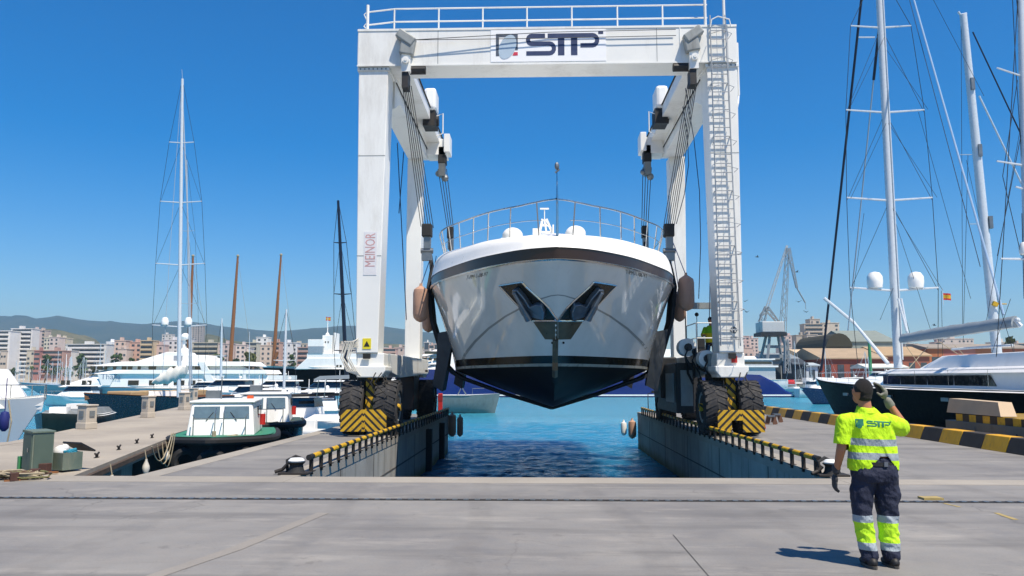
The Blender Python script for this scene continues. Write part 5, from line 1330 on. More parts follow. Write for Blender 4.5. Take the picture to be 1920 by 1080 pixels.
# ---- generic boats
def boat(px, d, L, B, rz, hullc, label, name='motor_boat', cat='motor boat', fb=1.3, cabin=(.0, .6), style='cruiser', group=None, rake=None, sheer=.35, glass=True, deckc=None):
    p = at(px, 708, d)
    o = thing(name, label, cat, (p.x, p.y, W), YAW+R(rz), group)
    m = MB(); hull(m, L, B, -.35, fb, rake if rake is not None else L*.12, sheer); m.build('hull', hullc, o, smooth=True)
    m = MB(); hull(m, L*.985, B*.96, fb-.06, fb+.02, .05, sheer, low=1.0); m.build('deck', deckc or GEL, o)
    if style == 'cruiser':
        m = MB(); tierx(m, -L*.22, L*.3, B*.36, fb, fb+.75, L*.12, .1, L*.14, .92); cb = m.build('cabin', GEL, o, bevel=.03)
        m = MB(); tierx(m, -L*.2, L*.19, B*.345, fb+.75, fb+1.35, L*.07, .1, L*.08, .86); m.build('windscreen', GLASS, cb)
        m = MB(); tierx(m, -L*.24, L*.14, B*.36, fb+1.35, fb+1.47, .1, .05, L*.08, .95); m.build('roof', GEL, cb)
        m = MB(); rail_loop(m, L, B, fb+sheer*.5, .55, .45, .02, 4); m.build('guard_rail', STEEL, o)
        m = MB(); m.tube((-L*.1, 0, fb+1.45), (-L*.1, 0, fb+2.5), .025); m.ball((-L*.12, .2, fb+1.7), .16, 8, 6); m.build('antenna', WHITE, cb)
    elif style == 'open':
        m = MB(); m.box(-L*.1, L*.08, -B*.2, B*.2, fb, fb+.8); m.build('console', GEL, o, bevel=.05)
        m = MB(); m.box(-L*.5-.25, -L*.5+.1, -.25, .25, fb-.4, fb+.6); m.build('outboard_motor', BLACK, o, bevel=.06)
        m = MB(); m.path([(L*.46, 0, fb+sheer), (L*.25, B*.4, fb+.12), (-L*.45, B*.42, fb)], .16, 8); m.path([(L*.46, 0, fb+sheer), (L*.25, -B*.4, fb+.12), (-L*.45, -B*.42, fb)], .16, 8); m.build('tube', M('rib_grey', '#b4b8ba', .6), o, smooth=True)
    return o
def sailboat(px, d, L, rz, hullc, ytop, label, r=.09, group=None, sprd=((.5, .8),), boom=True, cover=None, spar=None, tiltpx=0, fb=1.0, name='sailing_boat', B=None, ms=None):
    o = boat(px, d, L, B or L*.3, rz, hullc, label, name, 'sailing boat', fb, style='sail', group=group)
    Bm = B or L*.3
    m = MB(); tierx(m, -L*.15, L*.22, Bm*.28, fb, fb+.4, L*.06, .1, L*.08, .9); m.build('coach_roof', GEL, o)
    a = at(px, 708, d); a.z = W+fb+.2; b = at(px+tiltpx, ytop, d)
    tr = Matrix.Rotation(R(rz), 3, 'Z')@Vector((-SY, CY, 0))
    mm = mast(o, a, b, r, spar or SPAR, sprd, RIGHT, 8, True, True, ms or r*.14)
    if boom:
        dirb = Matrix.Rotation(YAW+R(rz), 3, 'Z')@Vector((-1, 0, 0)); c = a+Vector((0, 0, 1.0)); e = c+dirb*L*.38
        m = MB(); m.path([c, e], r*.6, 8); bb = m.build('boom', spar or SPAR, o, world=True)
        if cover: m = MB(); m.path([c+Vector((0, 0, .12)), (c+e)/2+Vector((0, 0, .22)), e+Vector((0, 0, .1))], [.16, .2, .1], 8); m.build('sail_cover', cover, bb, world=True, smooth=True)
    return o
# white superyacht on the left (broadside, bow to the left)
sd = 140.0; s_ = sd/1507
c0 = at(292, 708, sd)
sy = thing('superyacht', 'white multi-deck superyacht lying broadside with a pale blue-grey bow pointing left', 'superyacht', (c0.x, c0.y, W), YAW+math.pi)
X = lambda px: -(px-292)*s_
Z = lambda py: (708-py)*s_+CH-W
m = MB(); hull(m, 47.5, 9, -.6, 1.75, 6.5, 1.1, .95, 2.3, 26); m.build('hull', M('blue_grey_hull', '#9aa9b3', .35, var=.05), sy, smooth=True)
m = MB(); hull(m, 41, 9.06, 1.72, 2.15, 4.0, .45, .95, 2.3, 26, low=1.0); o = m.build('sheer_band', GEL, sy, smooth=True); o.location = (-3.2, 0, 0)
m = MB(); tierx(m, X(520), X(118), 4.1, Z(725), Z(701), 7, 1.0, 6, .96, 8); t1 = m.build('main_deck', GEL, sy)
m = MB(); tierx(m, X(515), X(178), 4.35, Z(701), Z(694), 2.5, .5, 6, .98, 8); m.build('bulwark', GEL, sy)
m = MB(); tierx(m, X(482), X(186), 3.7, Z(694), Z(687), 2, 1.4, 4, .97, 8); t2 = m.build('upper_deck', M('deck_shade_cream', '#ddd6c8', .5), sy)
m = MB(); tierx(m, X(486), X(176), 4.2, Z(687), Z(679), 5, 1.0, 5, .96, 8); m.build('upper_roof', GEL, sy)
m = MB(); m.prism([(X(400), Z(680)), (X(262), Z(680)), (X(322), Z(661)), (X(352), Z(661)), (X(358), Z(667)), (X(395), Z(667))], 'xz', -2.6, 2.6); t3 = m.build('sun_deck', GEL, sy, bevel=.1)
m = MB(); m.box(X(352), X(336), -2.66, 2.66, Z(677), Z(668)); m.build('panel', M('panel_grey', '#8f959e', .5), t3)
m = MB(); m.box(X(406), X(386), -2.2, 2.2, Z(680), Z(671)); m.build('deck_locker', GEL, t3)
for a, b in ((140, 147), (150, 156), (178, 185), (187, 195), (262, 281), (300, 310), (326, 335), (345, 352), (356, 364), (372, 384), (388, 395), (432, 443), (446, 460), (474, 490)):
    for sgn in (1, -1):
        m = MB(); m.box(X(b), X(a), sgn*4.06-.08, sgn*4.06+.1, Z(721.5), Z(713)); m.build('window', GLASS, t1)
for a, b in ((190, 198), (203, 211), (215, 219), (231, 236), (247, 255), (258, 266), (276, 281), (296, 309), (340, 346), (350, 362), (370, 377), (380, 390)):
    for sgn in (1, -1):
        m = MB(); m.box(X(b), X(a), sgn*3.66-.1, sgn*3.66+.12, Z(693.5), Z(687)); m.build('window', GLASS, t2)
for a, b in ((206, 232), (408, 432)):
    m = MB(); m.prism([(X(a), Z(702)), (X(b+6), Z(702)), (X(b-2), Z(722)), (X(a+8), Z(722))], 'xz', 4.1, 4.22); m.build('side_wing', GEL, sy)
v, f = text2d('Thalia', 1.5); m = MB(); m.add([(X(212)-x*.95, 4.225, Z(711)+y*.9) for x, y in v], f); m.build('name_lettering', M('lettering_blue', '#5a6f8c', .5), sy)
for px in (110, 125, 140, 156, 172): 
    m = MB(); m.lathe([(.14, -.03), (.14, .03)], (X(px), 3.9 if px > 130 else 3.5, Z(733)), 'y', 10); m.build('porthole', GLASS, sy)
m = MB(); m.prism([(X(200), Z(738)), (X(217), Z(738)), (X(217), Z(729)), (X(200), Z(729))], 'xz', 4.3, 4.5); m.build('side_hatch', M('hatch_dark', '#2b3543', .5), sy)
for (px, py, r) in ((344, 632, .75), (344, 660, .85)):
    m = MB(); m.ball((X(px), 0, Z(py)), (r, r, r*.9), 14, 8, 1, -.6); m.build('satellite_dome', GEL, t3, smooth=True)
m = MB(); m.tube((X(342), 0, Z(665)), (X(342), 0, Z(632)), .25); m.build('radar_mast', GEL, t3)
for a, b, z0_, z1_ in ((486, 545, 712, 704), (500, 548, 727, 721)):
    m = MB(); m.box(X(b), X(a), -3.9, 3.9, Z(z0_), Z(z1_)); m.build('aft_deck', GEL, sy)
m = MB(); m.prism([(X(410), Z(725)), (X(425), Z(725)), (X(400), Z(680)), (X(388), Z(680))], 'xz', 3.9, 4.3); m.prism([(X(470), Z(725)), (X(476), Z(725)), (X(476), Z(694)), (X(470), Z(694))], 'xz', 3.9, 4.3); m.build('deck_support', GEL, sy)
m = MB(); m.box(X(497), X(432), -3.6, 3.6, Z(697), Z(694)); m.build('tender', M('tender_grey', '#8b9498', .5), sy)
for i in range(9):
    r = random.Random(i); px = 432+i*6.5; m = MB(); m.box(X(px+3), X(px), 3.2, 3.6, Z(693), Z(693)+r.uniform(.3, .9)); m.build('deck_chair', M('chair_brown', '#6b5c50', .7), sy)
m = MB(); m.box(X(541), X(503), 3.8, 3.95, Z(721), Z(714)); m.build('red_banner', M('banner_red', '#c23a4a', .7, var=.3, scale=2), sy)
# classic schooner behind it: three wooden masts
sc_ = thing('schooner', 'classic schooner with three varnished masts hidden behind the white superyacht', 'schooner', tuple(at(437, 708, 185).xy)+(W,), YAW+math.pi)
m = MB(); hull(m, 38, 7, -.5, 3.2, 4, .8); m.build('hull', WHITE, sc_, smooth=True)
for a, b, r in (((352, 690), (362, 480), .5), ((431, 690), (446, 480), .5), ((512, 690), (527, 478), .45)):
    A, Bq = at(*a, 185), at(*b, 185); m = MB(); m.path([A, A+(Bq-A)*.5, Bq], [r, r*.8, r*.45], 8); mm = m.build('mast', WOOD, sc_, world=True, smooth=True)
    m = MB(); m.path([A, A+Vector((-3.5, 0, 3))], .03, 4); m.path([Bq, A+Vector((5, 0, 2))], .03, 4); m.ball(Bq, .35, 8, 6); m.build('rigging', ROPE, mm, world=True)
m = MB(); m.path([at(505, 700, 184), at(521, 660, 184)], .3, 6); m.build('boom', WOOD, sc_, world=True)
# white support ship with black hull
bd = 172.0; bs = bd/1507; c1 = at(640, 708, bd)
bh = thing('ship', 'black-hulled ship with blank white superstructure and square tower, left of the hoist leg', 'ship', (c1.x, c1.y, W), YAW+math.pi)
X = lambda px: -(px-640)*bs
Z = lambda py: (708-py)*bs+CH-W
m = MB(); hull(m, 34, 8, -.8, Z(694), 7.5, .5, .95, 2.6, 22); m.build('hull', BHULL, bh, smooth=True)
m = MB(); hull(m, 34.1, 8.1, Z(694), Z(690), .5, .5, .95, 2.6, 22, low=1.0); m.build('bulwark', GEL, bh)
m = MB(); m.prism([(X(760), Z(693)), (X(560), Z(693)), (X(583), Z(672)), (X(760), Z(672))], 'xz', -3.6, 3.6); m.build('deck_house', GEL, bh, bevel=.1)
m = MB(); m.box(X(690), X(582), -3.4, 3.4, Z(672), Z(664)); wn = m.build('bridge', GEL, bh)
m = MB(); m.box(X(611), X(584), -3.5, 3.5, Z(664), Z(651)); m.build('bridge_windows', M('bridge_grey', '#8c99a3', .3), wn)
m = MB(); m.box(X(612), X(583), -3.4, 3.4, Z(651), Z(638)); m.box(X(626), X(608), -2.6, 2.6, Z(672), Z(630)); m.box(X(631), X(627), -2, 2, Z(672), Z(625)); m.build('tower', GEL, bh, bevel=.06)
for px, py in ((613, 641), (618, 641), (616, 665), (618, 676)): m = MB(); m.box(X(px+2), X(px), 2.58, 2.66, Z(py+3), Z(py)); m.build('window', GLASS, wn)
m = MB(); m.lathe([(.55, 0), (.4, .5), (.1, .9), (.06, 4.2)], (X(612), 0, Z(631)), 'z', 10); fm = m.build('flag_mast', GEL, bh)
flag(at(611, 601, bd), 1.0, .8, fm)
for px in (637, 643): m = MB(); m.box(X(px+4), X(px), 3.58, 3.66, Z(689), Z(685)); m.build('window', GLASS, wn)
m = MB(); m.ball((X(543), 3.4, Z(702)), .35, 8, 6); m.tube((X(566), 0, Z(690)), (X(556), 0, Z(738)), .06); m.build('anchor', WHITE, bh)
# long blue-hulled superyacht behind the boat in the slings
ud = 156.0; us = ud/1507; c2 = at(1130, 708, ud)
bu = thing('superyacht', 'very long royal-blue hulled superyacht lying across the basin behind the hoisted boat', 'superyacht', (c2.x, c2.y, W), YAW+math.pi)
X = lambda px: -(px-1130)*us
Z = lambda py: (708-py)*us+CH-W
m = MB(); prof = [(X(1473), .35), (X(1455), 1.3), (X(1440), 2.6), (X(1410), Z(703)), (X(1340), Z(700)), (X(1000), Z(697)), (X(840), Z(694)), (X(745), Z(690)), (X(760), -.3), (X(1466), -.3)]
rings = []
for yy in (-5.2, -5.0, 5.0, 5.2):
    k = 1 if abs(yy) < 5.1 else .985; rings.append([(x*k, yy, z if z < 0 else z*k) for x, z in prof])
m.loft(rings); m.build('hull', BLUEH, bu)
m = MB(); m.box(X(1468), X(760), -5.3, 5.3, .25, .5); m.box(X(1480), X(1462), -4.8, 4.8, .05, .3); m.build('boot_stripe', GEL, bu)
m = MB(); tierx(m, X(1385), X(765), 4.6, Z(697), Z(684), 5, 2, 6, .96); b1_ = m.build('main_deck', GEL, bu)
m = MB(); tierx(m, X(1350), X(772), 4.2, Z(684), Z(668), 4, 2, 6, .94); m.build('upper_deck', GEL, bu)
m = MB(); tierx(m, X(1300), X(786), 3.6, Z(668), Z(656), 3, 2, 5, .92); m.build('bridge_deck', GEL, bu)
for px in list(range(790, 840, 9))+list(range(1240, 1340, 10)):
    m = MB(); m.box(X(px+6), X(px), 3.9, 4.16, Z(677), Z(672)); m.build('window', GLASS, b1_)
m = MB(); m.box(X(838), X(800), 3.4, 3.75, Z(665), Z(660)); m.build('window', GLASS, b1_)
# white boatyard vessel right of the ladder leg
bv_ = boat(1412, 200, 16, 5, 180, WHITE, 'white work vessel with stacked wheelhouse, just right of the ladder leg', fb=3.2)
m = MB(); m.box(-5, 5, -2, 2, 3.2, 6.2); m.box(-4.4, 3.2, -1.8, 1.8, 6.6, 8.0); m.build('wheelhouse', M('vessel_grey', '#aab0b3', .5), bv_, bevel=.1)
m = MB(); m.box(-5.6, 5.6, -2.4, 2.4, 6.2, 6.6); m.box(-5, 3.6, -2, 2, 8.0, 8.3); m.build('roof', GEL, bv_)
m = MB(); m.box(-4.2, 3.0, 1.78, 1.86, 7.0, 7.6); m.box(-4.2, 3.0, -1.86, -1.78, 7.0, 7.6); m.build('windows', GLASS, bv_)
# grey launch and red post at the end of the left pier
gl = boat(880, 84, 6.4, 2.4, 0, M('launch_grey', '#6d7c7c', .5, var=.1, dirt='#3f4a44', dirtamt=.4), 'grey flat-sided launch with an A-frame, moored past the end of the left slip pier', 'launch', 'launch', fb=1.85, style='none', rake=.6, sheer=.15)
m = MB(); m.path([(-1.2, .5, 1.85), (-.8, .5, 2.7), (-.3, .5, 1.85)], .04); m.path([(-1.2, -.5, 1.85), (-.8, -.5, 2.7), (-.3, -.5, 1.85)], .04); m.path([(.3, .6, 1.9), (.3, .6, 2.5), (2.6, .3, 2.6), (2.6, .3, 1.9)], .025); m.build('rail', GALV, gl)
p = at(826, 778, 60); o = thing('life_ring_post', 'red box post standing at the outer end of the left pier', 'post', tuple(at(826, 708, 44).xy)+(-.2,), 0)
m = MB(); m.box(-.1, .12, -.12, .12, 0, 1.1); m.build('post', RED, o, bevel=.02)
m = MB(); m.box(-.12, .14, -.14, -.12, .7, 1.0); m.build('door', M('red_dark', '#8f1c18', .5), o)
q = MB(); q.box(at(800, 708, 44).x, at(830, 708, 44).x, 43.2, 45, -2.5, -.2); struct(q.build('pier_pile', WALLC, recenter=False))
# ---- tall ketch-masted yacht, left
ty = thing('sailing_yacht', 'navy sailing yacht with the tallest left-hand mast and loosely furled white sail beyond the jetty', 'sailing yacht', tuple(at(300, 708, 70).xy)+(W,), YAW+R(255))
m = MB(); hull(m, 17, 4.4, -.5, 1.95, 2.2, .5); m.build('hull', NAVY, ty, smooth=True)
m = MB(); hull(m, 16.9, 4.3, 1.9, 2.02, .1, .5, low=1.0); m.build('deck', WOOD, ty)
m = MB(); tierx(m, -3, 4, 1.3, 2.0, 2.5); m.build('coach_roof', GEL, ty)
for a in (-4.2, .0, 3.6):
    m = MB(); m.box(a-.9, a+1.2, -1.2, 1.2, 2.0, 2.55); m.build('deck_cover', M('tan_cover', '#a58d68', .85, var=.1), ty, bevel=.1)
a, b = at(335, 745, 66), at(342, 148, 66)
fr = lambda py: (zat(py, 66)-a.z)/(b.z-a.z)
mm = mast(ty, a, b, .16, SPAR, [(fr(613), 2.25), (fr(497), 2.05), (fr(380), 1.75), (fr(268), 1.05)], RIGHT, 10, True, True, .016, .7, .055)
for px in (309, 353): c = at(px, 611, 66); m = MB(); m.lathe([(.1, 0), (.28, .1), (.31, .4), (.2, .68), (.02, .72)], tuple(c), 'z', 12); m.build('radome', GEL, mm, world=True, smooth=True)
m = MB(); m.path([at(341, 150, 66), at(355, 480, 66), at(360, 720, 66)], .05, 5); m.path([at(341, 150, 66), at(318, 480, 66), at(305, 700, 66)], .02, 5); m.path([at(342, 148, 66), at(341, 130, 66)], .02, 5); m.build('backstay', SPARG, mm, world=True)
m = MB(); pa, pb = at(288, 716, 66), at(350, 694, 66); rings = []
for i in range(15):
    t = i/14; c = pa+(pb-pa)*t; h = (.25+.75*math.sin(t*2.6))*.62+.07*math.sin(i*2.1); rings.append([tuple(c+FWD*(.35*math.cos(2*math.pi*j/10))+Vector((0, 0, h*math.sin(2*math.pi*j/10)+.1*math.sin(i*1.7+j)))) for j in range(10)])
m.loft(rings); m.build('furled_sail', CANV, mm, world=True, smooth=True)
# second thin grey mast boat behind
sailboat(359, 78, 11, 200, WHITE, 300, 'small yacht whose thin grey mast rises just right of the tallest mast', .09, spar=SPARG, tiltpx=-9, sprd=((.4, .9), (.7, .7)))
# navy-masted boat at the hoist's left leg
nb = sailboat(655, 50, 13, 185, WHITE, 376, 'yacht with a dark navy carbon mast and long black boom left of the hoist leg', .13, spar=M('carbon_navy', '#121b2e', .35), tiltpx=-21, sprd=((.3, .7), (.56, .55), (.8, .4)), boom=False)
m = MB(); m.path([at(655, 739, 50), at(535, 742, 50)], .1, 8); m.build('boom', BLACK, nb, world=True)
m = MB(); m.loft([[at(588, 711, 49)+Vector((0, 0, .0)), at(588, 711, 50.6), at(590, 715, 50.6), at(590, 715, 49)], [at(600, 705, 49), at(600, 705, 50.6), at(602, 712, 50.6), at(602, 712, 49)], [at(655, 703, 49), at(655, 703, 50.6), at(655, 710, 50.6), at(655, 710, 49)]]); bm_ = m.build('bimini', CANVG, nb, world=True)
for x in (598, 612, 640): m = MB(); m.path([at(x, 710, 49.5), at(x-4, 745, 49.5)], .025, 6); m.build('bimini_pole', STEEL, bm_, world=True)
sailboat(533, 56, 9, 190, NAVY, 580, 'small navy sailing boat with a pale blue-white mast before the black ship', .1, cover=NAVY, tiltpx=4)
sailboat(415, 120, 10, 170, WHITE, 597, 'small yacht with a short thick white mast behind the superyacht rail', .18, tiltpx=1, boom=False)
sailboat(468, 110, 10, 190, WHITE, 622, 'small yacht with a thin aerial-like mast between the wooden masts', .05, boom=False)
boat(560, 52, 7.0, 2.5, 175, WHITE, 'white motorboat with blue cover moored in front of the black ship, nearest the hoist tyre', fb=1.05)
boat(590, 62, 8, 2.8, 195, WHITE, 'white cruiser with a raked screen under the grey bimini', fb=1.2)
boat(500, 66, 8, 2.8, 170, M('cruiser_grey', '#7d868c', .3), 'grey-topped cruiser between the pilot boats and the black ship', fb=1.3)
boat(470, 84, 9, 3, 180, WHITE, 'white cruiser half hidden behind the farther pilot boat cabin', fb=1.4)
o = boat(577, 46, 5.6, 2.1, 185, M('rib_light', '#cfd4d6', .5), 'light grey inflatable boat right behind the left slip pier', 'inflatable_boat', 'inflatable boat', fb=.5, style='open')
for a in ((430, 96, 12, 3.8, 178, WHITE, 'larger white cruiser lying under the superyacht stern', 2.0), (522, 92, 11, 3.6, 186, WHITE, 'white cruiser under the red banner before the black ship', 1.9), (618, 84, 11, 3.6, 172, WHITE, 'white cruiser immediately left of the hoist tyres, beyond the bimini boat', 1.9), (388, 104, 9, 3.2, 190, M('cruiser_blue', '#2b3f74', .35), 'blue-hulled cruiser seen beyond the jetty end pedestal', 1.7), (150, 105, 10, 3.2, 182, WHITE, 'white cruiser on open water before the superyacht bow', 1.2), (720, 92, 10, 3.4, 176, WHITE, 'white cruiser glimpsed between the left hoist legs', 2.0)):
    boat(a[0], a[1], a[2], a[3], a[4], a[5], a[6], fb=a[7])
# dark launch left of the jetty
dl = boat(196, 33, 7.2, 2.2, 118+62, M('launch_dark', '#1f3a3c', .35, var=.2), 'low dark launch with a teal bow and grey cover lying along the jetty left side', 'launch', 'launch', fb=2.1, style='none', rake=.8, sheer=.25)
q_ = at(185, 708, 33.5); dl.location = (q_.x, q_.y, W); dl.rotation_euler.z = math.atan2(dv.y, dv.x)+math.pi
dl.location = tuple((jp(20.5, 1.40)).xy)+(W,)
m = MB(); tierx(m, -3.2, 2.0, .9, 2.1, 2.35, .6, .2, .8, .8); m.build('cover', M('cover_grey', '#6f7577', .8, var=.3, bump=.2), dl)
m = MB(); m.box(1.2, 1.8, -.3, .3, 2.2, 2.5); m.build('locker', GEL, dl)
m = MB(); m.box(-1.5, -.7, -.4, .2, 2.3, 2.55); m.build('locker', GEL, dl)
# pilot boats
def workboat(t, s, L, B, label, deckc, hullc, cab_x0, cab_x1, cw, zc, light, y_=None, loc=None, rz=None):
    o = thing('pilot_boat', label, 'pilot boat', loc, rz)
    m = MB(); hull(m, L, B, -.4, 1.85, .7, .12, .9, 3.2, 18); m.build('hull', hullc, o, smooth=True)
    m = MB(); hull(m, L*.98, B*.94, 1.82, 1.9, .05, .12, .9, 3.2, 18, low=1.0); m.build('deck', deckc, o)
    pts = []
    for i in range(25):
        tt = i/24; h = B/2*(.9+.1*math.sin(min(1, tt/.45)*math.pi/2)) if tt < .45 else B/2*max(.06, 1-((tt-.45)/.55)**3.2)
        pts.append((-L/2+L*tt+.02, h, 1.78+.12*max(0, (tt-.3)/.7)**2))
    m = MB(); m.path(pts+[(x, -y, z) for x, y, z in pts[::-1]], .11, 8); m.build('rubber_fender', BLACK, o, smooth=True)
    for q in ((L/2-.2, 0), (L/2-.75, .75), (L/2-.75, -.75)):
        m = MB(); n = 16; R0, r0 = .3, .11
        rings = [[(q[0]+.08*0, q[1]+(R0+r0*math.cos(b))*math.cos(a), 1.25+(R0+r0*math.cos(b))*math.sin(a)) if False else (q[0]+r0*math.sin(b), q[1]+(R0+r0*math.cos(b))*math.cos(a), 1.3+(R0+r0*math.cos(b))*math.sin(a)) for b in [k*math.pi/4 for k in range(8)]] for a in [i*2*math.pi/n for i in range(n+1)]]
        m.loft(rings, cap0=False, cap1=False); m.build('tyre_fender', BLACK, o, smooth=True)
    m = MB(); w = cw/2
    m.hexa([(cab_x0, -w, 1.9), (cab_x1, -w, 1.9), (cab_x1, w, 1.9), (cab_x0, w, 1.9), (cab_x0, -w*.9, zc), (cab_x1-.28, -w*.9, zc), (cab_x1-.28, w*.9, zc), (cab_x0, w*.9, zc)]); cb = m.build('cabin', WHITE, o, bevel=.05)
    m = MB(); m.box(cab_x0-.1, cab_x1-.22, -w*.97, w*.97, zc, zc+.07); m.build('roof', WHITE, cb, bevel=.03)
    hgt = zc-1.9
    def fx(z): return cab_x1-.28*(z-1.9)/hgt+.012
    for s in (-1, 1):
        z0_, z1_ = 1.9+hgt*.52, 1.9+hgt*.9; y0_, y1_ = sorted((s*.06, s*w*.82))
        m = MB(); m.hexa([(fx(z0_)-.01, y0_, z0_), (fx(z0_), y0_, z0_), (fx(z0_), y1_, z0_), (fx(z0_)-.01, y1_, z0_), (fx(z1_)-.01, y0_, z1_), (fx(z1_), y0_, z1_), (fx(z1_), y1_*.97, z1_), (fx(z1_)-.01, y1_*.97, z1_)]); wn_ = m.build('window', M('cab_glass', '#5d7078', .08, var=.2, spec=.8), cb)
        m = MB(); m.path([(fx(z0_)+.03, s*w*.45, z0_-.05), (fx(z1_)+.0+.05, s*w*.25, z0_+.2)], .012, 5); m.build('wiper', BLACK, wn_)
        for xx in (cab_x0+.5, cab_x0+1.3):
            m = MB(); m.box(xx-.3, xx+.3, s*w*.955-.02, s*w*.955+.02, 1.9+hgt*.55, 1.9+hgt*.85); m.build('window', GLASS, cb)
    m = MB()
    for s in (-1, 1): m.path([(cab_x1+.3, s*w*.75, 1.9), (cab_x1+.3, s*w*.75, 2.5), (cab_x1+.1, s*w*.8, 2.55)], .018, 6); m.path([(cab_x1+.4, s*.12, 1.9), (cab_x1+.4, s*.12, 2.6), (cab_x1+.1, s*.12, 2.75)], .016, 6)
    m.path([(cab_x1+.3, -w*.75, 2.45), (cab_x1+.4, 0, 2.45), (cab_x1+.3, w*.75, 2.45)], .014, 6); m.build('hand_rail', STEEL, o)
    m = MB(); m.box(cab_x0+.3, cab_x0+.6, w*.5, w*.7, zc+.07, zc+.17); m.build('deck_light', light, cb)
    m = MB(); m.tube((cab_x0+.9, -.3, zc), (cab_x0+.9, -.3, zc+.8), .02); m.box(cab_x0+.7, cab_x0+.8, -.8, -.3, zc+.1, zc+.35); m.build('antenna', GALV, cb)
    m = MB(); m.path([(cab_x0+.9, w+.06, 2.1), (cab_x0+.9, w+.06, 2.45)], .09, 10); m.build('extinguisher', RED, cb)
    m = MB(); m.path([(cab_x1+.5, .6, 1.93), (cab_x1+.7, .4, 1.95), (cab_x1+.55, .2, 1.93), (cab_x1+.4, .5, 1.96), (cab_x1+.75, .55, 1.98)], .03, 6); m.tube((L/2-.5, 0, 1.9), (L/2-.5, 0, 2.15), .06); m.build('mooring_bitt', ROPE, o)
    return o
DGRN = M('deck_green', '#2f7a5e', .6, var=.15, scale=4, dirt='#2a3a30', dirtamt=.4); HDG = M('hull_dark_green', '#14221c', .3, var=.2, coat=.2)
ang = math.atan2(-dv.y, -dv.x)
c = at(392, 708, 24.3); dirr = Vector((math.cos(ang), math.sin(ang), 0))
A0 = Vector((at(398, 708, 22.3).x, 22.2, 0)); ctr = A0-dirr*3.1+Vector((-.0, 0, 0))
workboat(0, 0, 6.4, 3.1, 'pilot boat with a bright green deck and orange roof lamp, nearest the left slip pier', DGRN, BLACK, -2.2, 1.2, 1.95, 2.88, ORG, loc=(ctr.x, ctr.y, W), rz=ang)
B0 = Vector((at(492, 708, 29.5).x, 29.2, 0)); ctr = B0-dirr*3.3
workboat(0, 0, 6.8, 2.9, 'pilot boat with a dark green hull and white cabin, moored behind the green-decked one', M('deck_darkgreen', '#39493f', .6), HDG, -2.2, 1.6, 1.9, 2.98, WHITE, loc=(ctr.x, ctr.y, W), rz=ang)
# white boat at the far left
c = at(86, 752, 27.5)
wb = thing('motor_boat', 'big white cabin boat cut by the left edge, bow pointing right over the jetty', 'motor boat', (c.x-6.0, c.y+.7, W), R(-6))
m = MB(); hull(m, 12, 3.9, -.5, 2.55, 2.3, .45, .9, 2.4, 22); m.build('hull', GEL, wb, smooth=True)
m = MB(); hull(m, 11.9, 3.85, 2.5, 2.62, .1, .45, .9, 2.4, 22, low=1.0); m.build('deck', GEL, wb)
m = MB(); tierx(m, -4.5, 5.0, 1.5, 2.6, 3.95, 1.0, .1, 1.4, .85); cb = m.build('cabin', GEL, wb, bevel=.08)
for x0, x1 in ((3.0, 3.5), (1.9, 2.5), (.2, .8), (-1.2, -.5)):
    for s in (-1, 1): m = MB(); m.hexa([(x0, s*1.5-.02, 2.95), (x1+.2, s*1.5-.02, 2.95), (x1+.2, s*1.5+.02, 2.95), (x0, s*1.5+.02, 2.95), (x0, s*1.42-.02, 3.6), (x1, s*1.42-.02, 3.6), (x1, s*1.42+.02, 3.6), (x0, s*1.42+.02, 3.6)]); m.build('window', GLASS, cb)
m = MB(); rail_loop(m, 12, 3.9, 2.9, .5, .3, .02, 4); m.build('guard_rail', STEEL, wb)
m = MB(); m.path([(5.2, -.75, 2.9), (5.4, -.8, 2.2), (5.3, -.85, 1.2), (5.35, -1.1, -.2)], .025, 6); m.build('mooring_line', ROPE, wb)
o = thing('fender', 'blue cylinder fender hanging off the white boat at the left edge', 'fender', tuple(at(8, 790, 24.5)), 0)
m = MB(); m.lathe([(.05, -.1), (.13, 0), (.14, .35), (.1, .48), (.03, .5)], (0, 0, -.2), 'z', 14); m.tube((0, 0, .25), (0, 0, 1.3), .015); m.build('body', M('fender_blue', '#232a6b', .5), o, smooth=True)
# marina full of small far boats
random.seed(5)
proto = None
for i in range(46):
    px = rnd.uniform(20, 215) if i < 34 else rnd.choice([rnd.uniform(1480, 1600), rnd.uniform(1600, 1700), rnd.uniform(640, 790)])
    d = rnd.uniform(225, 285) if i < 34 else rnd.uniform(180, 200)
    if proto is None:
        proto = thing('moored_yacht', 'small white sailing yacht, one of the far marina crowd below the town', 'sailing boat', (0, 0, W), 0, 'small yachts crowded in the far marina')
        m = MB(); hull(m, 10, 3, -.3, 1.1, 1.2, .3, n=8); m.build('hull', WHITE, proto)
        m = MB(); tierx(m, -2, 2.5, .9, 1.1, 1.6); m.build('coach_roof', GEL, proto)
        m = MB(); m.path([(1, 0, 1), (1, 0, 13)], [.1, .07], 6); m.path([(1, 0, 2.1), (-3, 0, 2.1)], .1, 6); m.path([(1, -.9, 7.5), (1, .9, 7.5)], .04, 4); m.path([(5, 0, 1.4), (1, 0, 13), (-5, 0, 1.1)], .03, 4); m.build('mast', SPAR, proto)
        o = proto; ksp = kids(proto)
    else:
        o = proto.copy(); COL.objects.link(o)
        for ch in ksp: c_ = ch.copy(); COL.objects.link(c_); c_.parent = o
    q = at(px, 708, d); o.location = (q.x, q.y, W); o.rotation_euler.z = rnd.uniform(0, 6.3); s = rnd.uniform(.6, .95); o.scale = (s, s, s*rnd.uniform(.8, 1.1))
    if i >= 34: o['label'] = 'small white sailing yacht moored in the far background by the right quay or hoist legs'
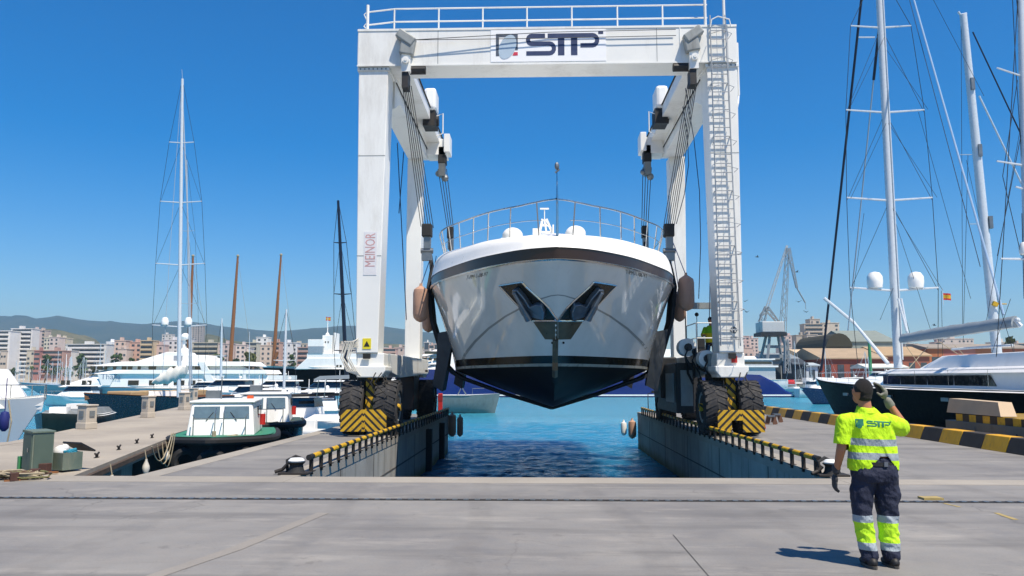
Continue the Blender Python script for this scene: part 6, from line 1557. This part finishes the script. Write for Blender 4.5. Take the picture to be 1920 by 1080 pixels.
# small craft right background
boat(1548, 112, 9, 3.2, 200, M('cruiser_navy', '#1c2c5c', .25, coat=.3), 'navy cruiser with white screen, its bow just left of the worker head', fb=2.0, rake=2.5)
boat(1592, 130, 8, 2.8, 180, WHITE, 'white cruiser directly behind the navy one, by the worker head', fb=2.2)
boat(1530, 150, 8, 2.8, 10, WHITE, 'white launch under the parked cars on the far right quay', fb=1.6)
boat(1650, 140, 9, 3, 180, WHITE, 'white motorboat between the worker head and the raised hand', fb=3.2)
# ================================================================ CRANE, CARS, TREES, POLES, BIRDS
CG = M('crane_grey', '#82888c', .6, var=.2); CW = M('crane_pale', '#b5b8b8', .5, var=.1)
cd = 230; p = at(1450, 708, cd); crn = thing('harbour_crane', 'grey portal harbour crane with a folded jib, right of the ladder leg', 'crane', (p.x, p.y, -.25), YAW)
def lat(m, a, b, w, r, n=None, d=cd, zigz=True):
    A, Bq = at(*a, d), at(*b, d); u = (Bq-A).normalized(); sd_ = u.cross(FWD).normalized(); L = (Bq-A).length; n = n or max(3, int(L/(w*1.2)))
    for s in (-1, 1):
        for g in (-1, 1): m.path([A+sd_*s*w/2+FWD*g*w/2, Bq+sd_*s*w/4+FWD*g*w/4], r, 4)
    for i in range(n):
        t0, t1 = i/n, (i+1)/n; s = 1 if i % 2 else -1; w0, w1 = w/2*(1-t0*.5), w/2*(1-t1*.5)
        for g in (-1, 1): m.path([A+(Bq-A)*t0+sd_*s*w0+FWD*g*w0, A+(Bq-A)*t1-sd_*s*w1+FWD*g*w1], r*.8, 4)
m = MB()
for a, b in (((1429, 695), (1440, 628)), ((1478, 695), (1462, 628))):
    for g in (-4, 4): A, Bq = at(*a, cd), at(*b, cd); m.beam(A+FWD*g, Bq+FWD*g*.4, .6, .6)
m.beam(at(1430, 668, cd), at(1477, 668, cd), 1, 1); m.beam(at(1436, 650, cd), at(1468, 650, cd), .8, .8); m.build('portal', CG, crn, world=True)
m = MB(); A, Bq = at(1424, 624, cd), at(1464, 604, cd); m.box(A.x, Bq.x, A.y-3, A.y+4, A.z, Bq.z); m.build('machine_house', CW, crn, world=True, bevel=.2)
m = MB(); m.box(A.x-.5, Bq.x+.5, A.y-3.4, A.y+4.4, A.z-1, A.z); m.build('turntable', DARK, crn, world=True)
m = MB(); lat(m, (1467, 625), (1477, 465), 1.6, .1); m.build('jib', CG, crn, world=True)
m = MB(); lat(m, (1434, 590), (1476, 460), .8, .08); m.build('tie_lattice', CW, crn, world=True)
m = MB(); lat(m, (1478, 465), (1494, 540), .9, .09); m.build('fly_jib', CG, crn, world=True)
m = MB(); m.path([at(1494, 540, cd), at(1510, 568, cd)], .2, 5); m.path([at(1510, 568, cd), at(1511, 580, cd)], .08, 4); m.build('hook_line', CG, crn, world=True)
m = MB(); lat(m, (1428, 605), (1437, 575), 1.6, .15); lat(m, (1437, 578), (1462, 608), 1.2, .14); m.path([at(1437, 575, cd), at(1425, 590, cd), at(1424, 620, cd)], .15, 5); m.build('a_frame', CG, crn, world=True)
m = MB(); m.beam(at(1470, 700, cd-12), at(1473, 640, cd-12), .5, .5); lat(m, (1476, 700), (1474, 636), 1.5, .15, d=cd-12); m.build('side_tower', CG, crn, world=True)
for i, (x, y, lab) in enumerate(((1420, 482, 'dark bird gliding highest, left of the crane jib'), (1397, 565, 'small dark bird just right of the ladder leg'), (1400, 585, 'small dark bird, lower of the two beside the ladder leg'), (1494, 510, 'dark bird by the upper part of the crane fly jib'), (1497, 566, 'dark bird below the crane fly jib'), (1512, 585, 'lowest dark bird under the crane hook'), (1752, 610, 'dark bird above the grey boom cover'))):
    p = at(x, y, 150); o = thing('bird', lab, 'bird', tuple(p), YAW+i); o.scale = (.6, .6, .6)
    m = MB(); m.ball((0, 0, 0), (.45, .14, .13), 10, 6); m.ball((.42, 0, .06), (.14, .09, .09), 8, 6); m.hexa([(-.4, -.08, -.02), (-.8, -.16, -.02), (-.8, .16, -.02), (-.4, .08, -.02), (-.4, -.08, .02), (-.8, -.16, .02), (-.8, .16, .02), (-.4, .08, .02)])
    for s in (-1, 1): m.hexa([(.2, s*.05, 0), (-.15, s*.05, 0), (-.35, s*1.0, .4), (-.1, s*1.0, .4), (.2, s*.05, .05), (-.15, s*.05, .05), (-.35, s*1.0, .43), (-.1, s*1.0, .43)])
    m.build('body', M('bird_dark', '#3a3f46', .8), o)
# parked cars
def car(px, d, c, label, rz=0, van=False, grp='cars parked on the far right quay'):
    p = at(px, 708, d); o = thing('parked_van' if van else 'parked_car', label, 'van' if van else 'car', (p.x, p.y, -.25), YAW+R(rz), grp)
    H = 1.95 if van else 1.42; mat = M('car_'+c.strip('#'), c, .25, var=.03, coat=.5)
    pr = [(-2.2, .3), (2.2, .3), (2.2, .75), (1.3, .9), (.8, H), (-1.5, H), (-2.15, .95)] if not van else [(-2.4, .3), (2.4, .3), (2.4, .9), (1.9, 1.2), (1.3, H), (-2.35, H)]
    m = MB(); m.prism(pr, 'xz', -.88, .88); m.build('body', mat, o, bevel=.06)
    m = MB()
    wp = [(-1.7, .95), (1.1, .95), (.72, H-.1), (-1.35, H-.1)] if not van else [(.4, 1.25), (1.7, 1.25), (1.25, H-.12), (.4, H-.12)]
    m.prism(wp, 'xz', -.9, .9); m.build('windows', GLASS, o)
    for x in (-1.35, 1.35):
        for y in (-.8, .8): m = MB(); m.lathe([(.32, -.1), (.32, .1)], (x, y, .32), 'y', 14); m.build('wheel', BLACK, o)
    return o
cc = ['#d8d8d6', '#b52a22', '#d8d8d6', '#c9ced2', '#b52a22', '#4a5058', '#d8d8d6', '#7f1d1a', '#e0e0de', '#3c4c74', '#d8d8d6', '#b52a22', '#9aa0a5', '#d8d8d6']
nmc = {'#d8d8d6': 'white', '#b52a22': 'red', '#c9ced2': 'silver', '#4a5058': 'dark grey', '#7f1d1a': 'maroon', '#e0e0de': 'bright white', '#3c4c74': 'blue', '#9aa0a5': 'mid grey'}
seen = {}
for i, c in enumerate(cc):
    px = 1446+i*8.2
    van = c == '#e0e0de'
    lab = nmc[c]+(' van' if van else ' car')+' in the parked row on the far right quay'
    o = car(px, 214+(i % 2)*5, c, lab, rz=(90 if i % 3 else 0), van=van)
    o['group'] = 'parked row on the far right quay, '+nmc[c]
# trees
LEAF = M('foliage', '#3f5424', .8, var=.35, scale=1.5); BARK = M('bark', '#5b4a3a', .9, var=.3)
def tree(px, d, ytop, wpx, label, palm=False, cat='tree', z0=-.25, mat=LEAF):
    r = random.Random(int(px*7+d)); p = at(px, 708, d); H = zat(ytop, d)-z0; Wd = wpx*d/1507/2
    o = thing('palm_tree' if palm else 'broadleaf_tree', label, 'palm tree' if palm else 'tree', (p.x, p.y, z0), r.uniform(0, 6))
    m = MB(); m.path([(0, 0, 0), (.1*H*.1, 0, H*.4), (0, .05*H*.1, H*(.9 if palm else .6))], [H*.035, H*.025, H*.014], 7)
    if not palm:
        for k in range(5): a = k*1.3; m.path([(0, 0, H*.35+k*H*.04), (Wd*.6*math.cos(a), Wd*.6*math.sin(a), H*.65)], [H*.015, H*.006], 5)
    m.build('trunk', BARK, o)
    m = MB()
    if palm:
        for k in range(22):
            a = k*2.4; L = Wd*r.uniform(.8, 1.1); el = r.uniform(-.1, .9); prev = None
            for j in range(6):
                t = j/5; x = L*t; z = H*.9+L*(el*t-1.1*t*t*.9); w = L*.16*math.sin(.3+t*2.6)
                cx, cy = x*math.cos(a), x*math.sin(a); nx, ny = -math.sin(a)*w, math.cos(a)*w
                cur = ((cx-nx, cy-ny, z-w*.4), (cx+nx, cy+ny, z-w*.4), (cx, cy, z))
                if prev: m.add([prev[0], prev[2], cur[2], cur[0]], [(0, 1, 2, 3)]); m.add([prev[2], prev[1], cur[1], cur[2]], [(0, 1, 2, 3)])
                prev = cur
    else:
        cl = [(r.gauss(0, .38)*Wd, r.gauss(0, .38)*Wd, H*r.uniform(.42, .95), Wd*r.uniform(.25, .45)) for _ in range(16)]
        for cx, cy, cz, cr_ in cl:
            for _ in range(90):
                v = Vector((r.gauss(0, 1), r.gauss(0, 1), r.gauss(0, .8))).normalized()*cr_*r.uniform(.6, 1.05); s = H*r.uniform(.02, .045)
                a = Vector((r.gauss(0, 1), r.gauss(0, 1), r.gauss(0, 1))).normalized(); b = a.orthogonal().normalized(); c = Vector((cx, cy, min(H, cz)))+v
                m.add([c-a*s, c-b*s*.6, c+a*s, c+b*s*.6], [(0, 1, 2, 3)])
    m.build('crown', mat, o)
OLIV = M('foliage_olive', '#5a6130', .8, var=.35, scale=1.5)
for a in ((24, 350, 690, 14, 'dark bushy tree at the foot of the leftmost towers'), (100, 345, 689, 16, 'olive tree among the marina masts below the red-brown block'), (128, 350, 688, 18, 'broad tree at the left end of the long banded block'), (150, 348, 691, 16, 'rounder tree under the middle of the long banded block'), (176, 345, 690, 15, 'tree under the right end of the long banded block'), (246, 330, 671, 14, 'dark green tree in front of the orange-pink block'), (470, 330, 652, 26, 'grey-green tree spreading before the olive balcony block'), (546, 340, 664, 14, 'small tree left of the white ship bridge')):
    tree(*a, mat=OLIV if a[0] in (100, 470) else LEAF)
for a in ((58, 330, 684, 12, 'palm tree right of the leftmost white towers'), (84, 325, 685, 13, 'palm tree in front of the red gable'), (112, 328, 686, 12, 'palm tree among the yacht masts, centre of the far marina'), (160, 322, 688, 12, 'palm tree nearest the superyacht bow'), (1560, 215, 680, 0, '')):
    if a[3]: tree(*a, palm=True)
for i in range(16):
    px = rnd.choice([rnd.uniform(60, 680), rnd.uniform(1560, 1920)]); tree(px, 420+i*9, rnd.uniform(660, 672), rnd.uniform(14, 26), 'clump of street trees between far town blocks'); 
for o in bpy.data.objects:
    if o.get('label') == 'clump of street trees between far town blocks': o['group'] = 'street trees between far town blocks'
tree(1895, 260, 628, 40, 'yellow-green tree behind the right end of the grey boom', mat=OLIV)
# posts
def post(px, d, y0, y1, r, mat, label, cat='pole', name='pole'):
    a = at(px, y0, d); b = at(px, y1, d); o = thing(name, label, cat, (a.x, a.y, a.z), 0)
    m = MB(); m.path([(0, 0, 0), (0, 0, b.z-a.z)], [r, r*.7], 8); m.build('shaft', mat, o)
    m = MB(); m.path([(0, 0, b.z-a.z), (.4, 0, b.z-a.z+.1)], r*.6, 6); m.box(.2, .9, -.12, .12, b.z-a.z+.02, b.z-a.z+.16); m.build('lamp_head', mat, o)
post(1633, 196, 712, 640, .45, M('green_paint', '#3f8a57', .5), 'green lamp column left of the big mast foot', 'lamp post', 'lamp_post')
post(1216, 43, 795, 738, .03, BLACK, 'thin black marker rod at the outer end of the right slip pier', 'rod', 'marker_rod')
for px, y in ((222, 616), (250, 614), (294, 618), (412, 597), (545, 612)):
    post(px, 240, 705, y, .12, SPAR, 'slender white light pole rising over the far town, x%d' % 0, 'pole') if False else None
# ================================================================ JETTY CLUTTER
g = gp(52, 889); cbn = thing('electric_cabinet', 'grey-green electric cabinet with hoses hung on its side at the jetty root', 'cabinet', (g.x-.02, g.y+.3, 0), R(-38)); cbn.scale = (.92, .92, .92)
CAB = M('cabinet_green', '#5c6a5f', .6, var=.1, scale=4, dirt='#8a8874', dirtamt=.5)
m = MB(); m.box(-.24, .24, -.2, .2, .04, .8); bd_ = m.build('body', CAB, cbn, bevel=.012)
m = MB(); m.prism([(-.26, .8), (.26, .8), (.26, .83), (-.26, .85)], 'xz', -.22, .22); m.build('lid', CAB, cbn)
m = MB(); m.box(-.21, .21, -.215, -.2, .1, .76); m.box(.24, .255, -.17, .17, .1, .76); dd = m.build('door', M('cabinet_door', '#4a5a50', .6, var=.1), cbn)
m = MB(); m.box(.08, .11, -.235, -.215, .42, .5); m.build('handle', STEEL, dd)
for z in (.6, .25):
    m = MB(); m.path([(-.25, -.14, z), (-.33, -.14, z), (-.33, .14, z), (-.25, .14, z)], .012, 6); m.build('hose_bracket', BLACK, cbn)
m = MB(); pts = []
for i in range(60): a = i*.42; pts.append((-.32+.03*math.sin(i), .14*math.cos(a), .42+.2*math.sin(a)+.03*math.sin(i*.7)))
m.path(pts, .014, 6); m.build('hose', M('hose_yellow', '#a49a5c', .6), cbn)
m = MB(); m.box(-.5, -.42, -.2, -.12, 0, .3); m.build('green_stub', M('green_paint', '#3f8a57', .5), cbn)
g = gp(104, 884); bn = thing('storage_bin', 'open grey-green bin stuffed with white bags and blue rope beside the cabinet', 'bin', (g.x, g.y+.25, 0), R(-25))
m = MB()
for b_ in ((-.26, .26, -.2, -.18, .02, .34), (-.26, .26, .18, .2, .02, .34), (-.26, -.24, -.18, .18, .02, .34), (.24, .26, -.18, .18, .02, .34), (-.24, .24, -.18, .18, .02, .05)): m.box(*b_)
m.build('body', CAB, bn)
m = MB(); m.obox((0, .3, .42), (.54, .03, .36), Matrix.Rotation(R(62), 3, 'X')); m.build('lid', DARK, bn)
o = thing('bag', 'crumpled white bag sticking out of the open bin', 'bag', (g.x-.05, g.y+.22, .2), 0); m = MB(); m.ball((0, 0, .14), (.14, .12, .13), 14, 8); m.ball((.06, .02, .2), (.08, .09, .09), 12, 8); m.build('bag_body', M('bag_white', '#d9dad8', .6, bump=.6, scale=12), o, smooth=True)
o = thing('rope_coil', 'bright blue rope bundle inside the open bin', 'rope', (g.x+.12, g.y+.22, .28), 0); m = MB(); m.path([(.11*math.cos(i*.7)+.02*math.sin(i*2.1), .1*math.sin(i*.7), .05+.03*math.sin(i*1.3)+.001*i) for i in range(50)], .014, 6); m.build('coil', M('rope_blue', '#2f8fa8', .8), o)
g = gp(34, 899); nt = thing('net_pile', 'tangled pile of ropes, nets and hoses on the quay at the left edge', 'rope pile', (g.x, g.y, 0), 0)
for k, (mt_, nn, rr) in enumerate(((ROPE, 130, .016), (M('rope_olive', '#6b6a45', .9), 110, .013), (M('rope_brown', '#5b4638', .9), 90, .02))):
    r = random.Random(k+5); m = MB(); pts = []; x, y = r.uniform(-.4, .2), 0
    for i in range(nn):
        a = i*.55+r.uniform(-.3, .3); R_ = .18+.12*math.sin(i*.11+k); x0 = -.25+.9*math.sin(i*.037+k)*.5
        pts.append((x0+R_*math.cos(a)*1.4, R_*math.sin(a)*.8, .02+abs(.1*math.sin(i*.23+k))*(1-abs(x0)*.7)+r.uniform(0, .03)))
    m.path(pts, rr, 5); m.build('tangle', mt_, nt)
for i, (px, py, s, lab) in enumerate(((84, 887, .16, 'rusty brown block standing right of the cabinet foot'), (65, 897, .15, 'small rusty block at the right end of the rope pile'), (26, 902, .13, 'small rusty block half buried in the rope pile'))):
    g = gp(px, py); o = thing('timber_block', lab, 'block', (g.x, g.y, 0), R(20*i)); m = MB(); m.box(-s/2, s/2, -s/2, s/2, 0, s*1.1); m.build('block', M('rust_block', '#4a2f26', .8, var=.3, scale=10), o, bevel=.01)
    m = MB(); m.box(-s*1.1, s*1.5, -s*.2, s*.2, -.0, s*.2); m.build('plank', WOOD, o)
PED = M('pedestal_stone', '#b3aa9c', .8, var=.1, scale=4)
for px, py, w, h, lab in ((162, 803, .44, .78, 'stone-grey service pedestal, first along the jetty from the camera'), (277, 782, .4, .9, 'service pedestal further along the jetty beside the navy yacht'), (345, 768, .42, .9, 'service pedestal behind the green-decked pilot boat cabin'), (362, 757, .4, 1.0, 'pale post-like pedestal at the far end of the jetty')):
    g = gp(px, py); o = thing('service_pedestal', lab, 'service pedestal', (g.x, g.y, -.02), R(-20)); m = MB(); m.box(-w/2, w/2, -w/2, w/2, 0, h); m.box(-w/2-.03, w/2+.03, -w/2-.03, w/2+.03, h, h+.06); m.box(-w/2-.02, w/2+.02, -w/2-.02, w/2+.02, 0, .22); m.build('body', PED, o, bevel=.02)
    m = MB(); m.box(-.1, .1, -w/2-.03, -w/2, h*.55, h*.8); m.box(w/2, w/2+.03, -.1, .1, h*.55, h*.8); m.build('socket_panel', M('socket_grey', '#6f7577', .5), o)
for i, t_ in enumerate((1.6, 3.6, 5.6, 7.6, 9.6)):
    c = jp(t_, .12); o = thing('mooring_cleat', ['rusty cleat at the near end of the jetty edge', 'second cleat along the jetty edge from the camera', 'third cleat along the jetty edge from the camera', 'fourth cleat along the jetty edge, by the mooring ropes', 'fifth cleat, at the pilot boat bow'][i], 'cleat', (c.x, c.y, -.02), math.atan2(dv.y, dv.x)+(.3 if i == 0 else 0))
    m = MB(); m.path([(-.16, 0, .1), (-.08, 0, .075), (.08, 0, .075), (.16, 0, .1)], .022, 8); m.tube((-.05, 0, 0), (-.05, 0, .08), .02); m.tube((.05, 0, 0), (.05, 0, .08), .02); m.box(-.1, .1, -.04, .04, 0, .012); m.build('cleat', M('rusty_black', '#241f1c', .7), o)
for t_, r_, h_, lab in ((1.9, .12, .5, 'white teardrop fender hanging off the near jetty edge'), (5.2, .09, .35, 'small white fender hanging halfway along the jetty edge'), (7.9, .09, .3, 'small white fender near the mooring ropes')):
    c = jp(t_, -.06); o = thing('fender', lab, 'fender', (c.x, c.y-.02, -.12-h_), 0); m = MB(); m.lathe([(.02, 0), (r_*.7, .03), (r_, .12), (r_*.85, h_*.55), (r_*.3, h_*.9), (.03, h_)], (0, 0, -.1), 'z', 14); m.build('body', M('fender_white', '#c9c4b6', .6), o, smooth=True)
    m = MB(); m.tube((0, 0, h_-.1), (-.05, 0, h_+.12), .012); m.build('rope', ROPE, o)
o = thing('mooring_ropes', 'slack mooring ropes looping from the jetty edge to the green-decked pilot boat', 'rope', tuple(jp(7.4, -.05)), 0)
e = at(322, 812, 22.6)
for k in range(3):
    a = jp(6.6+k*.7, -.02); a.z = -.03; b = e+Vector((.05*k, 0, 0)); m = MB()
    m.path([a+(b-a)*t+Vector((0, 0, -(.55+.12*k)*4*t*(1-t))) for t in [i/12 for i in range(13)]], .016, 6); m.build('rope', ROPE, o, world=True)
# apron left of the jetty
q = MB(); q.prism([(gp(-700, 845).x, QY), (jp(0, 1.5).x+.4, QY), (gp(80, 824).x, gp(80, 824).y), (gp(-60, 832).x, gp(-60, 832).y), (gp(-700, 850).x, gp(-60, 832).y)], 'xy', -4, -.012); struct(q.build('quay_apron', JET, recenter=False))
# ================================================================ LIGHT, SKY, AIR
w = bpy.data.worlds.new("World"); scene.world = w; w.use_nodes = True
nt_ = w.node_tree; bg = nt_.nodes['Background']; sky = nt_.nodes.new('ShaderNodeTexSky'); sky.sky_type = 'NISHITA'; sky.sun_disc = False
SUN_AZ = R(140)   # compass-like angle from +Y towards +X
SUN_EL = R(62)
sky.sun_elevation = SUN_EL; sky.sun_rotation = SUN_AZ; sky.altitude = 0; sky.air_density = 1.0; sky.dust_density = .3; sky.ozone_density = 4.0
hs = nt_.nodes.new('ShaderNodeHueSaturation'); hs.inputs['Saturation'].default_value = SAT; hs.inputs['Hue'].default_value = HUE; nt_.links.new(sky.outputs[0], hs.inputs['Color']); nt_.links.new(hs.outputs[0], bg.inputs[0]); bg.inputs[1].default_value = SKYS
sl = bpy.data.lights.new('sun', 'SUN'); sl.energy = 5.0; sl.angle = R(.5); sl.color = (1, .89, .74); so = bpy.data.objects.new('sun', sl); COL.objects.link(so)
dirs = Vector((math.sin(SUN_AZ)*math.cos(SUN_EL), math.cos(SUN_AZ)*math.cos(SUN_EL), math.sin(SUN_EL)))
so.rotation_euler = dirs.to_track_quat('Z', 'Y').to_euler(); so.location = (20, -20, 40)
scene.view_settings.view_transform = 'Standard'; scene.view_settings.look = 'None'; scene.view_settings.exposure = EXPO; scene.view_settings.gamma = 1
HZ = True
if HZ:
    m = MB(); m.box(-6800, 6800, -60, 5500, -9, 400); hz = m.build('haze', WHITE, recenter=False); hz['kind'] = 'stuff'
    mt_ = bpy.data.materials.new('haze_air'); mt_.use_nodes = True; tt = mt_.node_tree
    for n_ in list(tt.nodes):
        if n_.type == 'BSDF_PRINCIPLED': tt.nodes.remove(n_)
    pv = tt.nodes.new('ShaderNodeVolumePrincipled'); pv.inputs['Color'].default_value = HCOL; pv.inputs['Density'].default_value = HDEN; pv.inputs['Anisotropy'].default_value = .2
    tt.links.new(pv.outputs[0], tt.nodes['Material Output'].inputs['Volume']); hz.data.materials.clear(); hz.data.materials.append(mt_)
